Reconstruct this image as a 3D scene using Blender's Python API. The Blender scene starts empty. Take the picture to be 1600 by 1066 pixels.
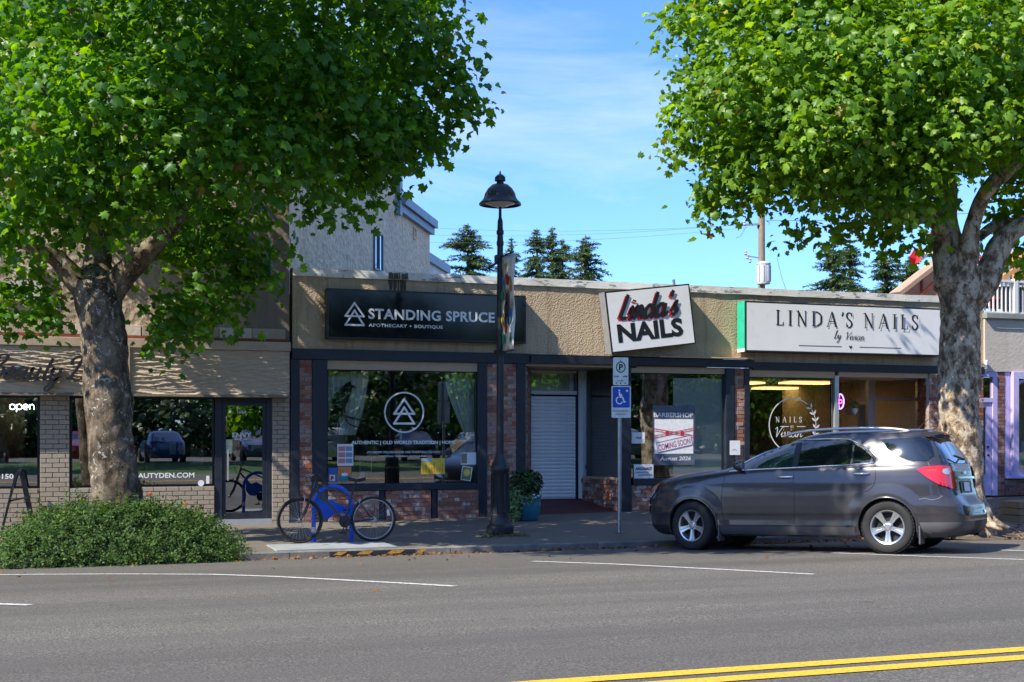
import bpy, bmesh, math, random
import numpy as np
from mathutils import Vector, Matrix, noise as mnoise
from mathutils.geometry import delaunay_2d_cdt
random.seed(7); rng = np.random.default_rng(11)
SC = bpy.context.scene
COL = SC.collection
R_ = math.radians

# ------------------------------------------------------------------ camera
PHI = R_(19.65)
CAM = Vector((-8.31, -23.26, 1.56))
FW = Vector((math.sin(PHI), math.cos(PHI), 0)); RT = Vector((math.cos(PHI), -math.sin(PHI), 0)); UP = Vector((0, 0, 1))
cd = bpy.data.cameras.new('camera'); cam = bpy.data.objects.new('camera', cd); COL.objects.link(cam)
cam.location = CAM; cam.rotation_euler = (R_(90), 0, -PHI)
cd.sensor_width = 36; cd.lens = 45; cd.shift_y = 147 / 1600
cd.clip_start = .1; cd.clip_end = 4000
SC.camera = cam

# ------------------------------------------------------------------ sky, sun, exposure
SUN = Vector((2.8, .88, -2.85)).normalized()          # direction the light travels
elev = math.asin(-SUN.z); azim = math.atan2(-SUN.x, -SUN.y)
world = bpy.data.worlds.new('World'); SC.world = world; world.use_nodes = True
wn = world.node_tree; wn.nodes.clear()
def wnode(t, **k):
    n = wn.nodes.new(t)
    for a, b in k.items(): setattr(n, a, b)
    return n
wo = wnode('ShaderNodeOutputWorld'); bg = wnode('ShaderNodeBackground'); bg.inputs['Strength'].default_value = .1355
sky = wnode('ShaderNodeTexSky', sky_type='NISHITA'); sky.sun_disc = False
sky.sun_elevation = elev; sky.sun_rotation = azim; sky.air_density = 1.0; sky.dust_density = .5; sky.ozone_density = 2.2
tc = wnode('ShaderNodeTexCoord'); mp = wnode('ShaderNodeMapping'); mp.inputs['Location'].default_value = (.35, .1, .42); mp.inputs['Scale'].default_value = (1.2, 1.2, 5.0); mp.inputs['Rotation'].default_value = (0, R_(8), 0)
nz = wnode('ShaderNodeTexNoise'); nz.inputs['Scale'].default_value = 1.7; nz.inputs['Detail'].default_value = 7; nz.inputs['Roughness'].default_value = .62; nz.inputs['Distortion'].default_value = .6
rp = wnode('ShaderNodeValToRGB'); rp.color_ramp.elements[0].position = .44; rp.color_ramp.elements[0].color = (0, 0, 0, 1); rp.color_ramp.elements[1].position = .78; rp.color_ramp.elements[1].color = (.75, .75, .75, 1)
mx = wnode('ShaderNodeMixRGB'); mx.inputs['Color2'].default_value = (2.0, 2.2, 2.55, 1)
hs = wnode('ShaderNodeMixRGB', blend_type='MULTIPLY'); hs.inputs['Fac'].default_value = 1; hs.inputs['Color2'].default_value = (.25, .375, .60, 1)
L = wn.links.new
L(tc.outputs['Generated'], mp.inputs['Vector']); L(mp.outputs[0], nz.inputs['Vector']); L(nz.outputs['Fac'], rp.inputs['Fac'])
L(rp.outputs['Color'], mx.inputs['Fac']); L(sky.outputs['Color'], hs.inputs['Color1']); L(hs.outputs['Color'], mx.inputs['Color1']); L(mx.outputs['Color'], bg.inputs['Color']); L(bg.outputs[0], wo.inputs['Surface'])
sd = bpy.data.lights.new('sun', 'SUN'); sd.energy = 2.25; sd.angle = R_(.5); sd.color = (1, .92, .78)
so = bpy.data.objects.new('sun', sd); COL.objects.link(so); so.rotation_euler = SUN.to_track_quat('-Z', 'Y').to_euler(); so.location = (-20, -20, 30)
SC.view_settings.view_transform = 'Standard'; SC.view_settings.look = 'None'
SC.view_settings.exposure = 1.92; SC.view_settings.gamma = 1; SC.view_settings.use_curve_mapping = False
SC.render.engine = 'CYCLES'
SC.cycles.max_bounces = 8; SC.cycles.transparent_max_bounces = 12; SC.cycles.caustics_reflective = False; SC.cycles.caustics_refractive = False
SC.cycles.use_denoising = True; SC.cycles.sample_clamp_indirect = 6

# ------------------------------------------------------------------ layout helpers: photo pixel -> place in the world
def ray(px, py): return FW + RT * ((px - 800) / 2000) + UP * ((680 - py) / 2000)
def P(px, py, Z): return CAM + ray(px, py) * Z
def fac(px, py, y=0.0):
    d = ray(px, py); return CAM + d * ((y - CAM.y) / d.y)
def fx(px, y=0.0): return fac(px, 680, y).x
def fz(px, py, y=0.0): return fac(px, py, y).z
def gnd(px, py, z):
    d = ray(px, py); return CAM + d * ((z - CAM.z) / d.z)

# ------------------------------------------------------------------ object helpers
def tag(o, label=None, cat=None, group=None, kind=None):
    if label: o['label'] = label
    if cat: o['category'] = cat
    if group: o['group'] = group
    if kind: o['kind'] = kind
    return o
def thing(name, label, cat, loc=(0, 0, 0), rz=0, group=None):
    o = bpy.data.objects.new(name, None); COL.objects.link(o); o.location = loc; o.rotation_euler = (0, 0, rz)
    o.empty_display_size = .2
    return tag(o, label, cat, group)
def root_of(o):
    while o.parent: o = o.parent
    return o
def copy_tree(o, parent=None):
    c = o.copy(); COL.objects.link(c); c.parent = parent
    for ch in list(KIDS.get(o.name, [])):
        k = copy_tree(ch, c); KIDS.setdefault(c.name, []).append(k)
    return c
KIDS = {}
def link(name, me, parent=None, base=None):
    o = bpy.data.objects.new(name, me); COL.objects.link(o)
    if parent is not None:
        o.parent = parent; KIDS.setdefault(parent.name, []).append(o)
    return o
def inst(name, me, parent, loc, rot=(0, 0, 0), scale=(1, 1, 1)):
    o = link(name, me, parent); o.location = loc; o.rotation_euler = rot; o.scale = scale
    return o
def apply_smooth(me, ang):
    if ang is None: return
    me.shade_smooth()
    if ang < 180: me.set_sharp_from_angle(angle=R_(ang))
def catmull(pts, n=6, closed=False):
    pts = [tuple(p) for p in pts]; out = []
    m = len(pts); dim = len(pts[0])
    if m < 3: return [Vector(p) for p in pts]
    rngi = range(m if closed else m - 1)
    for i in rngi:
        if closed: p0, p1, p2, p3 = pts[(i - 1) % m], pts[i], pts[(i + 1) % m], pts[(i + 2) % m]
        else: p0, p1, p2, p3 = pts[max(i - 1, 0)], pts[i], pts[i + 1], pts[min(i + 2, m - 1)]
        for k in range(n):
            t = k / n
            out.append(Vector([.5 * ((2 * p1[d]) + (-p0[d] + p2[d]) * t + (2 * p0[d] - 5 * p1[d] + 4 * p2[d] - p3[d]) * t * t + (-p0[d] + 3 * p1[d] - 3 * p2[d] + p3[d]) * t ** 3) for d in range(dim)]))
    if not closed: out.append(Vector(pts[-1]))
    return out

class MB:
    """collects shapes in world space (or in the frame M) and links them as one mesh"""
    def __init__(s, M=None): s.v = []; s.f = []; s.M = M; s.mi = []; s.cur = 0
    def add(s, vs, fs):
        b = len(s.v); s.v += [tuple(p) for p in vs]; s.f += [tuple(b + i for i in f) for f in fs]; s.mi += [s.cur] * len(fs); return s
    def box(s, x0, x1, y0, y1, z0, z1, M=None):
        if x0 > x1: x0, x1 = x1, x0
        if y0 > y1: y0, y1 = y1, y0
        if z0 > z1: z0, z1 = z1, z0
        vs = [Vector((x, y, z)) for z in (z0, z1) for y in (y0, y1) for x in (x0, x1)]
        if M is not None: vs = [M @ v for v in vs]
        return s.add(vs, [(0, 2, 3, 1), (4, 5, 7, 6), (0, 1, 5, 4), (2, 6, 7, 3), (0, 4, 6, 2), (1, 3, 7, 5)])
    def bar(s, a, b, w, h=None, up=(0, 0, 1)):
        a, b = Vector(a), Vector(b); h = w if h is None else h
        d = (b - a).normalized(); u = Vector(up)
        if abs(d.dot(u)) > .98: u = Vector((0, 1, 0))
        sx = d.cross(u).normalized(); sz = sx.cross(d).normalized()
        vs = [p + sx * (i * w / 2) + sz * (j * h / 2) for p in (a, b) for i, j in ((-1, -1), (1, -1), (1, 1), (-1, 1))]
        return s.add(vs, [(0, 1, 2, 3), (7, 6, 5, 4), (0, 4, 5, 1), (1, 5, 6, 2), (2, 6, 7, 3), (3, 7, 4, 0)])
    def tube(s, pts, r, n=8, caps=True, closed=False, bump=0, seed=0, sq=1.0):
        pts = [Vector(p) for p in pts]; m = len(pts)
        rs = [r] * m if not hasattr(r, '__len__') else list(r)
        prev = None; vs = []
        for i, p in enumerate(pts):
            if closed: d = pts[(i + 1) % m] - pts[i - 1]
            else: d = pts[min(i + 1, m - 1)] - pts[max(i - 1, 0)]
            d = d.normalized() if d.length > 1e-9 else Vector((0, 0, 1))
            if prev is None:
                u = Vector((0, 0, 1)) if abs(d.z) < .9 else Vector((1, 0, 0))
                x = d.cross(u).normalized()
            else:
                x = (prev - d * prev.dot(d)); x = x.normalized() if x.length > 1e-6 else d.orthogonal().normalized()
            prev = x; y = d.cross(x).normalized()
            for k in range(n):
                a = 2 * math.pi * k / n; q = x * math.cos(a) + y * math.sin(a) * sq
                rr = rs[i]
                if bump: rr *= 1 + bump * mnoise.noise((p + q * rs[i]) * 2.2 + Vector((seed, 0, 0))) + bump * .5 * mnoise.noise((p + q * rs[i]) * 7 + Vector((seed, 3, 0)))
                vs.append(p + q * rr)
        fs = []
        for i in range(m if closed else m - 1):
            j = (i + 1) % m
            for k in range(n): fs.append((i * n + k, i * n + (k + 1) % n, j * n + (k + 1) % n, j * n + k))
        if caps and not closed: fs += [tuple(range(n))[::-1], tuple((m - 1) * n + k for k in range(n))]
        return s.add(vs, fs)
    def lathe(s, prof, c=(0, 0, 0), n=20, M=None, cap=True):
        c = Vector(c); vs = []
        for r, z in prof:
            for k in range(n):
                a = 2 * math.pi * k / n; v = Vector((r * math.cos(a), r * math.sin(a), z))
                vs.append(c + (M @ v if M is not None else v))
        fs = [(i * n + k, i * n + (k + 1) % n, (i + 1) * n + (k + 1) % n, (i + 1) * n + k) for i in range(len(prof) - 1) for k in range(n)]
        if cap and prof[0][0] > 1e-6: fs.append(tuple(range(n))[::-1])
        if cap and prof[-1][0] > 1e-6: fs.append(tuple((len(prof) - 1) * n + k for k in range(n)))
        return s.add(vs, fs)
    def prism(s, poly, T, depth):
        """poly [(u,v)], T(u,v,w)->point; front w=0, back w=depth; concave allowed"""
        n = len(poly)
        ar = sum(poly[i][0] * poly[(i + 1) % n][1] - poly[(i + 1) % n][0] * poly[i][1] for i in range(n))
        if ar < 0: poly = poly[::-1]
        vs = [T(u, v, 0) for u, v in poly] + [T(u, v, depth) for u, v in poly]
        fs = [tuple(range(n)), tuple(range(2 * n - 1, n - 1, -1))] + [(i, i + n, (i + 1) % n + n, (i + 1) % n) for i in range(n)]
        return s.add(vs, fs)
    def quad(s, a, b, c, d): return s.add([a, b, c, d], [(0, 1, 2, 3)])
    def build(s, name, mat, parent=None, smooth=None, bevel=None, local=False, fixn=False, tagd=None):
        me = bpy.data.meshes.new(name)
        if not s.v: s.add([(0, 0, 0), (.001, 0, 0), (0, .001, 0)], [(0, 1, 2)])
        off = Vector((0, 0, 0))
        if parent is not None and not local: off = root_of(parent).location.copy()
        elif parent is None:
            a = np.array(s.v); mn = a.min(0); mxx = a.max(0); off = Vector(((mn[0] + mxx[0]) / 2, (mn[1] + mxx[1]) / 2, mn[2]))
        me.from_pydata([tuple(Vector(v) - off) for v in s.v], [], s.f)
        mats = mat if isinstance(mat, (list, tuple)) else [mat]
        for m in mats: me.materials.append(m)
        if len(mats) > 1: me.polygons.foreach_set('material_index', s.mi)
        bm = bmesh.new(); bm.from_mesh(me)
        if fixn: bmesh.ops.recalc_face_normals(bm, faces=bm.faces)
        bm.to_mesh(me); bm.free()
        apply_smooth(me, smooth)
        o = link(name, me, parent)
        if parent is None: o.location = off
        if bevel:
            md = o.modifiers.new('bevel', 'BEVEL'); md.width = bevel; md.segments = 2; md.limit_method = 'ANGLE'; md.angle_limit = R_(40); md.harden_normals = False
        return o
def arr_mesh(name, V, Fc, mat):
    """fast mesh from arrays; Fc (n,k)"""
    me = bpy.data.meshes.new(name); V = np.asarray(V, np.float32); Fc = np.asarray(Fc, np.int32)
    me.vertices.add(len(V)); me.vertices.foreach_set('co', V.ravel())
    k = Fc.shape[1]; me.loops.add(Fc.size); me.loops.foreach_set('vertex_index', Fc.ravel())
    me.polygons.add(len(Fc)); me.polygons.foreach_set('loop_start', np.arange(0, Fc.size, k, dtype=np.int32))
    me.update(calc_edges=True); me.validate()
    me.materials.append(mat); return me

# ------------------------------------------------------------------ materials
class NT:
    def __init__(s, name):
        s.m = bpy.data.materials.new(name); s.m.use_nodes = True; s.t = s.m.node_tree; s.t.nodes.clear()
        s.out = s.n('ShaderNodeOutputMaterial')
    def n(s, t, **k):
        o = s.t.nodes.new(t)
        for a, b in k.items():
            if a in ('Scale', 'Detail', 'Roughness', 'Distortion', 'Strength', 'Distance', 'Fac', 'IOR', 'Randomness', 'W', 'Metallic', 'Weight'): o.inputs[a].default_value = b
            else: setattr(o, a, b)
        return o
    def l(s, a, b): s.t.links.new(a, b)
    def coord(s, scale=(1, 1, 1), rot=(0, 0, 0)):
        c = s.n('ShaderNodeTexCoord'); m = s.n('ShaderNodeMapping'); m.inputs['Scale'].default_value = scale; m.inputs['Rotation'].default_value = rot
        s.l(c.outputs['Object'], m.inputs['Vector']); return m.outputs[0]
    def noise(s, scale, detail=4, rough=.55, vec=None, dist=0):
        o = s.n('ShaderNodeTexNoise', Scale=scale, Detail=detail, Roughness=rough, Distortion=dist); s.l(vec if vec is not None else s.coord(), o.inputs['Vector']); return o.outputs['Fac']
    def ramp(s, f, stops):
        r = s.n('ShaderNodeValToRGB'); e = r.color_ramp.elements
        while len(e) < len(stops): e.new(.5)
        for i, (p, c) in enumerate(stops):
            e[i].position = p; e[i].color = (*c, 1) if hasattr(c, '__len__') else (c, c, c, 1)
        s.l(f, r.inputs['Fac']); return r.outputs['Color']
    def mix(s, f, a, b, mode='MIX'):
        m = s.n('ShaderNodeMixRGB', blend_type=mode)
        for k, x in (('Fac', f), ('Color1', a), ('Color2', b)):
            if hasattr(x, 'links') or hasattr(x, 'is_linked'): s.l(x, m.inputs[k])
            elif hasattr(x, '__len__'): m.inputs[k].default_value = (*x, 1)
            else: m.inputs[k].default_value = x if k == 'Fac' else (x, x, x, 1)
        return m.outputs['Color']
    def math(s, op, a, b=0.0):
        m = s.n('ShaderNodeMath', operation=op)
        for i, x in enumerate((a, b)):
            if hasattr(x, 'is_linked'): s.l(x, m.inputs[i])
            else: m.inputs[i].default_value = x
        return m.outputs[0]
    def bsdf(s, color, rough=.6, metal=0, spec=.5, bump=None, coat=0, emis=None, es=0):
        b = s.n('ShaderNodeBsdfPrincipled')
        for k, x in (('Base Color', color), ('Roughness', rough), ('Metallic', metal)):
            if hasattr(x, 'is_linked'): s.l(x, b.inputs[k])
            elif k == 'Base Color': b.inputs[k].default_value = (*x, 1)
            else: b.inputs[k].default_value = x
        b.inputs['Specular IOR Level'].default_value = spec; b.inputs['Coat Weight'].default_value = coat; b.inputs['Coat Roughness'].default_value = .04
        if emis: b.inputs['Emission Color'].default_value = (*emis, 1); b.inputs['Emission Strength'].default_value = es
        if bump:
            h, st, ds = bump; bn = s.n('ShaderNodeBump', Strength=st, Distance=ds); s.l(h, bn.inputs['Height']); s.l(bn.outputs[0], b.inputs['Normal'])
        s.l(b.outputs[0], s.out.inputs['Surface']); s.b = b; return s.m
def mat(name, c, rough=.6, metal=0, var=.12, vs=6, bump=.0, bs=60, bd=.004, spec=.5, coat=0, rand=0, emis=None, es=0, dirt=0):
    t = NT(name); f = t.noise(vs, 5, .6)
    lo = tuple(max(0, x * (1 - var)) for x in c); hi = tuple(min(1, x * (1 + var)) for x in c)
    col = t.ramp(f, [(.3, lo), (.7, hi)])
    if dirt:
        g = t.noise(1.3, 6, .7); col = t.mix(t.ramp(g, [(.45, 0.0), (.75, dirt)]), col, tuple(x * .35 for x in c))
    if rand:
        oi = t.n('ShaderNodeObjectInfo'); hsv = t.n('ShaderNodeHueSaturation'); mr = t.n('ShaderNodeMapRange'); t.l(oi.outputs['Random'], mr.inputs['Value'])
        mr.inputs['To Min'].default_value = 1 - rand; mr.inputs['To Max'].default_value = 1 + rand; t.l(mr.outputs[0], hsv.inputs['Value']); t.l(col, hsv.inputs['Color']); col = hsv.outputs[0]
    rr = t.math('MULTIPLY', t.math('ADD', f, .5), rough) if not metal and rough > .2 else rough
    return t.bsdf(col, rr, metal, spec, (t.noise(bs, 4, .6), bump, bd) if bump else None, coat, emis, es)
M = {}
def glass(name, tint=(1, 1, 1), refl=1.0, base=.06):
    t = NT(name); fr = t.n('ShaderNodeFresnel', IOR=1.5); g = t.n('ShaderNodeBsdfGlossy'); g.inputs['Roughness'].default_value = .0; g.inputs['Color'].default_value = (.95, .98, 1, 1)
    tr = t.n('ShaderNodeBsdfTransparent'); tr.inputs['Color'].default_value = (*tint, 1); mx = t.n('ShaderNodeMixShader')
    f = t.math('MINIMUM', t.math('ADD', t.math('MULTIPLY', fr.outputs[0], refl), base), .95)
    t.l(f, mx.inputs[0]); t.l(tr.outputs[0], mx.inputs[1]); t.l(g.outputs[0], mx.inputs[2])
    bn = t.n('ShaderNodeBump', Strength=.02, Distance=.02); t.l(t.noise(1.1, 2), bn.inputs['Height']); t.l(bn.outputs[0], g.inputs['Normal'])
    t.l(mx.outputs[0], t.out.inputs['Surface']); return t.m
M['glass'] = glass('window_glass', (.93, .96, .94), 2.0, .20)
M['glass_dark'] = glass('dark_window_glass', (.5, .54, .52), 3.0, .26)
M['glass_clear'] = glass('clear_glass', (.9, .93, .93), 1.6, .03)
M['glass_car'] = glass('tinted_car_glass', (.10, .12, .13), 2.2, .05)
M['glass_car2'] = glass('green_car_glass', (.50, .62, .58), 1.8, .05)
M['navy'] = mat('navy_painted_timber', (.015, .021, .034), .5, var=.4, bump=.25, bs=25, bd=.003, dirt=.3)
M['black'] = mat('black_paint', (.010, .011, .013), .4, var=.3)
M['blackmetal'] = mat('black_cast_metal', (.012, .015, .019), .42, var=.4, vs=9, bump=.15, bs=40)
M['rubber'] = mat('black_rubber', (.016, .016, .017), .75, var=.3, bump=.2, bs=80)
M['white'] = mat('white_paint', (.74, .74, .72), .5, var=.06, vs=3)
M['whiteplastic'] = mat('white_sign_face', (.84, .85, .86), .3, var=.03, vs=2)
M['vinyl'] = mat('white_vinyl_lettering', (.85, .86, .86), .5, var=.02)
M['vinylblack'] = mat('black_vinyl_lettering', (.012, .014, .018), .45, var=.1)
M['vinylred'] = mat('red_vinyl_lettering', (.62, .03, .05), .45, var=.05)
M['alu'] = mat('aluminium_frame', (.55, .56, .56), .4, .6, var=.08)
M['chrome'] = mat('chrome', (.75, .76, .77), .12, 1, var=.03)
M['steel'] = mat('galvanised_steel', (.38, .40, .42), .42, .8, var=.15, vs=14)
M['tan_paint'] = mat('tan_painted_wood', (.50, .37, .23), .6, var=.08, bump=.1, bs=30)
M['paper'] = mat('paper', (.84, .85, .86), .8, var=.05)
M['interior'] = mat('dark_interior_wall', (.16, .15, .13), .8, var=.3)
M['interior2'] = mat('beige_interior_wall', (.46, .39, .30), .8, var=.1)
M['floor_in'] = mat('interior_floor', (.25, .21, .17), .5, var=.2)
# ================================================================== ground, road, sidewalk
KC = 5.3                                   # kerb line, metres in front of the shop fronts
def road_z(p): p = max(0.0, min(p, 22)); return -.175 + .045 * p - .0013 * p * p
def kerb_off(x):                           # the kerb bulges out round the right-hand tree
    if x < 4.9: return 0.0
    if x < 6.6:
        t = (x - 4.9) / 1.7; return 1.35 * t * t * (3 - 2 * t)
    return 1.35
def side_z(x, y):                          # sidewalk height: level at the kerb, climbing to the right at the shop fronts
    d = min(max(-y / KC, 0), 1.4); zf = .016 * max(min(x, 16), -9) if x > 0 else .008 * max(x, -9)
    return zf * (1 - d) - .085 * d
# asphalt
t = NT('asphalt'); c = t.coord(); n1 = t.noise(60, 5, .8, c); n2 = t.noise(1.1, 5, .6, c)
base = t.ramp(n1, [(.38, (.038, .034, .028)), (.5, (.105, .097, .082)), (.62, (.33, .305, .26))])
base = t.mix(t.ramp(n2, [(.35, 0.0), (.7, .5)]), base, (.115, .107, .093))
st = t.noise(.7, 5, .6, t.coord((.12, 1, 1))); base = t.mix(t.ramp(st, [(.42, 0.0), (.62, .30)]), base, (.07, .066, .06))
vo = t.n('ShaderNodeTexVoronoi', feature='DISTANCE_TO_EDGE', Scale=.33); cm = t.n('ShaderNodeVectorMath', operation='ADD'); nn = t.n('ShaderNodeTexNoise', Scale=2.2, Detail=6)
t.l(c, nn.inputs['Vector']); t.l(c, cm.inputs[0]); t.l(nn.outputs['Color'], cm.inputs[1]); t.l(cm.outputs[0], vo.inputs['Vector'])
crack = t.ramp(vo.outputs['Distance'], [(.0, .35), (.004, 0.0)])
cmask = t.ramp(t.noise(.35, 3, .5, c), [(.5, 0.0), (.56, 1.0)])
base = t.mix(t.mix(1.0, crack, cmask, 'MULTIPLY'), base, (.02, .02, .02))
tw = t.noise(.55, 4, .55, t.coord((.05, 1.3, 1))); base = t.mix(t.ramp(tw, [(.44, 0.0), (.60, .38)]), base, (.055, .051, .045))
pt = t.noise(.28, 2, .4, t.coord((.5, 1, 1))); base = t.mix(t.ramp(pt, [(.60, 0.0), (.615, .16)]), base, (.15, .142, .125))
os = t.noise(1.7, 3, .5); base = t.mix(t.ramp(os, [(.70, 0.0), (.76, .5)]), base, (.03, .028, .026))
M['asphalt'] = t.bsdf(base, .85, 0, .35, (n1, .55, .008))
t = NT('sidewalk_aggregate'); c = t.coord(); n1 = t.noise(95, 3, .7, c); n2 = t.noise(.9, 5, .65, c)
base = t.ramp(n1, [(.38, (.055, .048, .038)), (.5, (.125, .112, .092)), (.62, (.32, .29, .24))])
base = t.mix(t.ramp(n2, [(.38, 0.0), (.7, .6)]), base, (.16, .14, .112))
M['sidewalk'] = t.bsdf(base, .85, 0, .3, (n1, .5, .008))
M['kerb'] = mat('kerb_concrete', (.19, .18, .16), .85, var=.4, vs=5, bump=.6, bs=25, bd=.01, dirt=.7)
M['slab'] = mat('pale_concrete', (.27, .29, .29), .8, var=.12, vs=5, bump=.3, bs=80, dirt=.15)
t = NT('worn_white_road_paint'); n1 = t.noise(32, 6, .8); M['roadwhite'] = t.bsdf(t.ramp(n1, [(.40, (.12, .115, .11)), (.50, (.60, .60, .57))]), .7)
t = NT('worn_yellow_road_paint'); n1 = t.noise(32, 6, .8); M['roadyellow'] = t.bsdf(t.ramp(n1, [(.36, (.12, .10, .06)), (.48, (.72, .42, .02))]), .7)
M['earth'] = mat('bare_earth', (.10, .075, .05), .95, var=.5, vs=8, bump=.8, bs=30, bd=.02)
M['redfloor'] = mat('worn_red_floor_paint', (.11, .035, .035), .7, var=.35, vs=3, dirt=.6)
M['lawn'] = mat('mown_grass', (.05, .11, .018), .9, var=.4, vs=1.2, bump=.9, bs=60, bd=.03)

def sheet(name, m, xs, ys, zf, kind='structure'):
    V = np.array([(x, y, zf(x, y)) for y in ys for x in xs]); nx = len(xs)
    Fq = np.array([(j * nx + i, j * nx + i + 1, (j + 1) * nx + i + 1, (j + 1) * nx + i) for j in range(len(ys) - 1) for i in range(nx - 1)])
    me = arr_mesh(name, V, Fq, m); me.shade_smooth(); o = link(name, me); tag(o, kind=kind); return o
g = MB(); g.quad((-1500, -1500, -.62), (1500, -1500, -.62), (1500, 1500, -.62), (-1500, 1500, -.62)); tag(g.build('ground', M['earth']), kind='structure')
xs = list(np.arange(-60, -20, 4)) + list(np.arange(-20, 24, .5)) + list(np.arange(24, 80, 4))
sheet('road', M['asphalt'], xs, [-KC - q for q in (17.2, 15, 13, 11, 9, 7.5, 6, 5, 4, 3, 2.2, 1.5, 1, .5, .0, -.3)], lambda x, y: road_z(-y - KC))
# sidewalk follows the kerb bulge
ks = 14
V = []; 
for j in range(ks + 1):
    for x in xs:
        o_ = kerb_off(x); y = -(KC + o_ - .14) * (1 - j / ks) + 2.2 * (j / ks); V.append((x, y, side_z(x, y)))
nx = len(xs); Fq = np.array([(j * nx + i, j * nx + i + 1, (j + 1) * nx + i + 1, (j + 1) * nx + i) for j in range(ks) for i in range(nx - 1)])
me = arr_mesh('sidewalk', V, Fq, M['sidewalk']); me.shade_smooth(); tag(link('sidewalk', me), kind='structure')
# kerb: concrete lengths with open joints, a structure that holds its stones
kerb = bpy.data.objects.new('kerb', None); COL.objects.link(kerb); tag(kerb, kind='structure')
x = -24.0; random.seed(3)
while x < 26:
    ln = 2.35 if x < 4.4 or x > 7 else .6; x1 = x + ln - .012; b = MB(); nseg = 8
    prof = [(0.0, -.4), (.0, -.012), (.012, .0), (.135, .0), (.148, -.4)]
    vs = []
    for i in range(nseg + 1):
        xx = x + (x1 - x) * i / nseg; o_ = kerb_off(xx); w = .004 * mnoise.noise(Vector((xx * 3, 0, 0)))
        for q, (a, zz) in enumerate(prof):
            yy = -(KC + o_) + a + w; zt = side_z(xx, yy) + .006
            vs.append((xx, yy, zt + zz if zz > -.3 else -.45))
    n = len(prof); fs = [(i * n + k, (i + 1) * n + k, (i + 1) * n + k + 1, i * n + k + 1) for i in range(nseg) for k in range(n - 1)]
    fs += [tuple(range(n)), tuple(nseg * n + k for k in range(n))[::-1]]
    b.add(vs, fs); b.build('kerb_stone', M['kerb'], kerb, smooth=30, fixn=True); x += ln
# painted hazard blocks on the kerb face (black band, amber lozenges)
hz = MB(); xa, xb = fx(515, -KC), fx(648, -KC)
hz.box(xa, xb, -KC - .004, -KC - .02, -.15, -.092); tag(hz.build('kerb_paint', mat('faded_black_kerb_paint', (.02, .022, .028), .7, var=.5, vs=14), kerb))
for i, px in enumerate((531, 570, 618, 658)):
    b = MB(); xc = fx(px, -KC); ww = (.075, .10, .11, .06)[i]; yy = -KC - .024
    b.prism([(xc - ww - .03, -.144), (xc + ww - .05, -.144), (xc + ww + .03, -.098), (xc - ww + .05, -.098)], lambda u, v, w: (u, yy + w, v), .003)
    b.build('kerb_paint', mat('faded_amber_paint', (.46, .25, .03), .7, var=.4, vs=18), kerb)
# road markings, laid on the cambered asphalt
def on_road(px, py):
    z = 0.0
    for _ in range(12):
        p = gnd(px, py, z); z = road_z(-p.y - KC)
    return p
def marking(pts, w, m, label=None):
    wp = [on_road(*q) for q in pts]; L_ = []
    fine = []
    for a, b_ in zip(wp[:-1], wp[1:]):
        n = max(2, int((b_ - a).length / .3)); fine += [a.lerp(b_, i / n) for i in range(n)]
    fine.append(wp[-1]); vs = []
    for i, p in enumerate(fine):
        d = (fine[min(i + 1, len(fine) - 1)] - fine[max(i - 1, 0)]); d.z = 0; d.normalize(); s = Vector((-d.y, d.x, 0))
        for k in (-1, 1):
            q = p + s * (k * w / 2); vs.append((q.x, q.y, road_z(-q.y - KC) + .005))
    b = MB(); b.add(vs, [(2 * i, 2 * i + 2, 2 * i + 3, 2 * i + 1) for i in range(len(fine) - 1)])
    return tag(b.build('road_marking', m), kind='structure')
marking([(-40, 899), (60, 898), (180, 897.5), (330, 898), (420, 901), (520, 906), (711, 916.5)], .10, M['roadwhite'])
marking([(-80, 942), (47, 946)], .10, M['roadwhite'])
marking([(832, 877.5), (960, 882), (1120, 890), (1272, 898)], .10, M['roadwhite'])
marking([(1300, 864.5), (1450, 870), (1660, 877)], .10, M['roadwhite'])
marking([(1560, 860), (1640, 862)], .12, M['roadwhite'])
a, b = on_road(870, 1066), on_road(1600, 1018.5)
for off in (0, -.27):
    d = (b - a).normalized(); y0 = a.y + off
    mk = MB(); vs = []
    for i in range(81):
        xx = -20 + i; yy = y0
        for k in (-.075, .075): vs.append((xx, yy + k, road_z(-(yy + k) - KC) + .005))
    mk.add(vs, [(2 * i, 2 * i + 2, 2 * i + 3, 2 * i + 1) for i in range(80)]); tag(mk.build('road_marking', M['roadyellow']), kind='structure')
# concrete pad under the bicycle rack
pa, pb = gnd(437, 843, -.06), gnd(597, 843, -.06)
s = MB(); c1 = gnd(430, 860, -.075); c2 = gnd(622, 856, -.075)
s.box(c1.x, c2.x, -KC + .16, -KC + 1.08, -.16, -.058); tag(s.build('concrete_pad', M['slab'], bevel=.008), kind='structure')
# ground across the street (seen in the glass)
sheet('park_lawn', M['lawn'], list(np.arange(-40, 60, 2.5)), [-23.4 - q for q in (0, .6, 2, 4, 7, 10, 13)], lambda x, y: .06 + .02 * (-y - 23.4) + .12 * mnoise.noise(Vector((x * .2, y * .2, 0))) * min(1, (-y - 23.4) / 2))
sheet('park_path', M['slab'], [-60, 0, 60], [-22.52, -23.42], lambda x, y: .135)
sheet('car_park', M['asphalt'], [-60, 0, 80], [-36.3, -60, -90], lambda x, y: .3)
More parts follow.
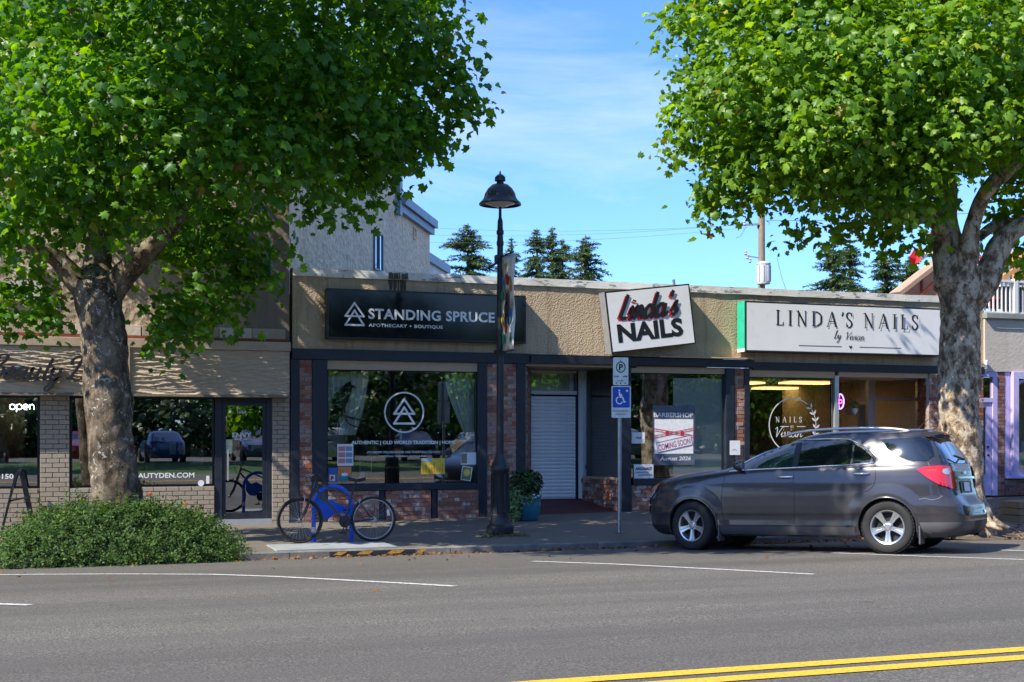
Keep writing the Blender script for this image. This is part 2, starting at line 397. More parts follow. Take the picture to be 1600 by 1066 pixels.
# ================================================================== lettering
_tc = {}
def text_poly(sx, bold=0.0, spacing=1.0):
    key = (sx, bold, spacing)
    if key in _tc: return _tc[key]
    cu = bpy.data.curves.new('lettering', 'FONT'); cu.body = sx; cu.offset = bold; cu.space_character = spacing; cu.resolution_u = 3
    ob = bpy.data.objects.new('lettering', cu); COL.objects.link(ob)
    dg = bpy.context.evaluated_depsgraph_get(); me = ob.evaluated_get(dg).to_mesh()
    V = np.array([v.co[:2] for v in me.vertices]); Fc = [tuple(p.vertices) for p in me.polygons]
    ob.evaluated_get(dg).to_mesh_clear(); bpy.data.objects.remove(ob); bpy.data.curves.remove(cu)
    mn = V.min(0); mxx = V.max(0); V = (V - mn); _tc[key] = (V, Fc, mxx - mn); return _tc[key]
class Plane:
    """a drawing plane: u right, v up, w out of the wall towards the street"""
    def __init__(s, o, ex, ez=(0, 0, 1), en=None):
        s.o = Vector(o); s.ex = Vector(ex).normalized(); s.ez = Vector(ez).normalized(); s.en = Vector(en) if en else s.ex.cross(s.ez).normalized()
    def __call__(s, u, v, w=0): return s.o + s.ex * u + s.ez * v + s.en * w
def put_text(mb, pl, sx, u0, v0, width=None, height=None, bold=0.0, spacing=1.0, w=.003, shear=0, rot=0, depth=0):
    V, Fc, ext = text_poly(sx, bold, spacing)
    sxx = (width / ext[0]) if width else None; syy = (height / ext[1]) if height else None
    sxx = sxx or syy; syy = syy or sxx
    ca, sa = math.cos(rot), math.sin(rot); out = []
    for x, y in V:
        x, y = x * sxx + shear * y * syy, y * syy; x, y = x * ca - y * sa, x * sa + y * ca; out.append(pl(u0 + x, v0 + y, w))
    mb.add(out, Fc); return ext[0] * sxx
def stroke(mb, pl, pts, width, w=.003, nib=0.0, closed=False, n=6, smooth=True, depth=0, taper=False):
    """flat ribbon along pts; nib>0 = calligraphic: full width going up/down, (1-nib) going across"""
    q = catmull(pts, n, closed) if smooth and len(pts) > 2 else [Vector(p) for p in pts]
    if closed and not smooth: q = q
    m = len(q); L_ = []; R2 = []
    for i in range(m):
        a = q[(i - 1) % m] if closed else q[max(i - 1, 0)]; b = q[(i + 1) % m] if closed else q[min(i + 1, m - 1)]
        d = b - a
        if d.length < 1e-9: d = Vector((1, 0))
        d = d.normalized(); nn = Vector((-d.y, d.x))
        ww = width * (1 - nib * (1 - abs(d.y if nib >= 0 else 1)) ) / 2
        if nib: ww = width * ((1 - nib) + nib * max(0, -d.y if abs(d.y) > .2 else abs(d.y)) ** 1.0) / 2 if d.y < 0 else width * (1 - nib) / 2 + width * nib * .18 * abs(d.y)
        if taper: ww *= .35 + .65 * math.sin(math.pi * min(1, max(0, (i + .3) / (m - .4))))
        L_.append(q[i] + nn * ww); R2.append(q[i] - nn * ww)
    vs = [pl(p.x, p.y, w) for p in L_] + [pl(p.x, p.y, w) for p in R2]
    rng_ = range(m if closed else m - 1); fs = [(i, i + m, (i + 1) % m + m, (i + 1) % m) for i in rng_]
    if depth:
        b2 = [pl(p.x, p.y, w - depth) for p in L_] + [pl(p.x, p.y, w - depth) for p in R2]; o = 2 * m; vs += b2
        fs += [(i, (i + 1) % m, (i + 1) % m + o, i + o) for i in rng_] + [(i + m, i + m + o, (i + 1) % m + m + o, (i + 1) % m + m) for i in rng_]
    mb.add(vs, fs)
GL = {
 'a': (1.08, [[(.75, .9), (.4, 1.0), (.08, .6), (.12, .12), (.4, 0), (.7, .4), (.8, .98)], [(.8, 1.0), (.76, .35), (.9, .0), (1.15, .3)]]),
 'b': (.95, [[(0, .1), (.35, 1.2), (.5, 1.95), (.32, 2.05), (.2, 1.4), (.2, .2), (.45, 0), (.75, .3), (.7, .8), (.45, .95)]]),
 'd': (1.1, [[(.75, .85), (.4, 1.0), (.08, .6), (.12, .12), (.4, 0), (.7, .4), (.86, 1.2)], [(.95, 2.0), (.80, .9), (.78, .3), (.9, 0), (1.15, .3)]]),
 'e': (.78, [[(.08, .45), (.5, .62), (.58, .9), (.4, 1.02), (.12, .7), (.12, .2), (.4, 0), (.8, .3)]]),
 'i': (.55, [[(.02, .4), (.24, 1.0), (.2, .3), (.34, 0), (.6, .3)], [(.34, 1.5), (.32, 1.36)]]),
 'n': (.95, [[(.0, .6), (.16, 1.0), (.12, .5), (.10, 0)], [(.11, .3), (.4, .95), (.62, .85), (.6, .3), (.72, 0), (.98, .3)]]),
 's': (.72, [[(0, .25), (.36, .95), (.45, 1.1), (.40, .75), (.62, .3), (.35, 0), (.08, .14)]]),
 't': (.6, [[(.34, 1.8), (.24, .4), (.36, 0), (.62, .3)], [(.0, 1.15), (.6, 1.22)]]),
 'u': (1.0, [[(.0, .7), (.16, 1.0), (.14, .3), (.32, 0), (.6, .4), (.72, .95)], [(.72, 1.0), (.68, .3), (.8, 0), (1.02, .3)]]),
 'v': (.85, [[(.0, .7), (.15, 1.0), (.26, .3), (.36, 0), (.62, .5), (.66, 1.0), (.88, .95)]]),
 'y': (1.0, [[(.0, .7), (.16, 1.0), (.16, .3), (.34, .05), (.6, .4), (.72, .95)], [(.74, 1.0), (.62, -.4), (.35, -.95), (.1, -.75), (.4, -.2), (1.0, .3)]]),
 'L': (1.0, [[(.62, 2.0), (.42, 1.0), (.22, .12)], [(.2, .1), (.6, .1), (.98, .12)]]),
 'V': (1.15, [[(.0, 1.55), (.25, 1.95), (.38, 1.4), (.44, .5), (.46, 0)], [(.46, 0), (.8, 1.0), (1.2, 1.9), (1.5, 2.0)]]),
 'B': (1.3, [[(.38, 1.9), (.3, 1), (.15, .05)], [(-.1, 1.45), (.2, 1.95), (.85, 2.05), (1.0, 1.6), (.6, 1.12), (.38, 1.1)], [(.38, 1.1), (1.0, 1.0), (1.1, .4), (.6, -.05), (.0, .1)]]),
 'D': (1.7, [[(.55, 1.75), (.42, .9), (.15, .12), (-.1, .2)], [(-.1, .1), (.3, .15), (.9, -.02), (1.45, .7), (1.3, 1.6), (.6, 2.05), (-.1, 1.8), (-.15, 1.4), (.1, 1.3)]]),
 "'": (.32, [[(.26, 2.0), (.12, 1.5)]]), ' ': (.5, []),
}
def script(mb, pl, sx, u0, v0, xh, width, shear=.3, nib=.6, w=.003, depth=0, squeeze=1.0, rot=0):
    u = 0; ca, sa = math.cos(rot), math.sin(rot); k = 0
    for ch in sx:
        adv, st = GL[ch]
        for s_ in st:
            pts = []
            for x, y in s_:
                a_, b_ = (u + x * squeeze) * xh + shear * y * xh, y * xh; pts.append((u0 + a_ * ca - b_ * sa, v0 + a_ * sa + b_ * ca))
            stroke(mb, pl, pts, width, w + .0006 * k, nib=nib, depth=depth, n=7); k += 1
        u += adv * squeeze
    return u * xh
def serif(mb, pl, sx, u0, v0, h, spacing=.14, w=.003):
    """high-contrast roman capitals"""
    th, hl, sf = h * .135, h * .05, h * .075; u = u0; k = [0]
    def bar(a, b, wd):
        a, b = Vector(a), Vector(b); d = (b - a).normalized(); n = Vector((-d.y, d.x)) * wd / 2; k[0] += 1
        ww = w + .0004 * k[0]; mb.add([pl(*(a + n), ww), pl(*(a - n), ww), pl(*(b - n), ww), pl(*(b + n), ww)], [(0, 1, 2, 3)])
    def foot(x, y, hw=None): bar((x - (hw or sf + th / 2), y), (x + (hw or sf + th / 2), y), hl)
    for ch in sx:
        if ch == 'L':
            wd = h * .56; bar((u + sf + th / 2, v0), (u + sf + th / 2, v0 + h), th); foot(u + sf + th / 2, v0 + h - hl / 2); bar((u, v0 + hl / 2), (u + wd, v0 + hl / 2), hl); bar((u + wd - hl / 2, v0), (u + wd - hl / 2, v0 + h * .24), hl * 1.2)
        elif ch == 'I':
            wd = sf * 2 + th; bar((u + wd / 2, v0), (u + wd / 2, v0 + h), th); foot(u + wd / 2, v0 + hl / 2); foot(u + wd / 2, v0 + h - hl / 2)
        elif ch == 'N':
            wd = h * .78; a = u + sf; b = u + wd - sf; bar((a + hl, v0), (a + hl, v0 + h), hl * 1.3); bar((b - hl, v0), (b - hl, v0 + h), hl * 1.3); bar((a, v0 + h), (b - hl, v0), th * .95)
            foot(a + hl, v0 + hl / 2, sf); foot(b - hl, v0 + h - hl / 2, sf); foot(a - hl, v0 + h - hl / 2, sf)
        elif ch == 'A':
            wd = h * .80; t_ = (u + wd / 2, v0 + h); bar((u + sf, v0), t_, hl * 1.3); bar(t_, (u + wd - sf, v0), th * .95); bar((u + wd * .26, v0 + h * .36), (u + wd * .72, v0 + h * .36), hl)
            foot(u + sf, v0 + hl / 2, sf); foot(u + wd - sf, v0 + hl / 2, sf * 1.2)
        elif ch == 'D':
            wd = h * .78; a = u + sf + th / 2; bar((a, v0), (a, v0 + h), th); foot(a, v0 + hl / 2); foot(a, v0 + h - hl / 2)
            pts = [(a, v0 + h - hl / 2), (a + wd * .35, v0 + h - hl), (u + wd - th * .6, v0 + h * .75), (u + wd - th * .4, v0 + h * .5), (u + wd - th * .6, v0 + h * .25), (a + wd * .35, v0 + hl), (a, v0 + hl / 2)]
            stroke(mb, pl, pts, th * 1.05, w + .002, nib=.7)
        elif ch == 'S':
            wd = h * .5; pts = [(.9, .76), (.72, .95), (.45, .985), (.16, .88), (.16, .68), (.45, .53), (.8, .38), (.9, .2), (.62, .02), (.32, .03), (.08, .24)]
            stroke(mb, pl, [(u + x * wd, v0 + y * h) for x, y in pts], th, w + .001, nib=.62)
            bar((u + wd * .9, v0 + h * .7), (u + wd * .9, v0 + h), hl); bar((u + wd * .07, v0), (u + wd * .07, v0 + h * .3), hl)
        elif ch == 'B':
            wd = h * .6; a = u + sf + th / 2; bar((a, v0), (a, v0 + h), th)
            stroke(mb, pl, [(a, v0 + h - hl), (u + wd * .8, v0 + h * .95), (u + wd * .8, v0 + h * .58), (a, v0 + h * .53)], th * .9, w + .001, nib=.5); stroke(mb, pl, [(a, v0 + h * .53), (u + wd * .95, v0 + h * .48), (u + wd * .95, v0 + h * .06), (a, v0 + hl)], th * .9, w + .002, nib=.5)
        elif ch == 'Y':
            wd = h * .7; c_ = (u + wd / 2, v0 + h * .45); bar((u + sf, v0 + h), c_, th); bar((u + wd - sf, v0 + h), c_, hl); bar(c_, (u + wd / 2, v0), th)
        elif ch == "'":
            wd = h * .16; stroke(mb, pl, [(u + wd * .5, v0 + h), (u + wd * .8, v0 + h * .9), (u + wd * .2, v0 + h * .74)], th * .9, w, taper=False)
        else: wd = h * .18
        u += wd + h * spacing * (.55 if ch in "'" else 1)
    return u - u0
def disc(mb, pl, u, v, r, w=.003, n=24, sy=1.0):
    mb.add([pl(u + r * math.cos(2 * math.pi * k / n), v + r * sy * math.sin(2 * math.pi * k / n), w) for k in range(n)], [tuple(range(n))])
def rect(mb, pl, u0, u1, v0, v1, w=.003): mb.add([pl(u0, v0, w), pl(u1, v0, w), pl(u1, v1, w), pl(u0, v1, w)], [(0, 1, 2, 3)])
def spruce_logo(mb, pl, u, v, h, w=.003):
    for k, tr in enumerate(([(-.42, .40), (0, 1), (.42, .40)], [(-.42, 0), (0, .66), (.42, 0)])):
        for a, b in ((0, 1), (1, 2), (2, 0)):
            p, q = Vector(tr[a]), Vector(tr[b]); d = (q - p).normalized() * .035
            p, q = p - d, q + d
            stroke(mb, pl, [(u + p.x * h, v + p.y * h), (u + q.x * h, v + q.y * h)], h * .085, w + .0006 * (k * 3 + a), smooth=False)
# ================================================================== buildings
def brickmat(name, cols, mort, white=.0, bump=.5):
    t = NT(name); oi = t.n('ShaderNodeObjectInfo'); ge = t.n('ShaderNodeNewGeometry')
    r = t.math('FRACT', t.math('ADD', oi.outputs['Random'], ge.outputs['Random Per Island'])); f = t.noise(14, 5, .65)
    col = t.ramp(r, [(i / (len(cols) - 1), c) for i, c in enumerate(cols)])
    col = t.mix(t.ramp(f, [(.35, 0.0), (.75, .45)]), col, tuple(x * .5 for x in cols[0]))
    if white:
        r2 = t.math('FRACT', t.math('MULTIPLY', r, 7.31)); wm = t.math('MULTIPLY', t.ramp(t.noise(9, 6, .7), [(.47, 0.0), (.58, 1.0)]), t.ramp(r2, [(1 - white, 0.0), (1 - white + .1, 1.0)])); col = t.mix(wm, col, (.55, .50, .46))
        col = t.mix(t.ramp(t.noise(45, 4, .7), [(.58, 0.0), (.7, .55)]), col, (.45, .41, .38))
    return t.bsdf(col, .85, 0, .3, (t.noise(55, 5, .7), bump, .006))
M['brick'] = brickmat('reclaimed_red_brick', [(.33, .11, .07), (.42, .17, .10), (.26, .10, .075), (.40, .22, .16), (.18, .085, .075), (.48, .23, .13), (.46, .29, .24)], None, .42)
M['brick_dk'] = brickmat('purplish_red_brick', [(.24, .10, .085), (.33, .16, .14), (.17, .075, .07), (.30, .18, .16)], None, .15)
M['mortar'] = mat('mortar', (.36, .33, .30), .95, var=.3, vs=12, bump=.5, bs=80)
M['brick_tan'] = brickmat('painted_taupe_brick', [(.40, .33, .26), (.43, .36, .28), (.37, .31, .24)], None, 0, .3)
M['mortar_tan'] = mat('painted_taupe_mortar', (.26, .215, .17), .9, var=.15)
def stucco(name, c, st=.9, sc=38, dist=.02, dirt=.25, var=.07):
    t = NT(name); f = t.noise(sc, 5, .65); g = t.noise(.9, 6, .65); v = t.n('ShaderNodeTexVoronoi', Scale=sc * .8); t.l(t.coord(), v.inputs['Vector'])
    col = t.ramp(f, [(.3, tuple(x * (1 - var) for x in c)), (.7, tuple(min(1, x * (1 + var)) for x in c))]); col = t.mix(t.ramp(g, [(.45, 0.0), (.8, dirt)]), col, tuple(x * .45 for x in c))
    sv = t.noise(2.5, 5, .6, t.coord((3, 3, .25))); col = t.mix(t.ramp(sv, [(.50, 0.0), (.68, dirt)]), col, tuple(x * .4 for x in c))
    return t.bsdf(col, .9, 0, .25, (t.math('ADD', f, v.outputs['Distance']), st, dist))
M['stucco'] = stucco('tan_dash_stucco', (.56, .435, .29), .5, 42, .018, .5, .12)
M['stucco_grey'] = stucco('grey_dash_stucco', (.84, .69, .50), 1.0, 9, .05, .3, .2)
M['stucco_taupe'] = stucco('taupe_render', (.23, .19, .15), .5, 20, .01, .3)
M['stucco_pale'] = stucco('pale_beige_render', (.56, .50, .43), .3, 20, .01, .2)
M['whitewall'] = mat('white_render', (.68, .68, .66), .8, var=.1, vs=2, dirt=.3)
t = NT('peeling_white_cap'); n1 = t.noise(2.4, 7, .7, t.coord((1, 1, 3))); n2 = t.noise(1.1, 4, .6)
c_ = t.ramp(n1, [(.50, (.80, .78, .73)), (.57, (.76, .74, .70)), (.585, (.26, .27, .28)), (.8, (.36, .36, .36))]); c_ = t.mix(t.ramp(n2, [(.5, 0.0), (.7, .5)]), c_, (.35, .33, .16))
M['cap'] = t.bsdf(c_, .75, 0, .3, (n1, .6, .02))
M['purple'] = mat('lilac_paint', (.52, .45, .74), .5, var=.05)
M['bluegrey'] = mat('blue_grey_metal_flashing', (.16, .20, .25), .45, .3, var=.15)
M['shutter'] = mat('white_roller_shutter', (.90, .90, .89), .45, var=.05, dirt=.22)
M['terracotta'] = mat('orange_brown_wall', (.50, .24, .15), .85, var=.15, bump=.3, dirt=.2)
M['rust'] = mat('rusty_red_edge', (.22, .045, .025), .8, var=.4)
M['curtain'] = mat('sheer_green_curtain', (.88, .90, .80), .9, var=.1, vs=10)
M['cream'] = mat('cream_board', (.55, .50, .38), .7, var=.1)
M['roofing'] = mat('grey_roofing_felt', (.14, .14, .14), .9, var=.2)

class Bricks:
    """lays bricks one by one; past the limit they are joined into one part"""
    def __init__(s, parent, m, limit=290):
        s.p = parent; s.m = m; s.n = 0; s.lim = limit; s.rest = MB(); me = bpy.data.meshes.new('brick'); bm = bmesh.new(); bmesh.ops.create_cube(bm, size=1)
        bmesh.ops.bevel(bm, geom=[e for e in bm.edges], offset=.035, segments=1, affect='EDGES'); bm.to_mesh(me); bm.free(); me.materials.append(m); s.me = me
    def panel(s, pl, u0, u1, v0, v1, ln=.21, hh=.08, jt=.012, d=.05, mort=None, rough=1.0, zbot=None, vert_cap=False):
        k = 0; v = v0; 
        if mort:
            mb = MB(); mb.add([pl(a, b, c) for c in (-.06, d * .62) for a, b in ((u0, v0), (u1, v0), (u1, v1), (u0, v1))], [(0, 3, 2, 1), (4, 5, 6, 7), (0, 1, 5, 4), (1, 2, 6, 5), (2, 3, 7, 6), (3, 0, 4, 7)])
            mb.build('mortar', mort, s.p)
        nrow = max(1, round((v1 - v0) / hh)); hh = (v1 - v0) / nrow
        rotm = Matrix((pl.ex, -pl.en, pl.ez)).transposed()
        for r in range(nrow):
            u = u0 - (ln / 2 if r % 2 else 0) - random.uniform(0, .02)
            while u < u1 - .015:
                a, b = max(u, u0), min(u + ln, u1)
                if b - a > .03:
                    w = d / 2 + random.uniform(-.005, .006) * rough; c = pl((a + b) / 2, v0 + (r + .5) * hh + random.uniform(-.002, .002) * rough, w)
                    sc = (b - a - jt, d, hh - jt)
                    if s.n < s.lim:
                        o = inst('brick', s.me, s.p, c - root_of(s.p).location); o.scale = sc; o.rotation_euler = (rotm @ Matrix.Rotation(random.uniform(-.012, .012) * rough, 3, 'Y')).to_euler()
                    else:
                        Mx = Matrix.Translation(c) @ rotm.to_4x4() @ Matrix.Diagonal((*sc, 1)); s.rest.box(-.5, .5, -.5, .5, -.5, .5, Mx)
                    s.n += 1
                u += ln
    def done(s):
        if s.rest.v: tag(s.rest.build('brick', s.m, s.p), kind='stuff')
def FP(y=0.0): return Plane((0, y, 0), (1, 0, 0))          # facade plane: u = x, v = z, w towards the street
def room(parent, x0, x1, y0, y1, z0, z1, mw, mf, mc=None, front=False):
    b = MB(); b.box(x0 - .05, x0, y0, y1, z0, z1).box(x1, x1 + .05, y0, y1, z0, z1).box(x0 - .05, x1 + .05, y1, y1 + .05, z0, z1); b.build('interior_wall', mw, parent)
    MB().box(x0, x1, y0, y1, z0 - .05, z0).build('interior_floor', mf, parent); MB().box(x0, x1, y0, y1, z1, z1 + .05).build('ceiling', mc or mw, parent)
def frame(parent, pl, u0, u1, v0, v1, t=.05, d=.06, m=None, name='window_frame', w0=0.0):
    b = MB()
    for a0, a1, b0, b1 in ((u0, u1, v1 - t, v1), (u0, u1, v0, v0 + t), (u0, u0 + t, v0 + t, v1 - t), (u1 - t, u1, v0 + t, v1 - t)):
        b.add([pl(a, c, w) for w in (w0 - d, w0) for a, c in ((a0, b0), (a1, b0), (a1, b1), (a0, b1))], [(3, 2, 1, 0), (4, 5, 6, 7), (0, 1, 5, 4), (1, 2, 6, 5), (2, 3, 7, 6), (3, 0, 4, 7)])
    return b.build(name, m or M['alu'], parent, bevel=.004)
def pane(parent, pl, u0, u1, v0, v1, m=None, w=0.0, name='glass_pane'):
    b = MB(); b.add([pl(u0, v0, w), pl(u1, v0, w), pl(u1, v1, w), pl(u0, v1, w)], [(0, 1, 2, 3)]); return b.build(name, m or M['glass'], parent)

# ------------------------------------------------------------------ middle building
XL, XR = fx(457), fx(1536)
B = thing('commercial_building', 'low tan stucco shop row with dark timber posts and brick piers behind the street lamp', 'building', (XL, 0, 0))
zc0, zc1 = fz(457, 430), fz(457, 418.5); zb1, zb0 = 3.13, 2.94
MB().box(XL, XR, 0, .22, zb1 - .0, zc0).box(fx(1174) + .004, XR, .003, .22, zb1 - .1, zb1 - .001).build('fascia_wall', M['stucco'], B)
MB().box(XL, XR, .3, 13, 3.9, 4.15).box(XL, XR, 12.8, 13, 0, 3.9).build('roof', M['roofing'], B)
b = MB(); n = 90
for i in range(n):
    a, c = XL + (XR - XL) * i / n, XL + (XR - XL) * (i + 1) / n; j = .012 * mnoise.noise(Vector((i * .3, 0, 0))); k = .012 * mnoise.noise(Vector(((i + 1) * .3, 0, 0)))
    yf = -.035
    b.add([(a, yf + j, zc0 - .01 + j), (c, yf + k, zc0 - .01 + k), (c, yf + k, zc1 + k), (a, yf + j, zc1 + j), (a, .3, zc1 + j + .02), (c, .3, zc1 + k + .02), (a, .02, zc0 - .01), (c, .02, zc0 - .01)], [(0, 1, 2, 3), (3, 2, 5, 4), (6, 7, 1, 0)])
b.box(XL, XR, .22, .3, 3.9, zc1 + .01); b.build('parapet_cap', M['cap'], B)
tar = MB(); p0, p1 = fx(606, -.05), fx(634, -.05); rt_ = random.Random(2)
for k in range(13):
    u = p0 + (p1 - p0) * k / 13 + rt_.uniform(-.01, .01); w0 = rt_.uniform(.02, .05); l_ = rt_.uniform(.08, .33); tar.prism([(u, zc0 - .012), (u + w0, zc0 - .012), (u + w0 * .8, zc0 - l_), (u + w0 * .3, zc0 - l_ * 1.1)], lambda a, v, w: (a, -.006 - .0006 * k + w, v), .003)
    if k % 2 == 0: tar.prism([(u, zc0), (u + w0 * 1.6, zc0), (u + w0 * 1.3, zc1 - rt_.uniform(.0, .05)), (u + w0 * .2, zc1 - .02)], lambda a, v, w: (a, -.052 - .0006 * k + w, v), .003)
tar.build('tar_patch', mat('tar_stain', (.10, .085, .06), .9, var=.8, vs=22, bump=.5), B)
# beams
MB().box(XL - .02, fx(826), -.07, .12, zb0, zb1 + .004).build('beam', M['navy'], B, bevel=.006)
MB().box(fx(826) + .003, fx(1174), -.13, .12, zb0 + .01, zb1 - .025).build('beam', M['navy'], B, bevel=.006)
MB().box(fx(1174) + .003, XR, -.06, .12, zb0 - .03, zb1 - .06).build('beam', M['navy'], B, bevel=.006)
MB().box(fx(1030, -.2), fx(1177, -.2), -.22, .0, zb1 - .015, zb1 + .012).build('ledge_board', M['tan_paint'], B, bevel=.004)
for (a, c) in ((454, 467), (488, 511), (747, 760), (807, 821), (972.5, 986), (1134, 1147), (1163, 1171)):
    MB().box(fx(a, -.04), fx(c, -.04), -.055, .14, -.12, zb0 - .002).build('post', M['navy'], B, bevel=.006)
zg0, zg1 = fz(620, 756.5), fz(560, 577.5)
def win_bay(a, c, ytop, ybot, ysill, hdr=True, gl='glass'):
    x0, x1 = fx(a), fx(c); xm = (a + c) / 2; zt, zb, zs = fz(xm, ytop), fz(xm, ybot), fz(xm, ysill)
    f = frame(B, FP(.07), x0, x1, zb, zt, .035, .05, M['navy'])
    pane(f, FP(.05), x0 + .02, x1 - .02, zb + .02, zt - .02, M[gl])
    if hdr: MB().box(x0, x1, .0, .12, zt, zb0 - .002).build('header_board', M['tan_paint'], B)
    MB().box(x0 + .002, x1 - .002, -.09, .12, zs, zb).build('window_sill', M['navy'], B, bevel=.006)
    return x0, x1, zt, zb, zs
W1 = win_bay(511.5, 746.5, 579, 756.5, 765.5)
W2 = win_bay(986.5, 1133.5, 583.5, 747, 757)
W3 = win_bay(1171.5, 1304, 590, 745, 754)
for px in (592.5, 674):
    MB().box(fx(px), fx(px) + .085, -.05, .05, -.12, W1[4] - .002).build('post', M['navy'], B)
BR = Bricks(B, M['brick'])
pl = FP(.02)
BR.panel(pl, fx(760) + .004, fx(807) - .004, -.08, zb0 - .004, mort=M['mortar'])
BR.panel(pl, fx(467) + .004, fx(488) - .004, -.08, zb0 - .004, mort=M['mortar'])
BR.panel(pl, fx(1147) + .004, fx(1163) - .004, 0, zb0 - .004, mort=M['mortar'])
# entrance recess: floor, soffit, brick cheek, knee wall
yD = 1.3; xa, xb = fx(821), fx(973); xd0, xd1 = fx(829, yD), fx(901, yD); xj = fx(914, yD); zf = fz(865, 780, yD)
fl = MB(); fl.add([(xa, -.02, .0), (xb, -.02, .03), (fx(912, yD) + .05, yD + .1, zf), (xd0 - .3, yD + .1, zf)], [(0, 1, 2, 3)]); fl.build('entrance_floor', M['redfloor'], B)
MB().box(xa, xb + .3, .0, yD + .1, 2.90, 2.95).build('soffit', M['tan_paint'], B)
d_ = Vector((xd0 - xa, yD, 0)); cheek = Plane((xa, .05, 0), (xd0 - xa - .02, yD, 0)); BR.panel(cheek, 0, d_.length - .08, .05, 2.88, mort=M['mortar'])
kw = Vector((xb - xj, -(yD - .1), 0)); kp = Plane((xj, yD, 0), kw); kt = fz(930, 748, .8)
BR.panel(kp, 0, kw.length, .0, kt - .10, mort=M['mortar'], d=.08)
BR.panel(kp, 0, kw.length, kt - .10, kt, ln=.075, hh=.10, mort=M['mortar'], d=.10)
BRK_LATE = BR
door = MB().box(fx(827, yD), fx(829.5, yD), yD, yD + .1, zf, 2.87).box(fx(901, yD), fx(903.5, yD), yD, yD + .1, zf, 2.87).build('door_frame', M['black'], B)
MB().box(fx(903.5, yD), fx(912, yD), yD - .02, yD + .1, zf, 2.89).build('door_jamb', M['white'], B, bevel=.004)
z1_, z0_ = fz(865, 611, yD), fz(865, 616.5, yD)
MB().box(fx(829, yD), fx(901, yD), yD - .01, yD + .08, z0_, z1_).box(fx(829, yD), fx(901, yD), yD, yD + .08, fz(865, 583, yD), 2.89).build('transom_bar', M['white'], B)
tr = pane(B, FP(yD + .04), fx(829.5, yD), fx(901, yD), z1_, fz(865, 583, yD), M['glass'], name='transom_pane')
b = MB(); 
for i in range(26):
    xx = fx(829.5, yD) + .02 + i * .038; b.box(xx, xx + .034, yD + .10, yD + .108, z1_, 2.86)
tag(b.build('vertical_blind', M['curtain'], B))
# roller shutter: one slat at a time
zz = zf + .02; k = 0; top = z0_; x0_, x1_ = fx(830.5, yD), fx(899.5, yD)
me = bpy.data.meshes.new('shutter_slat'); sl = MB(); sh = .075
sl.add([(x, y, z) for x in (0, x1_ - x0_) for y, z in ((0.0, .004), (-.012, .02), (-.014, .045), (-.004, sh - .012), (.004, sh - .002), (.01, sh), (.01, 0))], [(0, 1, 8, 7)[::-1], (1, 2, 9, 8)[::-1], (2, 3, 10, 9)[::-1], (3, 4, 11, 10)[::-1], (4, 5, 12, 11)[::-1], (6, 0, 7, 13)[::-1], (0, 6, 5, 4, 3, 2, 1)[::-1], (7, 8, 9, 10, 11, 12, 13)[::-1]])
me.from_pydata(sl.v, [], sl.f); me.materials.append(M['shutter']); off = B.location
while zz + sh < top: inst('shutter_slat', me, B, Vector((x0_, yD + .02, zz)) - off); zz += sh
MB().box(x0_, x1_, yD + .005, yD + .03, zf, zf + .02).build('shutter_bar', M['alu'], B)
# angled glass beside the shutter, dark lobby behind
kg = Plane((xj, yD + .03, 0), kw); pane(B, kg, .0, kw.length, kt, 2.9, M['glass_clear']); 
MB().bar((xj, yD + .02, kt), (xj, yD + .02, 2.9), .09, .09).build('glazing_post', M['alu'], B)
MB().box(fx(912, yD) + .1, fx(973) + .05, yD + 3.2, yD + 3.3, .0, 2.9).build('interior_wall', M['interior'], B)
MB().bar(kp(.02, kt + .02, .06), kp(kw.length, kt + .02, .06), .03, .05).build('glazing_bead', M['tan_paint'], B)
# brick under the windows
def under(a, c, zs, m=None): BR.panel(FP(.0), fx(a) + .004, fx(c) - .004, -.1, zs - .004, mort=M['mortar'], ln=.22)
BR2 = BR; BR.m = M['brick']
for a, c in ((511, 592), (602, 673), (683, 747)): under(a, c, W1[4])
under(986, 1134, W2[4]); under(1171, 1310, W3[4])
# salon entrance recess
yS = 1.4; sx0 = fx(1310); sxj0, sxj1 = fx(1356, yS), fx(1367, yS); sd0, sd1 = fx(1367, yS), fx(1434, yS); sxe = fx(1450); szt = fz(1400, 591, yS); zfl = .22
MB().box(fx(1304) + .001, fx(1310), -.02, .1, .3, 2.82).build('mullion', M['alu'], B)
MB().box(sx0, sxe, .0, yS + .1, 2.80, 2.84).build('soffit', M['tan_paint'], B)
MB().box(sx0 + .01, sxe, .002, .06, 2.80, zb0 - .031).build('header_board', M['tan_paint'], B)
f3 = MB(); f3.add([(sx0, -.02, .08), (sxe, -.02, .1), (sd1 + .1, yS + .1, zfl), (sxj0, yS + .1, zfl)], [(0, 1, 2, 3)]); f3.build('entrance_floor', M['redfloor'], B)
sv = Vector((sxj0 - sx0, yS, 0)); sp = Plane((sx0, .05, 0), sv); pane(B, sp, 0, sv.length, .5, 2.8, M['glass_clear']); BR.panel(sp, 0, sv.length, .0, .5, mort=M['mortar'])
MB().box(sxj0, sxj1, yS - .02, yS + .1, zfl, 2.8).build('door_jamb', M['alu'], B)
MB().box(sd1, sd1 + .05, yS - .02, yS + .1, zfl, 2.8).build('door_jamb', M['alu'], B)
zt1, zt0 = fz(1400, 622, yS), fz(1400, 626, yS)
MB().box(sxj1, sd1, yS - .01, yS + .08, zt0, zt1).box(sxj1, sd1, yS, yS + .08, szt, 2.8).build('transom_bar', M['alu'], B)
pane(B, FP(yS + .04), sxj1, sd1, zt1, szt, M['glass'], name='transom_pane')
dm = Matrix.Translation((sxj1 + .03, yS + .05, 0)) @ Matrix.Rotation(R_(80), 4, 'Z')
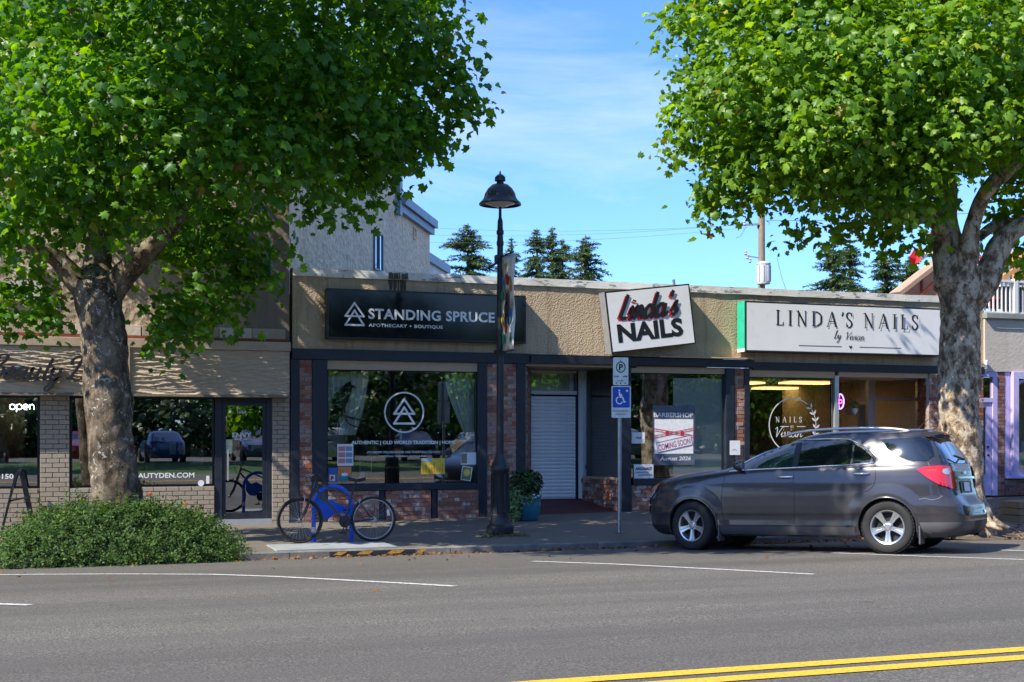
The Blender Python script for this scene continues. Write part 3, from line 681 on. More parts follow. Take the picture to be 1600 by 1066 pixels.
dd = MB().box(0, .06, -.02, .02, zfl, zt0, dm).box(.84, .9, -.02, .02, zfl, zt0, dm).box(.06, .84, -.02, .02, zt0 - .08, zt0, dm).box(.06, .84, -.02, .02, zfl, zfl + .2, dm).build('door', M['alu'], B)
dp = Plane(dm @ Vector((0, 0, 0)), dm.to_3x3() @ Vector((1, 0, 0))); pane(dd, dp, .06, .84, zfl + .2, zt0 - .08, M['glass_clear'])
ck = Vector((sd1 + .05 - sxe, yS, 0)); 
ckp = Plane((sd1 + .05, yS, 0), -ck); BR.panel(ckp, 0, ck.length, .1, 2.8, mort=M['mortar'])
BR.panel(pl, fx(1450) + .01, XR - .01, 0.05, 2.88, mort=M['mortar'])
BR.done()
# rooms
room(B, XL + .1, fx(821) - .15, .16, 5.2, .15, 2.92, M['interior'], M['floor_in'])
room(B, fx(973) + .1, fx(1163), .16, 4.5, .15, 2.9, M['interior'], M['floor_in'])
room(B, fx(1163) + .1, XR + 1.2, 1.52, 24, .15, 2.86, M['interior2'], M['floor_in'], mat('pale_ceiling', (.30, .26, .18), .8))
MB().box(fx(1163) + .1, sx0, .14, 1.5, .10, .15).build('interior_floor', M['floor_in'], B)
MB().box(fx(1163) + .1, sx0, .14, 1.5, 2.86, 2.9).build('ceiling', M['interior2'], B)
MB().box(sd1 + .1, sd1 + .2, yS + .1, yS + 6, .15, 2.86).build('interior_wall', M['interior2'], B)
MB().box(sxj1 + .5, sd1 + .2, yS + 3.2, yS + 3.3, .15, 2.86).build('interior_wall', M['interior2'], B)
# pale privacy screen inside the barber window
MB().box(fx(1052, .1), fx(1133, .1), .10, .12, .66, 2.72).build('privacy_screen', mat('pale_green_grey_screen', (.80, .88, .85), .6, var=.05), B)
# lettering stuck on the glass (parts of the building)
def S_(px, py, y): p = fac(px, py, y); return p.x, p.z
v = MB(); p_ = FP(.045)
cx, cz = S_(631.5, 644.5, .045); rr = (S_(661.5, 644, .045)[0] - S_(601.5, 644, .045)[0]) / 2
stroke(v, p_, [(cx + rr * math.cos(a * math.pi / 24), cz + rr * math.sin(a * math.pi / 24)) for a in range(48)], .028, .004, closed=True, n=2)
spruce_logo(v, p_, cx, cz - .21, .46, .006)
x0_, z0_ = S_(549, 696, .045); x1_, _ = S_(711, 696, .045)
put_text(v, p_, 'AUTHENTIC | OLD WORLD TRADITION | HOME', x0_, z0_, width=x1_ - x0_, height=.085, bold=.035, w=.004)
v.build('window_lettering', M['vinyl'], B)
v = MB(); x0_, z0_ = S_(573, 708.5, .045); put_text(v, p_, 'APOTHECARY WELLNESS & HOME CARE TRADITIONAL TEACHINGS', x0_, z0_, width=S_(688, 700, .045)[0] - x0_, height=.04, bold=.01, w=.004)
x0_, z0_ = S_(590, 715, .045); put_text(v, p_, 'TRADITIONAL TEACHINGS, GOODS & CUSTOMS', x0_, z0_, width=S_(675, 700, .045)[0] - x0_, height=.038, bold=.01, w=.004); v.build('window_lettering', M['vinyl'], B)
v = MB(); cx, cz = S_(1238.5, 664.5, .045); rr = (S_(1274, 660, .045)[0] - S_(1201, 660, .045)[0]) / 2
stroke(v, p_, [(cx + rr * math.cos(R_(a)), cz + rr * math.sin(R_(a)) * 1.0) for a in range(52, 330, 6)], .022, .004)
x0_, z0_ = S_(1212, 660, .045); h_ = .115; wtxt = serif(MB(), p_, 'NAILS', 0, 0, h_, .22); serif(v, p_, 'NAILS', x0_, z0_, h_ , .22 + (S_(1254, 660, .045)[0] - x0_ - wtxt) / (4 * h_))
serif(v, p_, 'BY', cx - .055, cz - .06, .055, .2)
rect(v, p_, cx - .30, cx - .09, cz - .035, cz - .022); rect(v, p_, cx + .10, cx + .31, cz - .035, cz - .022)
script(v, p_, 'Vivian', S_(1209, 690, .045)[0], S_(1209, 683, .045)[1], .105, .017, shear=.25, nib=.3, w=.004, squeeze=1.25)
for k in range(7):                                                        # laurel sprig
    a = R_(38 - k * 15); bx, bz = cx + rr * math.cos(a), cz + rr * math.sin(a)
    for sd_ in (-1, 1):
        da = a + math.pi / 2 + sd_ * .75; tip = Vector((bx, bz)) + Vector((math.cos(da), math.sin(da))) * .13; md = (Vector((bx, bz)) + tip) / 2; nn = Vector((-math.sin(da), math.cos(da))) * .022
        v.add([p_(bx, bz, .005), p_(md.x + nn.x, md.y + nn.y, .005), p_(tip.x, tip.y, .005), p_(md.x - nn.x, md.y - nn.y, .005)], [(0, 1, 2, 3)])
stroke(v, p_, [(cx + rr * math.cos(R_(a)), cz + rr * math.sin(R_(a))) for a in range(-50, 42, 10)], .014, .0045)
v.build('window_lettering', M['vinyl'], B)

# ------------------------------------------------------------------ left building (beauty salon)
LX0, LX1 = -24.0, fx(453)
A = thing('commercial_building', 'taller taupe building with textured fascia and painted brick piers behind the left tree', 'building', (LX1, 0, 0))
yF = -.32; zF0, zF1 = fz(330, 618.5, yF), fz(330, 545, yF); zF2 = fz(330, 535, yF)
MB().box(LX0, fx(453, yF) - .0, yF + .03, .0, zF0 + .01, zF1).build('fascia_wall', M['stucco_taupe'], A)
rmat = mat('taupe_relief_panel', (.50, .40, .29), .8, var=.08, vs=20, bump=.2, bs=70)
def relief(x0, x1, z0, z1, seed):
    nx, nz = int((x1 - x0) / .022), int((z1 - z0) / .012); X = np.linspace(x0, x1, nx); Z = np.linspace(z0, z1, nz); V = []
    for z in Z:
        for x in X:
            w1 = mnoise.noise(Vector((x * .9, z * .8, seed))) * 3.0; w2 = mnoise.noise(Vector((x * .9, z * .8, seed + 9))) * 3.0
            r1 = abs(math.sin(z * 38 - x * 5.5 + w1 + 1.2 * mnoise.noise(Vector((x * 3, z * 4, seed))))); r2 = abs(math.sin(z * 36 + x * 6.5 + w2)); r3 = abs(math.sin(z * 30 + x * .8 + w1 - w2))
            g1 = max(0, mnoise.noise(Vector((x * 1.1, z * 7, seed + 3))) + .45); g2 = max(0, mnoise.noise(Vector((x * 1.1, z * 7, seed + 5))) + .45)
            h = max((1 - r1) ** 2.2 * min(1, g1 * 1.6), (1 - r2) ** 2.2 * min(1, g2 * 1.6), .7 * (1 - r3) ** 3); V.append((x, yF - .004 - .030 * h, z))
    Fq = [(j * nx + i, j * nx + i + 1, (j + 1) * nx + i + 1, (j + 1) * nx + i) for j in range(nz - 1) for i in range(nx - 1)]
    me = arr_mesh('relief_panel', np.array(V) - np.array(A.location), Fq, rmat); me.shade_smooth(); return link('relief_panel', me, A)
xm = fx(198, yF); relief(-11.2, xm - .05, zF0 + .02, zF1 - .02, 1); relief(xm + .05, fx(452, yF), zF0 + .02, zF1 - .02, 2)
bt = MB().box(xm - .05, xm + .05, yF - .05, yF + .02, zF0, zF1); bt.build('batten', mat('tan_trim', (.40, .32, .22), .6), A)
MB().box(LX0, fx(453, yF) + .01, yF - .05, .05, zF1 - .015, zF2 + .03).build('fascia_coping', mat('tan_trim_coping', (.42, .33, .24), .6), A, bevel=.008)
MB().box(LX0, fx(453, yF), yF - .03, .02, zF0 - .02, zF0 + .018).build('fascia_soffit', M['stucco_taupe'], A)
# upper storey
zU = 7.9; zL0 = fz(400, 530, -.03); zL1 = fz(400, 514, -.03)
MB().box(LX0, fx(386), .0, .25, zF2 + .03, zU).build('upper_wall', stucco('rough_tan_stone_coat', (.40, .31, .22), .8, 11, .035, .3, .15), A)
MB().box(fx(386) + .002, LX1 - .02, -.05, .25, zF2 + .03, zU + .2).build('corner_pier', M['stucco_taupe'], A)
lb = MB(); x = LX0
for k, (a, c) in enumerate(((-10.5, -9.1), (-9.08, -8.0), (-7.98, -6.9), (-6.88, fx(341)), (fx(341) + .01, fx(392)), (fx(392) + .01, LX1 - .1))):
    MB().box(a, c, -.12, .0, zL0, zL1).build('ledge_block', M['brick_tan'] if k % 2 else M['stucco_pale'], A, bevel=.006)
MB().box(LX0, LX1 - .05, -.16, .0, zL0 - .05, zL0 - .003).build('ledge_flashing', M['rust'], A)
for i, (a, c, z0, z1, m) in enumerate(((-16, fx(66), fz(40, 455, -.08), fz(40, 438, -.08), M['stucco_pale']), (-16, fx(64), fz(40, 470, -.05), fz(40, 455, -.05), M['cream']), (fx(20), fx(66), fz(40, 432, -.06), fz(40, 415, -.06), M['cream']))):
    MB().box(a, c, -.1, .0, z0 + .003, z1 - .003).build('trim_board', m, A)
# windows, door, piers
def tan_pier(a, c, z1, z0=-.15, y=.0): BT.panel(FP(y), fx(a, y - .05) + .003, fx(c, y - .05) - .003, z0, z1, ln=.215, hh=.083, mort=M['mortar_tan'], rough=.5)
BT = Bricks(A, M['brick_tan'])
tan_pier(425, 453, zF0 - .02); tan_pier(62, 109, zF0 - .02)
zw0 = fz(220, 761); BT.panel(FP(.0), fx(109) + .003, fx(335) - .003, -.15, zw0 - .002, ln=.215, hh=.083, mort=M['mortar_tan'], rough=.5)
BT.panel(FP(.0), fx(-80), fx(62) - .003, -.15, zw0 - .002, ln=.215, hh=.083, mort=M['mortar_tan'], rough=.5); BT.done()
zt = zF0 - .02
for a, c in ((-90, 62), (109, 335)):
    f = frame(A, FP(.03), fx(a), fx(c), zw0, zt, .05, .09, M['black']); pane(f, FP(.0), fx(a) + .04, fx(c) - .04, zw0 + .04, zt - .04, M['glass_dark'])
MB().box(fx(198), fx(203), -.03, .03, zw0 + .05, zt - .05).build('mullion', mat('tan_mullion', (.33, .29, .2), .6), A)
dx0, dx1 = fx(335.5), fx(424.5); zdb = fz(380, 812)
MB().box(dx0, dx0 + .13, -.02, .1, zdb, zt).box(dx1 - .1, dx1, -.02, .1, zdb, zt).box(dx0 + .13, dx1 - .1, -.02, .1, zt - .08, zt).build('door_frame', M['navy'], A, bevel=.005)
dr = MB(); X0, X1 = dx0 + .135, dx1 - .105; Z1 = zt - .085
dr.box(X0, X0 + .06, .0, .05, zdb + .02, Z1).box(X1 - .06, X1, .0, .05, zdb + .02, Z1).box(X0 + .06, X1 - .06, .0, .05, Z1 - .06, Z1).box(X0 + .06, X1 - .06, .0, .05, zdb + .02, zdb + .12); dr = dr.build('door', M['navy'], A)
pane(dr, FP(.02), X0 + .06, X1 - .06, zdb + .12, Z1 - .06, M['glass_dark']); MB().bar((X0 + .09, -.05, .75), (X0 + .09, -.05, 1.35), .025).build('door_handle', M['alu'], dr)
MB().box(dx0, dx1, -.05, .1, zdb - .1, zdb + .01).build('door_sill', M['alu'], A)
MB().box(LX0, fx(-90) - .01, -.02, .2, -.15, zF0 - .02).build('wall', M['brick_tan'], A)
room(A, LX0 + .5, LX1 - .3, .16, 6, .0, 2.7, M['interior'], M['floor_in'])
v = MB(); p_ = FP(-.02)
def twin(sx, xa_, xb_, yb_, h_, y=-.02, bold=.02, mb=None):
    x0_, z0_ = S_(xa_, yb_, y); put_text(mb or v, FP(y), sx, x0_, z0_, width=S_(xb_, yb_, y)[0] - x0_, height=h_, bold=bold, w=.004)
twin('BEAUTYDEN.COM', 203, 303.5, 747.5, .09); twin('ENVY', 363, 392.5, 683.5, .085); script(v, FP(-.02), 'Den', S_(380, 688, -.02)[0], S_(380, 687.5, -.02)[1], .02, .008, w=.004); script(v, FP(-.02), 'Beauty', S_(366, 688, -.02)[0], S_(366, 687.5, -.02)[1], .02, .008, w=.004)
twin('1064', 371, 384.5, 646.5, .055); twin('150', 3, 21, 748.5, .085)
disc(v, FP(-.02), *S_(314, 755, -.02), .055, .004); rect(v, FP(-.02), S_(322, 0, -.02)[0], S_(327, 0, -.02)[0], S_(0, 760, -.02)[1], S_(0, 747, -.02)[1])
v.build('window_lettering', M['vinyl'], A)
# skewed side wall of the taller building with metal cornice
dW = (RT * .153 + FW * .988).normalized(); A0 = Vector((LX1 + .02, .28, 0))
def foot(mb, t0, t1, z0, z1, off=0.0):
    nW = Vector((dW.y, -dW.x, 0)); q = [A0 + dW * t0 + nW * off, A0 + dW * t1 + nW * off, A0 + dW * t1 + Vector((-14, 0, 0)), A0 + dW * t0 + Vector((-14 + 0, 0, 0))]
    mb.add([(p.x, p.y, z) for z in (z0, z1) for p in q], [(3, 2, 1, 0), (4, 5, 6, 7), (0, 1, 5, 4), (1, 2, 6, 5), (2, 3, 7, 6), (3, 0, 4, 7)]); return mb
sw = MB(); foot(sw, 0, 8.2, 3.2, 8.6); foot(sw, 8.201, 12, 3.2, 7.1); sw.build('side_wall', M['stucco_grey'], A)
cn = MB(); foot(cn, -.05, 8.35, 8.6, 8.85, .12); foot(cn, 8.36, 12.1, 7.1, 7.28, .12); foot(cn, 8.36, 12.16, 7.285, 7.50, .2); foot(cn, 8.1, 8.355, 7.0, 8.6, .12); foot(cn, -.05, 8.4, 8.855, 9.1, .2); cn.build('cornice', M['bluegrey'], A)
SWp = Plane(A0, dW)
def on_plane(px, py, pl):
    d = ray(px, py); t_ = (pl.o - CAM).dot(pl.en) / d.dot(pl.en); q = CAM + d * t_ - pl.o; return q.dot(pl.ex), q.dot(pl.ez)
u0, v0 = on_plane(583, 421, SWp); u1, v1 = on_plane(595, 366, SWp); u1 = on_plane(596.5, 420, SWp)[0]
f = frame(A, SWp, u0, u1, v0, v1, .05, .08, M['bluegrey'], w0=.05); pane(f, SWp, u0 + .04, u1 - .04, v0 + .04, v1 - .04, M['glass_dark'], w=.02); MB().bar(SWp((u0 + u1) / 2, v0, .04), SWp((u0 + u1) / 2, v1, .04), .04).build('mullion', M['bluegrey'], f)
up_, vp_ = on_plane(645, 373, SWp); frame(A, SWp, up_, up_ + .3, vp_, vp_ + .3, .03, .05, M['stucco_grey'], name='vent', w0=.04)
# white building further back
Wb = thing('commercial_building', 'white rendered building with dark coping, seen beyond the grey side wall', 'building', A0 + dW * 12.3)
q = MB(); foot(q, 12.3, 15.8, 2, 6.5, -.3); foot(q, 15.9, 26, 2, 6.2, -.35); q.build('wall', M['whitewall'], Wb)
q = MB(); foot(q, 12.25, 15.85, 6.5, 6.75, -.2); foot(q, 15.9, 26.1, 6.2, 6.4, -.25); q.build('coping', M['bluegrey'], Wb)
q = MB(); q.box(-.15, .15, -.15, .15, 3, 6.3, Matrix.Translation(A0 + dW * 15.85 + Vector((.1, -.1, 0)))); q.build('chimney', M['whitewall'], Wb)
q = MB(); bp = Plane(A0 + dW * 13, dW); 
for a in (0, .5, 1.0): q.tube([bp(a, 4.2, -.1), bp(a + .1, 5.4, -.08), bp(a + .35, 5.9, -.1)], .03, 6)
q.build('conduit', M['steel'], Wb)

# ------------------------------------------------------------------ right building (lilac trim)
RX0, RX1 = XR + .01, XR + 12
Cb = thing('commercial_building', 'beige fronted shop with lilac door and window and a railed roof deck, far right', 'building', (RX0, 0, 0))
zr1 = fz(1570, 490, -.1); zr0 = fz(1570, 581, -.05)
MB().box(RX0, RX1, -.05, .2, zr0, zr1 - .12).build('fascia_wall', M['stucco_pale'], Cb)
MB().box(RX0 - .02, RX1, -.14, .3, zr1 - .12, zr1).build('parapet_cap', mat('grey_green_coping', (.26, .28, .25), .7, dirt=.3), Cb, bevel=.01)
MB().box(RX0 + .3, RX1, -.075, -.052, zr1 - .33, zr1 - .30).build('trim_board', M['stucco_pale'], Cb)
MB().box(RX0, RX1, .3, 9, zr1 - .3, zr1 - .05).build('roof', M['roofing'], Cb)
zbR = fz(1545, 775); 
def lil(a, c, z0, z1, y0=-.03, y1=.08, name='door_frame', m='purple', par=None): return MB().box(fx(a), fx(c), y0, y1, z0, z1).build(name, M[m], par or Cb, bevel=.005)
zdr = fz(1540, 629); lil(1518, 1549.5, zbR + .01, zdr, .0, .04, 'door'); ddo = KIDS[Cb.name][-1]
pane(ddo, FP(-.006), fx(1526), fx(1539), fz(1532, 741), fz(1532, 637), M['glass_dark']); b = MB(); b.lathe([(.0, 0), (.025, 0), (.03, .02), (.0, .04)], M=Matrix.Rotation(R_(90), 3, 'X'), c=(fx(1543.5), -.0, fz(1543, 698)), n=10); b.lathe([(.0, 0), (.025, 0), (.03, .03), (.0, .05)], M=Matrix.Rotation(R_(90), 3, 'X'), c=(fx(1543.5), -.0, fz(1543, 711)), n=10); b.build('door_handle', M['blackmetal'], ddo)
lil(1550, 1557.5, zbR, zr0); lil(1518, 1550, zdr + .002, fz(1540, 622)); lil(1512, 1517.8, zbR, zr0); lil(1518, 1550, fz(1540, 589), zr0 - .002)
pane(Cb, FP(.02), fx(1518), fx(1550), fz(1540, 622), fz(1540, 589), M['glass_dark'], name='transom_pane')
BC = Bricks(Cb, M['brick_dk']); BC.panel(FP(.02), fx(1557.5) + .005, fx(1569) - .003, zbR, zr0 - .005, mort=M['mortar'])
zwb = fz(1585, 744); BC.panel(FP(.02), fx(1569), RX1 - .5, zbR, zwb - .01, mort=M['mortar']); BC.done()
lil(1569, 1577, zwb, zr0, -.02, .10, 'window_frame'); f = KIDS[Cb.name][-1]
lil(1578, 1586.5, zwb, zr0, -.12, .02, 'window_frame'); lil(1586.6, 1660, zwb, zwb + .12, -.12, .02, 'window_frame'); lil(1586.6, 1660, zr0 - .12, zr0, -.12, .02, 'window_frame'); lil(1569, 1660, zwb - .05, zwb - .002, -.16, .05, 'window_sill')
pane(f, FP(-.04), fx(1586), fx(1660), zwb + .12, zr0 - .12, M['glass']); MB().box(RX0 + 1.2, RX1, 3, 3.1, 0, 3).build('interior_wall', M['interior2'], Cb)
# round-headed fanlight of the window
b = MB(); cx0 = fx(1606); zt_ = zr0 - .15; stroke(b, FP(-.05), [(cx0 - .42, zt_ - .45), (cx0 - .38, zt_ - .15), (cx0, zt_ - .02), (cx0 + .38, zt_ - .15), (cx0 + .42, zt_ - .45)], .07, .01); b.build('window_frame', M['purple'], Cb)
# deck railing, baluster by baluster
dz0, dz1 = zr1 + .02, fz(1570, 441, .0)
me = bpy.data.meshes.new('baluster'); b = MB().box(-.014, .014, -.014, .014, 0, dz1 - dz0); me.from_pydata(b.v, [], b.f); me.materials.append(M['white'])
for i in range(34): inst('baluster', me, Cb, Vector((fx(1540) + i * .115, .02, dz0)) - Cb.location)
MB().box(fx(1538), RX1 - 4, -.03, .07, dz1, dz1 + .05).build('handrail', M['white'], Cb); MB().box(fx(1538), RX1 - 4, -.01, .05, dz0, dz0 + .03).build('bottom_rail', M['white'], Cb)
for px in (1583.5, 1640): MB().box(fx(px), fx(px) + .1, -.04, .08, dz0, dz1 + .08).build('railing_post', M['white'], Cb)
od = mat('orange_stained_timber', (.50, .26, .10), .6)
for px, yy in ((1568, .9), (1584, .9), (1597.5, .9), (1613, .9)): MB().box(fx(px, yy), fx(px, yy) + .12, yy, yy + .12, dz0, fz(px, 392, yy)).build('deck_post', od, Cb)
MB().bar(fac(1556, 440, .8), fac(1625, 398, .8), .1).build('deck_beam', od, Cb)
MB().box(fx(1572, 3.2), RX1, 3.2, 3.3, dz0, fz(1572, 400, 3.2)).build('screen_panel', mat('pale_blue_panel', (.35, .42, .5), .4), Cb)
# orange gable wall behind the parapet
gw = MB(); gy = 2.2; gp = [(fx(1398, gy), 3.9), (fx(1500, gy), 3.9), (fx(1500, gy), fz(1500, 386, gy)), (fx(1404, gy), fz(1404, 461, gy))]
G = thing('brick_wall', 'orange-brown gable wall with sloping top, rising behind the parapet left of the right trunk', 'wall', (gp[0][0], gy, 3.9))
gw.prism(gp, lambda u, v, w: (u, gy + w, v), .3).build('wall', M['terracotta'], G)
MB().bar((gp[3][0], gy + .12, gp[3][1] + .03), (gp[2][0], gy + .12, gp[2][1] + .03), .44, .1).build('coping', mat('weathered_coping', (.38, .26, .18), .8), G)
MB().bar(fac(1428, 472, gy - .02), fac(1464, 438, gy - .02), .06).build('rake_board', M['rust'], G); MB().bar(fac(1440, 455, gy - .02), fac(1440, 432, gy - .02), .05).build('drip_stain', M['rust'], G)
# ================================================================== signs on the fascia
def sign_box(t, y, x0, x1, z0, z1, mface, mframe, d, side=None, fr=.035):
    MB().box(x0, x1, y + .02, y + d, z0, z1).build('cabinet', side or mframe, t, bevel=.004)
    frame(t, FP(y), x0, x1, z0, z1, fr, .03, mframe, 'frame', w0=.0)
    f = MB().box(x0 + fr * .8, x1 - fr * .8, y + .001, y + .018, z0 + fr * .8, z1 - fr * .8).build('face', mface, t); return f
tt = NT('glossy_dark_acrylic'); M['acrylic'] = tt.bsdf((.006, .010, .014), .07, 0, .45, None, 0.0)
yS1 = -.24; a, b_ = fac(511, 450, yS1), fac(822, 538, yS1); z1s, z0s = a.z, fz(512, 529, yS1)
s1 = thing('shop_sign', 'long glossy black sign reading STANDING SPRUCE with white triangle logo', 'sign', ((a.x + b_.x) / 2, yS1, z0s), group='signs on the tan fascia')
f = sign_box(s1, yS1, a.x, b_.x, z0s, z1s, M['acrylic'], M['black'], .22)
v = MB(); p_ = FP(yS1); w_ = .004
def SS(px, py): return S_(px, py, yS1)
x0_, z0_ = SS(575.5, 498.5); put_text(v, p_, 'STANDING SPRUCE', x0_, z0_, width=SS(773, 500)[0] - x0_, height=.195, bold=.028, w=w_, spacing=1.05)
x0_, z0_ = SS(576, 511.5); put_text(v, p_, 'APOTHECARY + BOUTIQUE', x0_, z0_, width=SS(692, 500)[0] - x0_, height=.072, bold=.02, w=w_, spacing=1.1)
spruce_logo(v, p_, SS(554, 0)[0], SS(554, 508)[1], .405, w_); v.build('lettering', M['vinyl'], s1)
MB().tube([fac(507, 478, -.02), fac(509, 478, -.2)], .012, 6).build('bracket', M['steel'], s1)
# tilted sign
yS2 = -.36; q = [fac(957.8, 552.5, yS2), fac(1088, 537, yS2), fac(1076.5, 443.5, yS2), fac(943.5, 456, yS2)]
ex = ((q[1] - q[0]) + (q[2] - q[3])).normalized(); c0 = sum(q, Vector()) / 4; ez = Vector((0, -1, 0)).cross(ex) * 1; ez = Vector((-ex.z, 0, ex.x))
wd = ((q[1] - q[0]).length + (q[2] - q[3]).length) / 2; ht = ((q[3] - q[0]).length + (q[2] - q[1]).length) / 2
p2 = Plane(c0 - ex * wd / 2 - ez * ht / 2, ex, ez, (0, -1, 0))
s2 = thing('shop_sign', "tilted white sign with red-shadowed script Linda's above bold NAILS", 'sign', c0 - ez * ht / 2, group='signs on the tan fascia')
def pbox(pl, u0, u1, v0, v1, w0, w1): return [pl(a, b, w) for w in (w0, w1) for a, b in ((u0, v0), (u1, v0), (u1, v1), (u0, v1))], [(3, 2, 1, 0), (4, 5, 6, 7), (0, 1, 5, 4), (1, 2, 6, 5), (2, 3, 7, 6), (3, 0, 4, 7)]
MB().add(*pbox(p2, 0, wd, 0, ht, -.30, -.02)).build('cabinet', mat('sign_side', (.22, .23, .25), .5), s2); frame(s2, p2, 0, wd, 0, ht, .03, .03, M['black'], 'frame'); MB().add(*pbox(p2, .02, wd - .02, .02, ht - .02, -.018, -.001)).build('face', M['whiteplastic'], s2)
kx, ky = wd / 133.0, ht / 98.0                          # sign pixels -> metres on its face
v = MB(); put_text(v, p2, 'NAILS', 12 * kx, 15 * ky, width=103 * kx, height=30 * ky, bold=.042); v.build('lettering', M['vinylblack'], s2)
v = MB(); script(v, p2, "Linda's", 11.5 * kx, 49.5 * ky, 19 * ky, 6.6 * ky, shear=.33, nib=.42, w=.001, squeeze=.98); v.build('lettering_shadow', M['vinylred'], s2)
v = MB(); script(v, p2, "Linda's", 13.8 * kx, 51.8 * ky, 19 * ky, 6.4 * ky, shear=.33, nib=.42, w=.014, squeeze=.98); v.build('lettering', M['vinylblack'], s2)
MB().tube([p2(wd * .86, ht, -.15), p2(wd * .86, ht + .12, -.15)], .03, 8).build('conduit', M['steel'], s2)
# long white sign
yS3 = -.33; x0s, x1s = fx(1164.5, yS3), fx(1474, yS3); z1s, z0s = fz(1164.5, 470, yS3), fz(1164.5, 549.5, yS3)
s3 = thing('shop_sign', "long white sign reading LINDA'S NAILS by Vivian with green left end", 'sign', ((x0s + x1s) / 2, yS3, z0s), group='signs on the tan fascia')
sign_box(s3, yS3, x0s, x1s, z0s, z1s, M['whiteplastic'], M['black'], .30); MB().box(x0s - .015, x0s - .001, yS3 + .01, yS3 + .3, z0s + .07, z1s).build('end_panel', mat('green_end_panel', (.02, .45, .28), .5), s3); MB().box(x0s - .015, x0s - .001, yS3 + .01, yS3 + .3, z0s, z0s + .068).build('end_panel', M['white'], s3)
v = MB(); p_ = FP(yS3)
x0_, z0_ = S_(1212.5, 507.5, yS3); x1_ = S_(1441, 0, yS3)[0]; hh = .315
wa = serif(MB(), p_, "LINDA'S NAILS", 0, 0, hh, .14); wb = serif(MB(), p_, "LINDA'S NAILS", 0, 0, hh, .24)
serif(v, p_, "LINDA'S NAILS", x0_, z0_ - .01, hh, .14 + .10 * (x1_ - x0_ - wa) / (wb - wa))
script(v, p_, 'by', *S_(1303, 529.5, yS3), .085, .016, shear=.3, nib=.5); script(v, p_, 'Vivian', *S_(1320, 531, yS3), .082, .015, shear=.3, nib=.5, squeeze=1.12)
for a, c in ((1248, 1315), (1343, 1408)): x0_, zz_ = S_(a, 541, yS3); rect(v, p_, x0_, S_(c, 0, yS3)[0], S_(1329, 542.5, yS3)[1], S_(1329, 542.5, yS3)[1] + .012)
hx, hz_ = S_(1329, 545.5, yS3); v.add([p_(hx + u * .04, hz_ + w * .04, .004) for u, w in ((0, 0), (.9, 1.0), (.95, 1.6), (.5, 1.8), (0, 1.35), (-.5, 1.8), (-.95, 1.6), (-.9, 1.0))], [(0, 1, 2, 3, 4, 5, 6, 7)])
v.build('lettering', M['vinylblack'], s3)
# script lettering standing off the relief fascia
s4 = thing('shop_sign', 'black raised script letters on the textured taupe fascia, partly behind the left trunk', 'sign', (fx(60, -.4), -.4, fz(60, 590, -.4)))
v = MB(); p_ = FP(-.42); xh_ = .20; x0_, z0_ = S_(-24, 592, -.42)
script(v, p_, 'Beauty Den', x0_, z0_, xh_, .055, shear=.42, nib=.55, w=.0, depth=.03, squeeze=1.02); v.build('lettering', M['vinylblack'], s4)
st = MB(); 
for px in (10, 40, 70, 110): q_ = fac(px, 586, -.42); st.tube([q_, (q_.x, -.33, q_.z)], .008, 6)
st.build('standoff', M['steel'], s4)
# wall lantern on the right building
wl = thing('wall_light', 'small silver cylinder light on the beige wall above the lilac door', 'wall light', fac(1541, 577, -.14)); c_ = fac(1541, 577, -.12)
MB().lathe([(.0, .0), (.045, .0), (.045, .10), (.04, .11), (.0, .11)], c_, 12).build('lamp_body', M['steel'], wl); MB().lathe([(.0, 0), (.04, .0), (.05, .06), (.05, .09), (0, .09)], c_ + Vector((0, 0, .11)), 12).build('lamp_shade', M['white'], wl); MB().box(c_.x - .02, c_.x + .02, -.12, -.05, c_.z + .05, c_.z + .13).build('bracket', M['steel'], wl)

# ================================================================== street furniture
# lamp post
Zl = 20.9; base = P(781.5, 833, Zl); lz = base.z
lp = thing('street_lamp', 'tall black cast street lamp with bell shade and striped-free banner arm', 'street lamp', base); lp['label'] = 'tall black cast street lamp with bell shade, holding a dotted banner'
s_ = 2000 / Zl
def lh(py): return (833 - py) / s_
oct_ = MB().lathe([(.235, 0), (.235, .10), (.215, .125), (.18, .15)], base, 8); oct_.build('base_plate', M['blackmetal'], lp, bevel=.01)
MB().lathe([(.18, .12), (.165, .18), (.150, .25), (.150, .30), (.142, .31), (.138, lh(738)), (.152, lh(736)), (.152, lh(729)), (.14, lh(727)), (.13, lh(724)), (.075, lh(712)), (.065, lh(709))], base, 16).build('column_base', M['blackmetal'], lp, smooth=35)
fl = MB()
for k in range(8):
    a = k * math.pi / 4 + .2; fl.bar(base + Vector((math.cos(a) * .14, math.sin(a) * .14, .33)), base + Vector((math.cos(a) * .136, math.sin(a) * .136, lh(741))), .035, .02)
tag(fl.build('flute', M['blackmetal'], lp))
MB().lathe([(.062, lh(712)), (.058, lh(550)), (.05, lh(398)), (.05, lh(372))], base, 14).build('pole', M['blackmetal'], lp, smooth=40)
MB().lathe([(.05, lh(385)), (.06, lh(383)), (.06, lh(378)), (.052, lh(376)), (.048, lh(367)), (.062, lh(366)), (.062, lh(361)), (.048, lh(359)), (.044, lh(346)), (.026, lh(340)), (.022, lh(318))], base, 12).build('collar', M['blackmetal'], lp, smooth=30)
MB().lathe([(.0, lh(318.5)), (.30, lh(318)), (.345, lh(320.5)), (.345, lh(318)), (.29, lh(313)), (.265, lh(309)), (.25, lh(303)), (.20, lh(295)), (.13, lh(289)), (.06, lh(287)), (.055, lh(284)), (.09, lh(283)), (.085, lh(277)), (.05, lh(273.5)), (.015, lh(272)), (.012, lh(268)), (0, lh(267))], base, 24).build('lamp_shade', M['blackmetal'], lp, smooth=35)
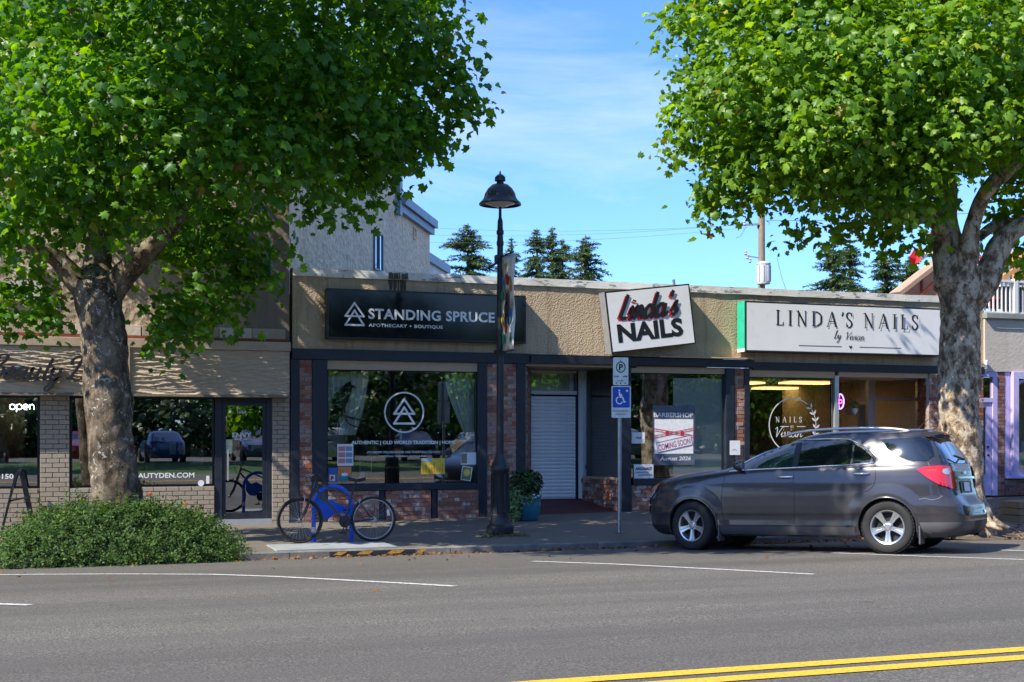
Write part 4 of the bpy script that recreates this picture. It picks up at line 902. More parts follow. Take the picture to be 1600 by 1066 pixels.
MB().lathe([(.0, lh(324)), (.10, lh(323)), (.2, lh(319.5)), (.24, lh(318.4))], base, 20).build('lens', mat('clear_lamp_lens', (.62, .64, .62), .25), lp, smooth=60)
arms = MB()
for py in (402, 551):
    a = P(781.5, py, Zl); arms.tube([a, a + Vector((0, -.66, 0))], .012, 6)
arms.box(base.x - .085, base.x + .085, base.y - .07, base.y + .07, lz + lh(556), lz + lh(547)).box(base.x - .08, base.x + .08, base.y - .065, base.y + .065, lz + lh(410), lz + lh(399)).bar(P(781, 408, Zl), P(766, 418, Zl) + Vector((0, .1, 0)), .03)
arms.build('banner_arm', M['blackmetal'], lp)
# banner hung across the pavement
bx = base.x + .015; by0, by1 = base.y - .07, base.y - .64; bz1, bz0 = P(781, 403, Zl).z, P(781, 550, Zl).z
bn = thing('banner', 'narrow white banner with coloured animal blots hanging from the lamp post', 'banner', (bx, (by0 + by1) / 2, bz0))
m_ = MB(); 
for j in range(13):
    for i in range(5):
        yy = by0 + (by1 - by0) * i / 4; z_ = bz0 + (bz1 - bz0) * j / 12; m_.v.append((bx + .015 * math.sin(j * .9 + i), yy, z_))
for j in range(12):
    for i in range(4): m_.f.append((j * 5 + i, j * 5 + i + 1, (j + 1) * 5 + i + 1, (j + 1) * 5 + i)); m_.mi.append(0)
mm = m_.build('cloth', mat('white_banner_cloth', (.78, .78, .76), .8, var=.04), bn, smooth=180); sm = mm.modifiers.new('thickness', 'SOLIDIFY'); sm.thickness = .004
pb_ = Plane((bx - .022, by0, bz0), (0, -1, 0), (0, 0, 1), (-1, 0, 0)); cols = {'r': (.45, .02, .02), 'b': (.02, .18, .5), 'g': (.02, .28, .12), 'y': (.6, .42, .05), 'k': (.06, .025, .02), 'o': (.6, .22, .02)}
spots = [('y', .2, 1.36, .05, .07), ('r', .28, 1.14, .09, .10), ('b', .07, 1.12, .05, .08), ('o', .45, 1.05, .05, .10), ('g', .05, .92, .06, .09), ('b', .42, .55, .07, .13), ('y', .07, .50, .06, .10), ('r', .22, .36, .06, .10), ('g', .1, .2, .06, .10), ('o', .52, .74, .04, .06), ('g', .45, .2, .04, .07)]
for cname in cols:
    m_ = MB()
    for k, (c_, u, v_, r1, r2) in enumerate(spots):
        if c_ != cname: continue
        pts = [(u + r1 * math.cos(a) * (1 + .35 * math.sin(3 * a + k)), v_ + r2 * math.sin(a) * (1 + .3 * math.cos(2 * a + k))) for a in np.linspace(0, 2 * math.pi, 15)[:-1]]
        m_.add([pb_(a, b, w) for w in (0, .002) for a, b in pts], [tuple(range(14)), tuple(range(14, 28))])
    if cname == 'k':
        for u, v_, r1, r2 in ((.28, .83, .09, .10), (.27, .66, .12, .13), (.22, .5, .05, .1), (.36, .5, .05, .1), (.24, .95, .03, .05), (.34, .95, .03, .05)):
            pts = [(u + r1 * math.cos(a), v_ + r2 * math.sin(a)) for a in np.linspace(0, 2 * math.pi, 13)[:-1]]; m_.add([pb_(a, b, .003) for a, b in pts], [tuple(range(12))])
    m_.build('printed_blot', mat('banner_ink_' + cname, cols[cname], .8), bn)
# parking sign post
Zs = 20.2; sb = P(968, 833.5, Zs); sp_ = thing('parking_sign', 'grey steel post with green-ringed P sign above blue wheelchair sign', 'sign', sb); ss = 2000 / Zs
MB().tube([sb, sb + Vector((0, 0, (833.5 - 640) / ss))], .032, 10).tube([sb + Vector((0, .0, (833.5 - 640) / ss)), sb + Vector((0, 0, (833.5 - 562) / ss))], .022, 8).build('post', M['steel'], sp_, smooth=40)
MB().box(sb.x - .06, sb.x + .06, sb.y - .05, sb.y + .05, sb.z - .01, sb.z + .015).build('base_plate', M['steel'], sp_)
ex_ = (RT * .985 + FW * .17).normalized()
def plate(px0, px1, py0, py1, m, name, w=.0):
    u0, u1 = (px0 - 968) / ss, (px1 - 968) / ss; z0_, z1_ = (833.5 - py1) / ss, (833.5 - py0) / ss
    pl_ = Plane(sb + Vector((0, -.04, 0)), ex_); r = .02; pts = []
    for cx_, cy_, a0 in ((u1 - r, z1_ - r, 0), (u0 + r, z1_ - r, 90), (u0 + r, z0_ + r, 180), (u1 - r, z0_ + r, 270)):
        for k in range(4): a = R_(a0 + k * 30); pts.append((cx_ + r * math.cos(a), cy_ + r * math.sin(a)))
    b = MB().prism(pts, lambda u, v, ww: pl_(u, v, w - ww), .004); return pl_, b.build(name, m, sp_)
msign = mat('reflective_sign_white', (.66, .70, .64), .4); mblue = mat('sign_blue', (.01, .07, .42), .4); mgreen = mat('sign_green', (.01, .10, .04), .4)
pl_, o_ = plate(956, 980.5, 559, 602, msign, 'sign_plate'); pl_, o2 = plate(953.5, 984.5, 603.5, 653, msign, 'sign_plate'); plate(955.3, 982.7, 605, 637, mblue, 'sign_panel', .003)
def up(px): return (px - 968) / ss
def vp(py): return (833.5 - py) / ss
v = MB(); stroke(v, pl_, [(up(968.2) + up(968 + 7) * math.cos(a * math.pi / 12), vp(574) + 8 / ss * math.sin(a * math.pi / 12)) for a in range(24)], .018, .004, closed=True, n=1); rect(v, pl_, up(967.5), up(968.7), vp(566), vp(562), .004); v.build('symbol', mgreen, sp_)
v = MB(); put_text(v, pl_, 'P', up(965.3), vp(579), height=.10, bold=.04, w=.005); put_text(v, pl_, '8AM', up(957.5), vp(590), width=.072, height=.03, bold=.01, w=.004); put_text(v, pl_, '6PM', up(971.5), vp(590), width=.072, height=.03, bold=.01, w=.004); put_text(v, pl_, '2 HR', up(962.5), vp(596.5), width=.10, height=.028, bold=.01, w=.004)
for px in (961, 968, 975.5): disc(v, pl_, up(px), vp(599), .012, .004, 8)
put_text(v, pl_, 'DISABLED PERSONS', up(956), vp(643.5), width=.24, height=.022, bold=.01, w=.004); put_text(v, pl_, 'PARKING ONLY', up(960), vp(648.5), width=.17, height=.022, bold=.01, w=.004)
v.build('lettering', M['vinylblack'], sp_)
v = MB(); ic = lambda x, y: (up(953.5 + x / 9.69), vp(603.5 + (y - 520) / 9.69))       # wheelchair figure
disc(v, pl_, *ic(118, 588), .016, .008, 12)
stroke(v, pl_, [ic(120, 610), ic(124, 668), ic(165, 668)], .024, .0084, smooth=False); stroke(v, pl_, [ic(124, 690), ic(172, 692), ic(195, 765), ic(220, 755)], .022, .0088, smooth=False); stroke(v, pl_, [ic(120, 640), ic(160, 650)], .016, .0090, smooth=False)
cx_, cy_ = ic(122, 735); stroke(v, pl_, [(cx_ + .052 * math.cos(R_(a)), cy_ + .056 * math.sin(R_(a))) for a in range(110, 340, 15)], .017, .0092); disc(v, pl_, *ic(238, 592), .018, .0095, 12); v.build('symbol', M['vinyl'], sp_)

# bicycle rack: blue hoop with wavy plate
Zr = 19.55; r0 = P(490, 848, Zr); r1 = P(549, 845, Zr + .22); r1.z = r0.z
rk = thing('bike_rack', 'bright blue hooped bicycle rack with wave-shaped plate behind the bike', 'bike rack', (r0 + r1) / 2); mb_ = mat('blue_powder_coat', (.010, .11, .65), .35, var=.12)
du = (r1 - r0); L0 = du.length; du.normalize(); rp_ = Plane(r0, du); rad = L0 / 2; pts = [rp_(0, 0), rp_(0, .3)] + [rp_(rad - rad * math.cos(a), .56 + rad * math.sin(a)) for a in np.linspace(0, math.pi, 14)] + [rp_(L0, .3), rp_(L0, 0)]
MB().tube(pts, .034, 12).build('hoop', mb_, rk, smooth=50)
MB().prism([(.04, .48), (.12, .38), (.24, .36), (.34, .45), (.45, .44), (L0 - .03, .40), (L0 - .03, .55), (.46, .55), (.36, .60), (.26, .66), (.16, .62), (.05, .70)], lambda u, v, w: rp_(u, v, -w), .012).build('wave_plate', mb_, rk, bevel=.004)
for u in (0, L0): MB().lathe([(.075, 0), (.075, .012), (.04, .014), (.04, .03)], rp_(u, 0), 12).build('foot_plate', mb_, rk)
sti = MB().tube([rp_(0, .16, 0), rp_(0, .24, 0)], .0355, 10).build('reflective_band', M['white'], rk)

# bicycle
Zb = 19.35; hb = P(583.3, 811.2, Zb + .15); hf = P(468.5, 812.5, Zb - .12); hf.z = hb.z; bd = (hf - hb); wb_ = bd.length; bd.normalize()
bike = thing('bicycle', 'dark grey hybrid bicycle with black saddle leaning on the blue rack', 'bicycle', ((hb.x + hf.x) / 2, (hb.y + hf.y) / 2, hb.z - .345), math.atan2(bd.y, bd.x))
# local frame: +x towards the front wheel, origin on the ground between the hubs
H = .345; XR_, XF_ = -wb_ / 2, wb_ / 2
def bp(cx, cy): return Vector((XR_ + (1160 - cx) / 731, 0, H + (590 - cy) / 731))        # from the enlarged crop of the photograph
mfr = mat('dark_grey_bike_paint', (.055, .06, .068), .3, .4, var=.1); mor = mat('orange_bike_decal', (.7, .13, .03), .4)
def wheel(x, front):
    c = Vector((x, 0, H)); Rw = .345; w = MB(); 
    n = 48; w.tube([c + Vector((math.cos(a) * (Rw - .017), 0, math.sin(a) * (Rw - .017))) for a in np.linspace(0, 2 * math.pi, n + 1)[:-1]], .019, 8, closed=True); ty = w.build('wheel', M['rubber'], bike, local=True, smooth=60)
    MB().tube([c + Vector((math.cos(a) * (Rw - .045), 0, math.sin(a) * (Rw - .045))) for a in np.linspace(0, 2 * math.pi, n + 1)[:-1]], .011, 6, closed=True).build('rim', M['blackmetal'] if front else M['alu'], ty, local=True, smooth=60)
    sp = MB()
    for k in range(32):
        a = 2 * math.pi * k / 32; a2 = a + (.5 if k % 4 < 2 else -.5); s = .025 if k % 2 else -.025
        sp.bar(c + Vector((math.cos(a2) * .022, s, math.sin(a2) * .022)), c + Vector((math.cos(a) * (Rw - .05), 0, math.sin(a) * (Rw - .05))), .0028)
    tag(sp.build('spokes', M['steel'], ty, local=True), kind='stuff')
    MB().lathe([(.01, -.06), (.03, -.03), (.016, -.02), (.016, .02), (.03, .03), (.01, .06)], c, 12, Matrix.Rotation(R_(90), 3, 'X')).build('hub', M['steel'], ty, local=True, smooth=40); return ty
wf = wheel(XF_, True); wr = wheel(XR_, False)
MB().box(-.02, .02, .012, .02, -.045, .045, Matrix.Translation(bp(1325, 520)) @ Matrix.Rotation(R_(8), 4, 'Y')).build('reflector', M['white'], wr, local=True)
BB, ST, HT, HB = bp(840, 612), bp(915, 330), bp(525, 168), bp(497, 255)
fm = MB(); fm.tube([bp(518, 200), bp(560, 185), ST + Vector((0, 0, -.01))], .017, 8); fm.tube([bp(505, 232), BB], .020, 8); fm.tube([BB, ST], .017, 8); fm.tube([HT, HB], .022, 8)
for s in (-1, 1): fm.tube([BB + Vector((0, s * .02, 0)), bp(940, 612) + Vector((0, s * .05, 0)), Vector((XR_, s * .062, H))], .010, 6); fm.tube([ST + Vector((0, s * .015, 0)), bp(1010, 420) + Vector((0, s * .05, 0)), Vector((XR_, s * .062, H))], .009, 6)
fm.build('frame', mfr, bike, local=True, smooth=50)
MB().tube([bp(545, 183), bp(585, 185)], .0185, 8).build('decal', mor, bike, local=True)
fk = MB()
for s in (-1, 1): fk.tube([HB + Vector((0, s * .015, .01)), bp(470, 320) + Vector((0, s * .055, 0)), bp(410, 500) + Vector((0, s * .058, 0)), Vector((XF_, s * .058, H))], [.016, .017, .014, .010], 8)
fk.build('fork', M['blackmetal'], bike, local=True, smooth=50)
MB().tube([ST, bp(968, 175)], .013, 8).build('seat_post', M['blackmetal'], bike, local=True, smooth=50)
sd = MB(); sv_ = []
for i, (cx, hw, cz) in enumerate(((880, .012, 140), (915, .022, 150), (960, .035, 158), (1010, .06, 158), (1045, .075, 150), (1070, .07, 146))):
    c = bp(cx, cz)
    for a in range(8): an = 2 * math.pi * a / 8; sv_.append(c + Vector((0, math.cos(an) * hw, math.sin(an) * .018 + (.012 if math.sin(an) > 0 else -.004))))
sd.add(sv_, [(i * 8 + k, i * 8 + (k + 1) % 8, (i + 1) * 8 + (k + 1) % 8, (i + 1) * 8 + k) for i in range(5) for k in range(8)] + [tuple(range(8))[::-1], tuple(range(40, 48))]); sd.build('saddle', M['rubber'], bike, local=True, smooth=60)
hbm = MB(); st_ = bp(535, 115); hbm.tube([HT, bp(528, 130)], .015, 8); hbm.tube([bp(528, 130), bp(500, 105)], .013, 8); hc = bp(495, 100); hbm.tube([hc + Vector((-.02, -.30, .03)), hc + Vector((.0, -.12, .015)), hc, hc + Vector((0, .12, .015)), hc + Vector((-.02, .30, .03))], .012, 8); hbm.build('handlebar', M['blackmetal'], bike, local=True, smooth=50)
for s in (-1, 1):
    MB().tube([hc + Vector((-.018, s * .19, .025)), hc + Vector((-.02, s * .31, .03))], .017, 8).build('grip', M['rubber'], bike, local=True, smooth=60); MB().tube([hc + Vector((.01, s * .17, .02)), hc + Vector((.05, s * .2, .0)), hc + Vector((.05, s * .27, .0))], .006, 6).build('brake_lever', M['alu'], bike, local=True)
cb = MB()
for s in (-1, 1): cb.tube([hc + Vector((.03, s * .17, .02)), hc + Vector((.12, s * .1, .04)), hc + Vector((.09, s * .03, -.1)), HB + Vector((.03, 0, -.02))], .003, 5)
cb.build('brake_cable', M['black'], bike, local=True)
dt = MB(); rx = Matrix.Rotation(R_(90), 3, 'X'); dt.lathe([(.085, -.005), (.09, 0), (.085, .005)], BB + Vector((0, .05, 0)), 20, rx); dt.build('chainring', M['blackmetal'], bike, local=True)
MB().lathe([(.04, -.02), (.045, 0), (.03, .02)], Vector((XR_, .045, H)), 14, rx).build('cassette', M['steel'], bike, local=True)
for s in (-1, 1):
    a = R_(-75) if s > 0 else R_(105); e = BB + Vector((math.cos(a) * .17, s * .07, math.sin(a) * .17)); MB().bar(BB + Vector((0, s * .07, 0)), e, .02, .012).build('crank', M['blackmetal'], bike, local=True); MB().box(-.045, .045, s * .0, s * .09, -.012, .012, Matrix.Translation(e)).build('pedal', M['rubber'], bike, local=True)
MB().tube([bp(858, 640), bp(862, 700), bp(850, 770)], .008, 6).build('kickstand', M['blackmetal'], bike, local=True)
MB().tube([BB + Vector((0, .05, .088)), Vector((XR_, .05, H + .045))], .005, 5).tube([BB + Vector((0, .05, -.088)), Vector((XR_ + .03, .05, H - .10))], .005, 5).build('chain', M['rubber'], bike, local=True)
for c, o_ in ((bp(400, 350), 1), (bp(1005, 395), -1)): MB().bar(c + Vector((0, .03, .04)), c + Vector((0, .03, -.05)), .012).bar(c + Vector((0, -.03, .04)), c + Vector((0, -.03, -.05)), .012).bar(c + Vector((0, -.03, .04)), c + Vector((0, .03, .04)), .008).build('brake', M['alu'], bike, local=True)

# A-board stand on the left
ab0 = P(22, 826, 21.2); ab = thing('a_frame_board', 'black wooden A-frame board standing at far left before the brick', 'board', (ab0.x, ab0.y, ab0.z))
tp = P(30, 738, 21.2)
for k, (bx_, by_) in enumerate(((2, -.25), (54, .12))):
    for s in (-.28, .28):
        foot_ = P(bx_, 828 if k == 0 else 800, 21.2); foot_ = Vector((foot_.x, ab0.y + s, side_z(foot_.x, ab0.y))); MB().bar(foot_, (tp.x + (.04 if k else -.04), ab0.y + s, tp.z), .07, .03).build('leg', M['black'], ab)
MB().bar(P(14, 782, 21.2) + Vector((0, -.28, 0)), P(44, 776, 21.2) + Vector((0, -.28, 0)), .03).bar(tp + Vector((0, -.3, 0)), tp + Vector((0, .3, 0)), .06).build('brace', M['black'], ab)
# glazed blue pot with shrub and trailing plant
pc = gnd(818, 811, -.0); pc = Vector((pc.x, pc.y - .2, side_z(pc.x, pc.y - .2))); pt = thing('plant_pot', 'teal blue glazed pot holding a clipped shrub beside the shutter', 'plant pot', pc)
tq = NT('teal_glaze'); M['glaze'] = tq.bsdf(tq.ramp(tq.noise(3, 4), [(.3, (.005, .10, .16)), (.7, (.01, .19, .26))]), .15, 0, .6, None, .5)
MB().lathe([(.16, 0), (.19, .02), (.25, .18), (.265, .32), (.25, .42), (.262, .445), (.27, .47), (.25, .475), (.235, .44), (.0, .42)], pc, 28).build('pot', M['glaze'], pt, smooth=40)
# ================================================================== vegetation
def leafmat(name, c, c2, trans=.5, rough=.42):
    t = NT(name); ge = t.n('ShaderNodeNewGeometry'); oi = t.n('ShaderNodeObjectInfo'); r = t.math('FRACT', t.math('ADD', ge.outputs['Random Per Island'], oi.outputs['Random']))
    col = t.ramp(r, [(0, c), (.6, tuple((a + b) / 2 for a, b in zip(c, c2))), (.90, c2), (.96, tuple(min(1, x * 1.35) for x in c2)), (.985, (c2[0] * 1.7, c2[1] * 1.15, c2[2])), (1.0, (.22, .13, .03))])
    b = t.n('ShaderNodeBsdfPrincipled'); t.l(col, b.inputs['Base Color']); b.inputs['Roughness'].default_value = rough; b.inputs['Specular IOR Level'].default_value = .45
    tl = t.n('ShaderNodeBsdfTranslucent'); hv = t.n('ShaderNodeHueSaturation'); hv.inputs['Hue'].default_value = .485; hv.inputs['Value'].default_value = 1.5; hv.inputs['Saturation'].default_value = 1.1; t.l(col, hv.inputs['Color']); t.l(hv.outputs[0], tl.inputs['Color'])
    m = t.n('ShaderNodeMixShader'); m.inputs[0].default_value = trans; t.l(b.outputs[0], m.inputs[1]); t.l(tl.outputs[0], m.inputs[2]); t.l(m.outputs[0], t.out.inputs['Surface']); return t.m
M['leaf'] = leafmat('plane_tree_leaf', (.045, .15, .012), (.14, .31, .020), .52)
M['leaf_r'] = leafmat('plane_tree_leaf_sun_in_colour', (.075, .19, .014), (.23, .39, .030), .52)  # paler copy of the plane leaf, sunlight on the right crown put into its colour
M['leaf_dk'] = leafmat('dark_shrub_leaf', (.018, .05, .012), (.045, .10, .022), .3)
M['leaf_pale'] = leafmat('variegated_leaf', (.10, .19, .05), (.30, .38, .16), .3)
M['leaf_gc'] = leafmat('cotoneaster_leaf', (.030, .075, .014), (.085, .17, .025), .35, .65)
M['needle'] = leafmat('fir_needles', (.040, .085, .035), (.12, .18, .05), .15, .7)
M['deadleaf'] = leafmat('fallen_leaf', (.13, .055, .02), (.30, .15, .05), .2, .7)
t = NT('plane_bark_lichen'); c = t.coord(); n1 = t.noise(5.5, 6, .7, t.coord((1, 1, .6))); v1 = t.noise(15, 5, .62, t.coord((1, 1, .8)), .6); n2 = t.noise(24, 5, .7)
col = t.ramp(n1, [(.40, (.045, .034, .022)), (.48, (.11, .085, .056)), (.52, (.13, .10, .07)), (.60, (.21, .17, .12))]); zg = t.n('ShaderNodeSeparateXYZ'); t.l(c, zg.inputs[0])
sp_m = t.math('MULTIPLY', t.ramp(v1, [(.575, 0.0), (.61, .85)]), t.ramp(t.noise(1.6, 4, .6), [(.46, 0.0), (.56, 1.0)])); col = t.mix(sp_m, col, (.42, .41, .36))
M['bark_l'] = t.bsdf(col, .9, 0, .25, (t.math('ADD', n1, t.math('MULTIPLY', n2, .5)), 1.0, .03))
t = NT('plane_bark_camouflage'); c = t.coord((1, 1, .65)); n1 = t.noise(6.5, 6, .7, c); n3 = t.noise(9, 4, .6, t.coord((1, 1, .8))); n2 = t.noise(26, 5, .7)
col = t.ramp(n1, [(.42, (.12, .085, .055)), (.45, (.25, .18, .115)), (.50, (.30, .225, .15)), (.53, (.46, .37, .26)), (.60, (.56, .48, .36))]); col = t.mix(t.ramp(n3, [(.60, 0.0), (.63, .85)]), col, (.06, .045, .03)); col = t.mix(t.ramp(t.noise(3.2, 4, .6), [(.64, 0.0), (.68, .8)]), col, (.50, .26, .04))
M['bark_r'] = t.bsdf(col, .9, 0, .25, (t.math('ADD', n1, t.math('MULTIPLY', n2, .4)), 1.0, .035))
M['bark_f'] = mat('fir_bark', (.07, .055, .045), .9, var=.3, bump=.5)

LOBES = []
for a, r in ((-90, .12), (-62, .40), (-28, .40), (0, .60), (24, .44), (50, .64), (70, .47), (90, .74), (110, .47), (130, .64), (156, .44), (180, .60), (208, .40), (242, .40)):
    LOBES.append((r * math.cos(R_(a)), .28 + r * math.sin(R_(a)), -.20 * abs(math.cos(R_(a))) * r * 2 - .30 * r * r + .05 * math.sin(a * 2.3)))
LEAF_V = np.array([(0, .28, .04)] + LOBES); LEAF_F = np.array([(0, i, i + 1 if i < len(LOBES) else 1) for i in range(1, len(LOBES) + 1)])
OV = np.array([(0, 0, 0), (.28, .3, -.05), (.26, .7, -.06), (0, 1, -.08), (-.26, .7, -.06), (-.28, .3, -.05), (0, .5, .03)]); OF = np.array([(6, i, (i + 1) % 6) for i in range(6)])
DV = np.array([(0, 0, 0), (.3, .5, .03), (0, 1, 0), (-.3, .5, .03)]); DF = np.array([(0, 1, 2), (0, 2, 3)])
def frames(nrm, tipd):
    z = nrm / (np.linalg.norm(nrm, axis=1, keepdims=True) + 1e-9); y = tipd - z * (tipd * z).sum(1, keepdims=True); y /= (np.linalg.norm(y, axis=1, keepdims=True) + 1e-9); x = np.cross(y, z); return np.stack([x, y, z], 2)
def scatter(name, base, LV, LF, pos, nrm, tip, size, m, parent, kind=None):
    Rm = frames(nrm, tip); V = np.einsum('nij,kj->nki', Rm, LV) * size[:, None, None] + pos[:, None, :] - np.array(base)
    Fc = (LF[None] + (np.arange(len(pos)) * len(LV))[:, None, None]).reshape(-1, LF.shape[1]); me = arr_mesh(name, V.reshape(-1, 3), Fc, m); o = link(name, me, parent)
    if kind: tag(o, kind=kind)
    return o
def unit(n, r=rng): v = r.normal(size=(n, 3)); return v / np.linalg.norm(v, axis=1, keepdims=True)
def crown_points(blobs, dens, r=rng, spray=16, sr=.36, squash=.85):
    Pp, Nn = [], []
    for c, rad in blobs:
        n = max(4, int(dens * rad * rad * 12.6 / spray)); d = unit(n, r); rr = rad * (1.08 - .50 * r.random(n) ** 1.3) * (1 + .12 * np.sin(d[:, 0] * 8 + c[0] * 3) * np.cos(d[:, 2] * 7 + c[1] * 3 + d[:, 1] * 4)); q = d * rr[:, None]; q[:, 2] *= squash
        sc = np.array(c) + q; o = r.normal(size=(n, spray, 3)) * sr * .5; pp = sc[:, None, :] + o; pp[:, :, 2] -= .10 * (np.abs(o).sum(2))
        nn = d[:, None, :] * .75 + np.array([0, 0, .75]) + r.normal(size=(n, spray, 3)) * .55; Pp.append(pp.reshape(-1, 3)); Nn.append(nn.reshape(-1, 3))
    return np.concatenate(Pp), np.concatenate(Nn)
def plane_tree(t_, blobs, dens, ml, size=.155, seed=1, nsingle=290, lift=None):
    r = np.random.default_rng(seed); pos, nrm = crown_points(blobs, dens, r); n = len(pos)
    tip = r.normal(size=(n, 3)) + nrm * .35; tip[:, 2] -= .9; sz = size * (.45 + .85 * r.random(n)); base = root_of(t_).location
    dc = np.linalg.norm(pos - np.array(CAM), axis=1); rel = (pos - np.array(CAM)); dep = rel @ np.array(FW); u = 800 + 2000 * (rel @ np.array(RT)) / dep; v = 680 - 2000 * rel[:, 2] / dep
    vis = (u > 5) & (u < 1595) & (v > 5); order = np.argsort(np.where(vis, dc - sz * 6, 999))[:nsingle]; mask = np.ones(n, bool); mask[order] = False
    me = arr_mesh('leaf', LEAF_V, LEAF_F, ml); Rm = frames(nrm, tip)
    for i in order:
        o = link('leaf', me, t_); mt = Matrix(Rm[i].tolist()).to_4x4() @ Matrix.Diagonal((sz[i],) * 3 + (1,)); mt.translation = Vector(pos[i]) - base; o.matrix_local = mt
    cr = scatter('crown', base, LEAF_V, LEAF_F, pos[mask], nrm[mask], tip[mask], sz[mask], ml, t_, 'stuff'); return pos
def blob(px, py, rp, Z): p = P(px, py, Z); return (np.array(p), rp * Z / 2000)
def limb(t_, pts, rs, m, name='limb', seed=0, n=14, seg=6):
    q = catmull(pts, seg); r = catmull([(x, 0) for x in rs], seg); MB().tube(q, [max(.01, x[0]) for x in r], n, bump=.17, seed=seed).build(name, m, t_, smooth=180)
# left plane tree
ZL = 18.7; tb = P(186, 838, ZL); tb.z = -.08
TL = thing('plane_tree', 'large shady plane tree at left, lichen-spotted trunk rising from low shrubs', 'tree', tb)
limb(TL, [P(190, 845, ZL), P(186, 800, ZL), P(181, 760, ZL), P(172, 680, ZL), P(167, 600, ZL), P(160, 520, ZL), P(156, 470, ZL), P(155, 440, ZL)], [.42, .355, .335, .33, .33, .325, .35, .33], M['bark_l'], 'trunk', 3, 48, 14)
limb(TL, [P(165, 470, ZL), P(190, 432, ZL - .05), P(222, 400, ZL - .2), P(245, 380, ZL - .3), P(275, 340, ZL - .5), P(296, 300, ZL - .6), P(300, 270, ZL - .5), P(320, 220, ZL - .2)], [.2, .19, .155, .14, .125, .11, .10, .07], M['bark_l'], 'limb', 5)
limb(TL, [P(150, 480, ZL), P(120, 440, ZL), P(90, 405, ZL - .1), P(50, 385, ZL - .3), P(0, 340, ZL - .3), P(-60, 270, ZL)], [.19, .18, .13, .11, .10, .07], M['bark_l'], 'limb', 6)
limb(TL, [P(155, 455, ZL), P(152, 400, ZL + .3), P(160, 300, ZL + .5), P(150, 150, ZL + .6), P(160, -60, ZL + .3)], [.26, .20, .17, .15, .09], M['bark_l'], 'limb', 7)
limb(TL, [P(160, 330, ZL + .5), P(260, 230, ZL + .9), P(420, 170, ZL + 1.0), P(560, 150, ZL + .6)], [.14, .12, .08, .04], M['bark_l'], 'limb', 8)
limb(TL, [P(155, 300, ZL + .5), P(100, 200, ZL - .6), P(40, 80, ZL - 1.0)], [.13, .10, .06], M['bark_l'], 'limb', 9)
limb(TL, [P(300, 270, ZL - .5), P(400, 250, ZL - .8), P(500, 240, ZL - .8)], [.09, .06, .03], M['bark_l'], 'limb', 10)
bl = [blob(*b) for b in (
 (648, 45, 82, ZL - .5), (655, 150, 78, ZL), (705, 128, 36, ZL - .3), (735, 135, 20, ZL - .4), (560, 90, 100, ZL + 1.2), (600, 215, 70, ZL - .6), (645, 215, 45, ZL + .3), (520, 180, 100, ZL - 1.3), (560, 280, 42, ZL - .3), (500, 285, 52, ZL + .4),
 (430, 90, 120, ZL - 1.6), (420, 240, 85, ZL - 1.9), (345, 340, 70, ZL + 1.0), (390, 400, 42, ZL + 1.0), (330, 420, 66, ZL + 1.2), (290, 480, 44, ZL + .6), (250, 500, 34, ZL + .2), (352, 480, 30, ZL + 1.1), (265, 520, 20, ZL),
 (300, 200, 110, ZL - 2.2), (290, 60, 120, ZL - 1.4), (180, 160, 110, ZL - 2.5), (200, 290, 70, ZL - 1.8), (120, 60, 110, ZL - 1.6), (60, 220, 100, ZL - 2.0), (120, 320, 62, ZL - 1.5), (20, 330, 70, ZL - 1.2), (-30, 160, 70, ZL - 1.0),
 (-30, 360, 40, ZL), (30, 430, 34, ZL + .6), (70, 470, 30, ZL + .5), (20, 490, 36, ZL + .4), (80, 500, 22, ZL + .4), (-25, 470, 30, ZL + .4), (250, 350, 60, ZL + 1.3), (120, 250, 100, ZL + 2), (300, 120, 120, ZL + 2.4), (470, 150, 120, ZL + 2.6), (40, 100, 90, ZL + 2.0),
 (620, -40, 70, ZL), (520, -40, 90, ZL - 1), (380, -50, 100, ZL), (220, -60, 110, ZL - .8), (60, -60, 110, ZL), (330, -100, 80, ZL), (150, -120, 80, ZL + .4))]
bl += [(np.array(c), rr) for c, rr in (((-5.4, -9.5, 8.5), 1.35), ((-6.8, -8.8, 8.8), 1.5), ((-4.5, -9.3, 8.2), 1.1), ((-6.4, -7.2, 9.0), 1.5), ((-8.3, -8.2, 8.8), 1.5))]
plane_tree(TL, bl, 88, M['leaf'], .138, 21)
# right plane tree
ZR = 21.3; tb = P(1508, 826, ZR); tb.z = side_z(tb.x, tb.y) - .02
TR = thing('plane_tree', 'sunlit plane tree at right with mottled cream and brown bark, behind the car', 'tree', tb)
limb(TR, [P(1512, 842, ZR), P(1510, 815, ZR), P(1504, 780, ZR), P(1500, 700, ZR), P(1498, 640, ZR), P(1501, 560, ZR), P(1500, 500, ZR), P(1500, 450, ZR), P(1498, 420, ZR)], [.46, .39, .35, .335, .33, .325, .32, .36, .34], M['bark_r'], 'trunk', 13, 48, 14)
limb(TR, [P(1490, 450, ZR), P(1484, 400, ZR + .1), P(1476, 350, ZR + .2), P(1478, 280, ZR + .4), P(1460, 180, ZR + .5), P(1450, 40, ZR + .4)], [.33, .27, .21, .17, .13, .09], M['bark_r'], 'limb', 14)
limb(TR, [P(1500, 460, ZR - .1), P(1512, 400, ZR - .2), P(1520, 350, ZR - .3), P(1540, 300, ZR - .5), P(1568, 272, ZR - .6), P(1600, 250, ZR - .6)], [.2, .17, .13, .12, .115, .08], M['bark_r'], 'limb', 15)
limb(TR, [P(1505, 480, ZR), P(1540, 435, ZR), P(1558, 395, ZR), P(1580, 365, ZR), P(1625, 335, ZR), P(1680, 280, ZR)], [.26, .24, .20, .17, .15, .1], M['bark_r'], 'limb', 16)
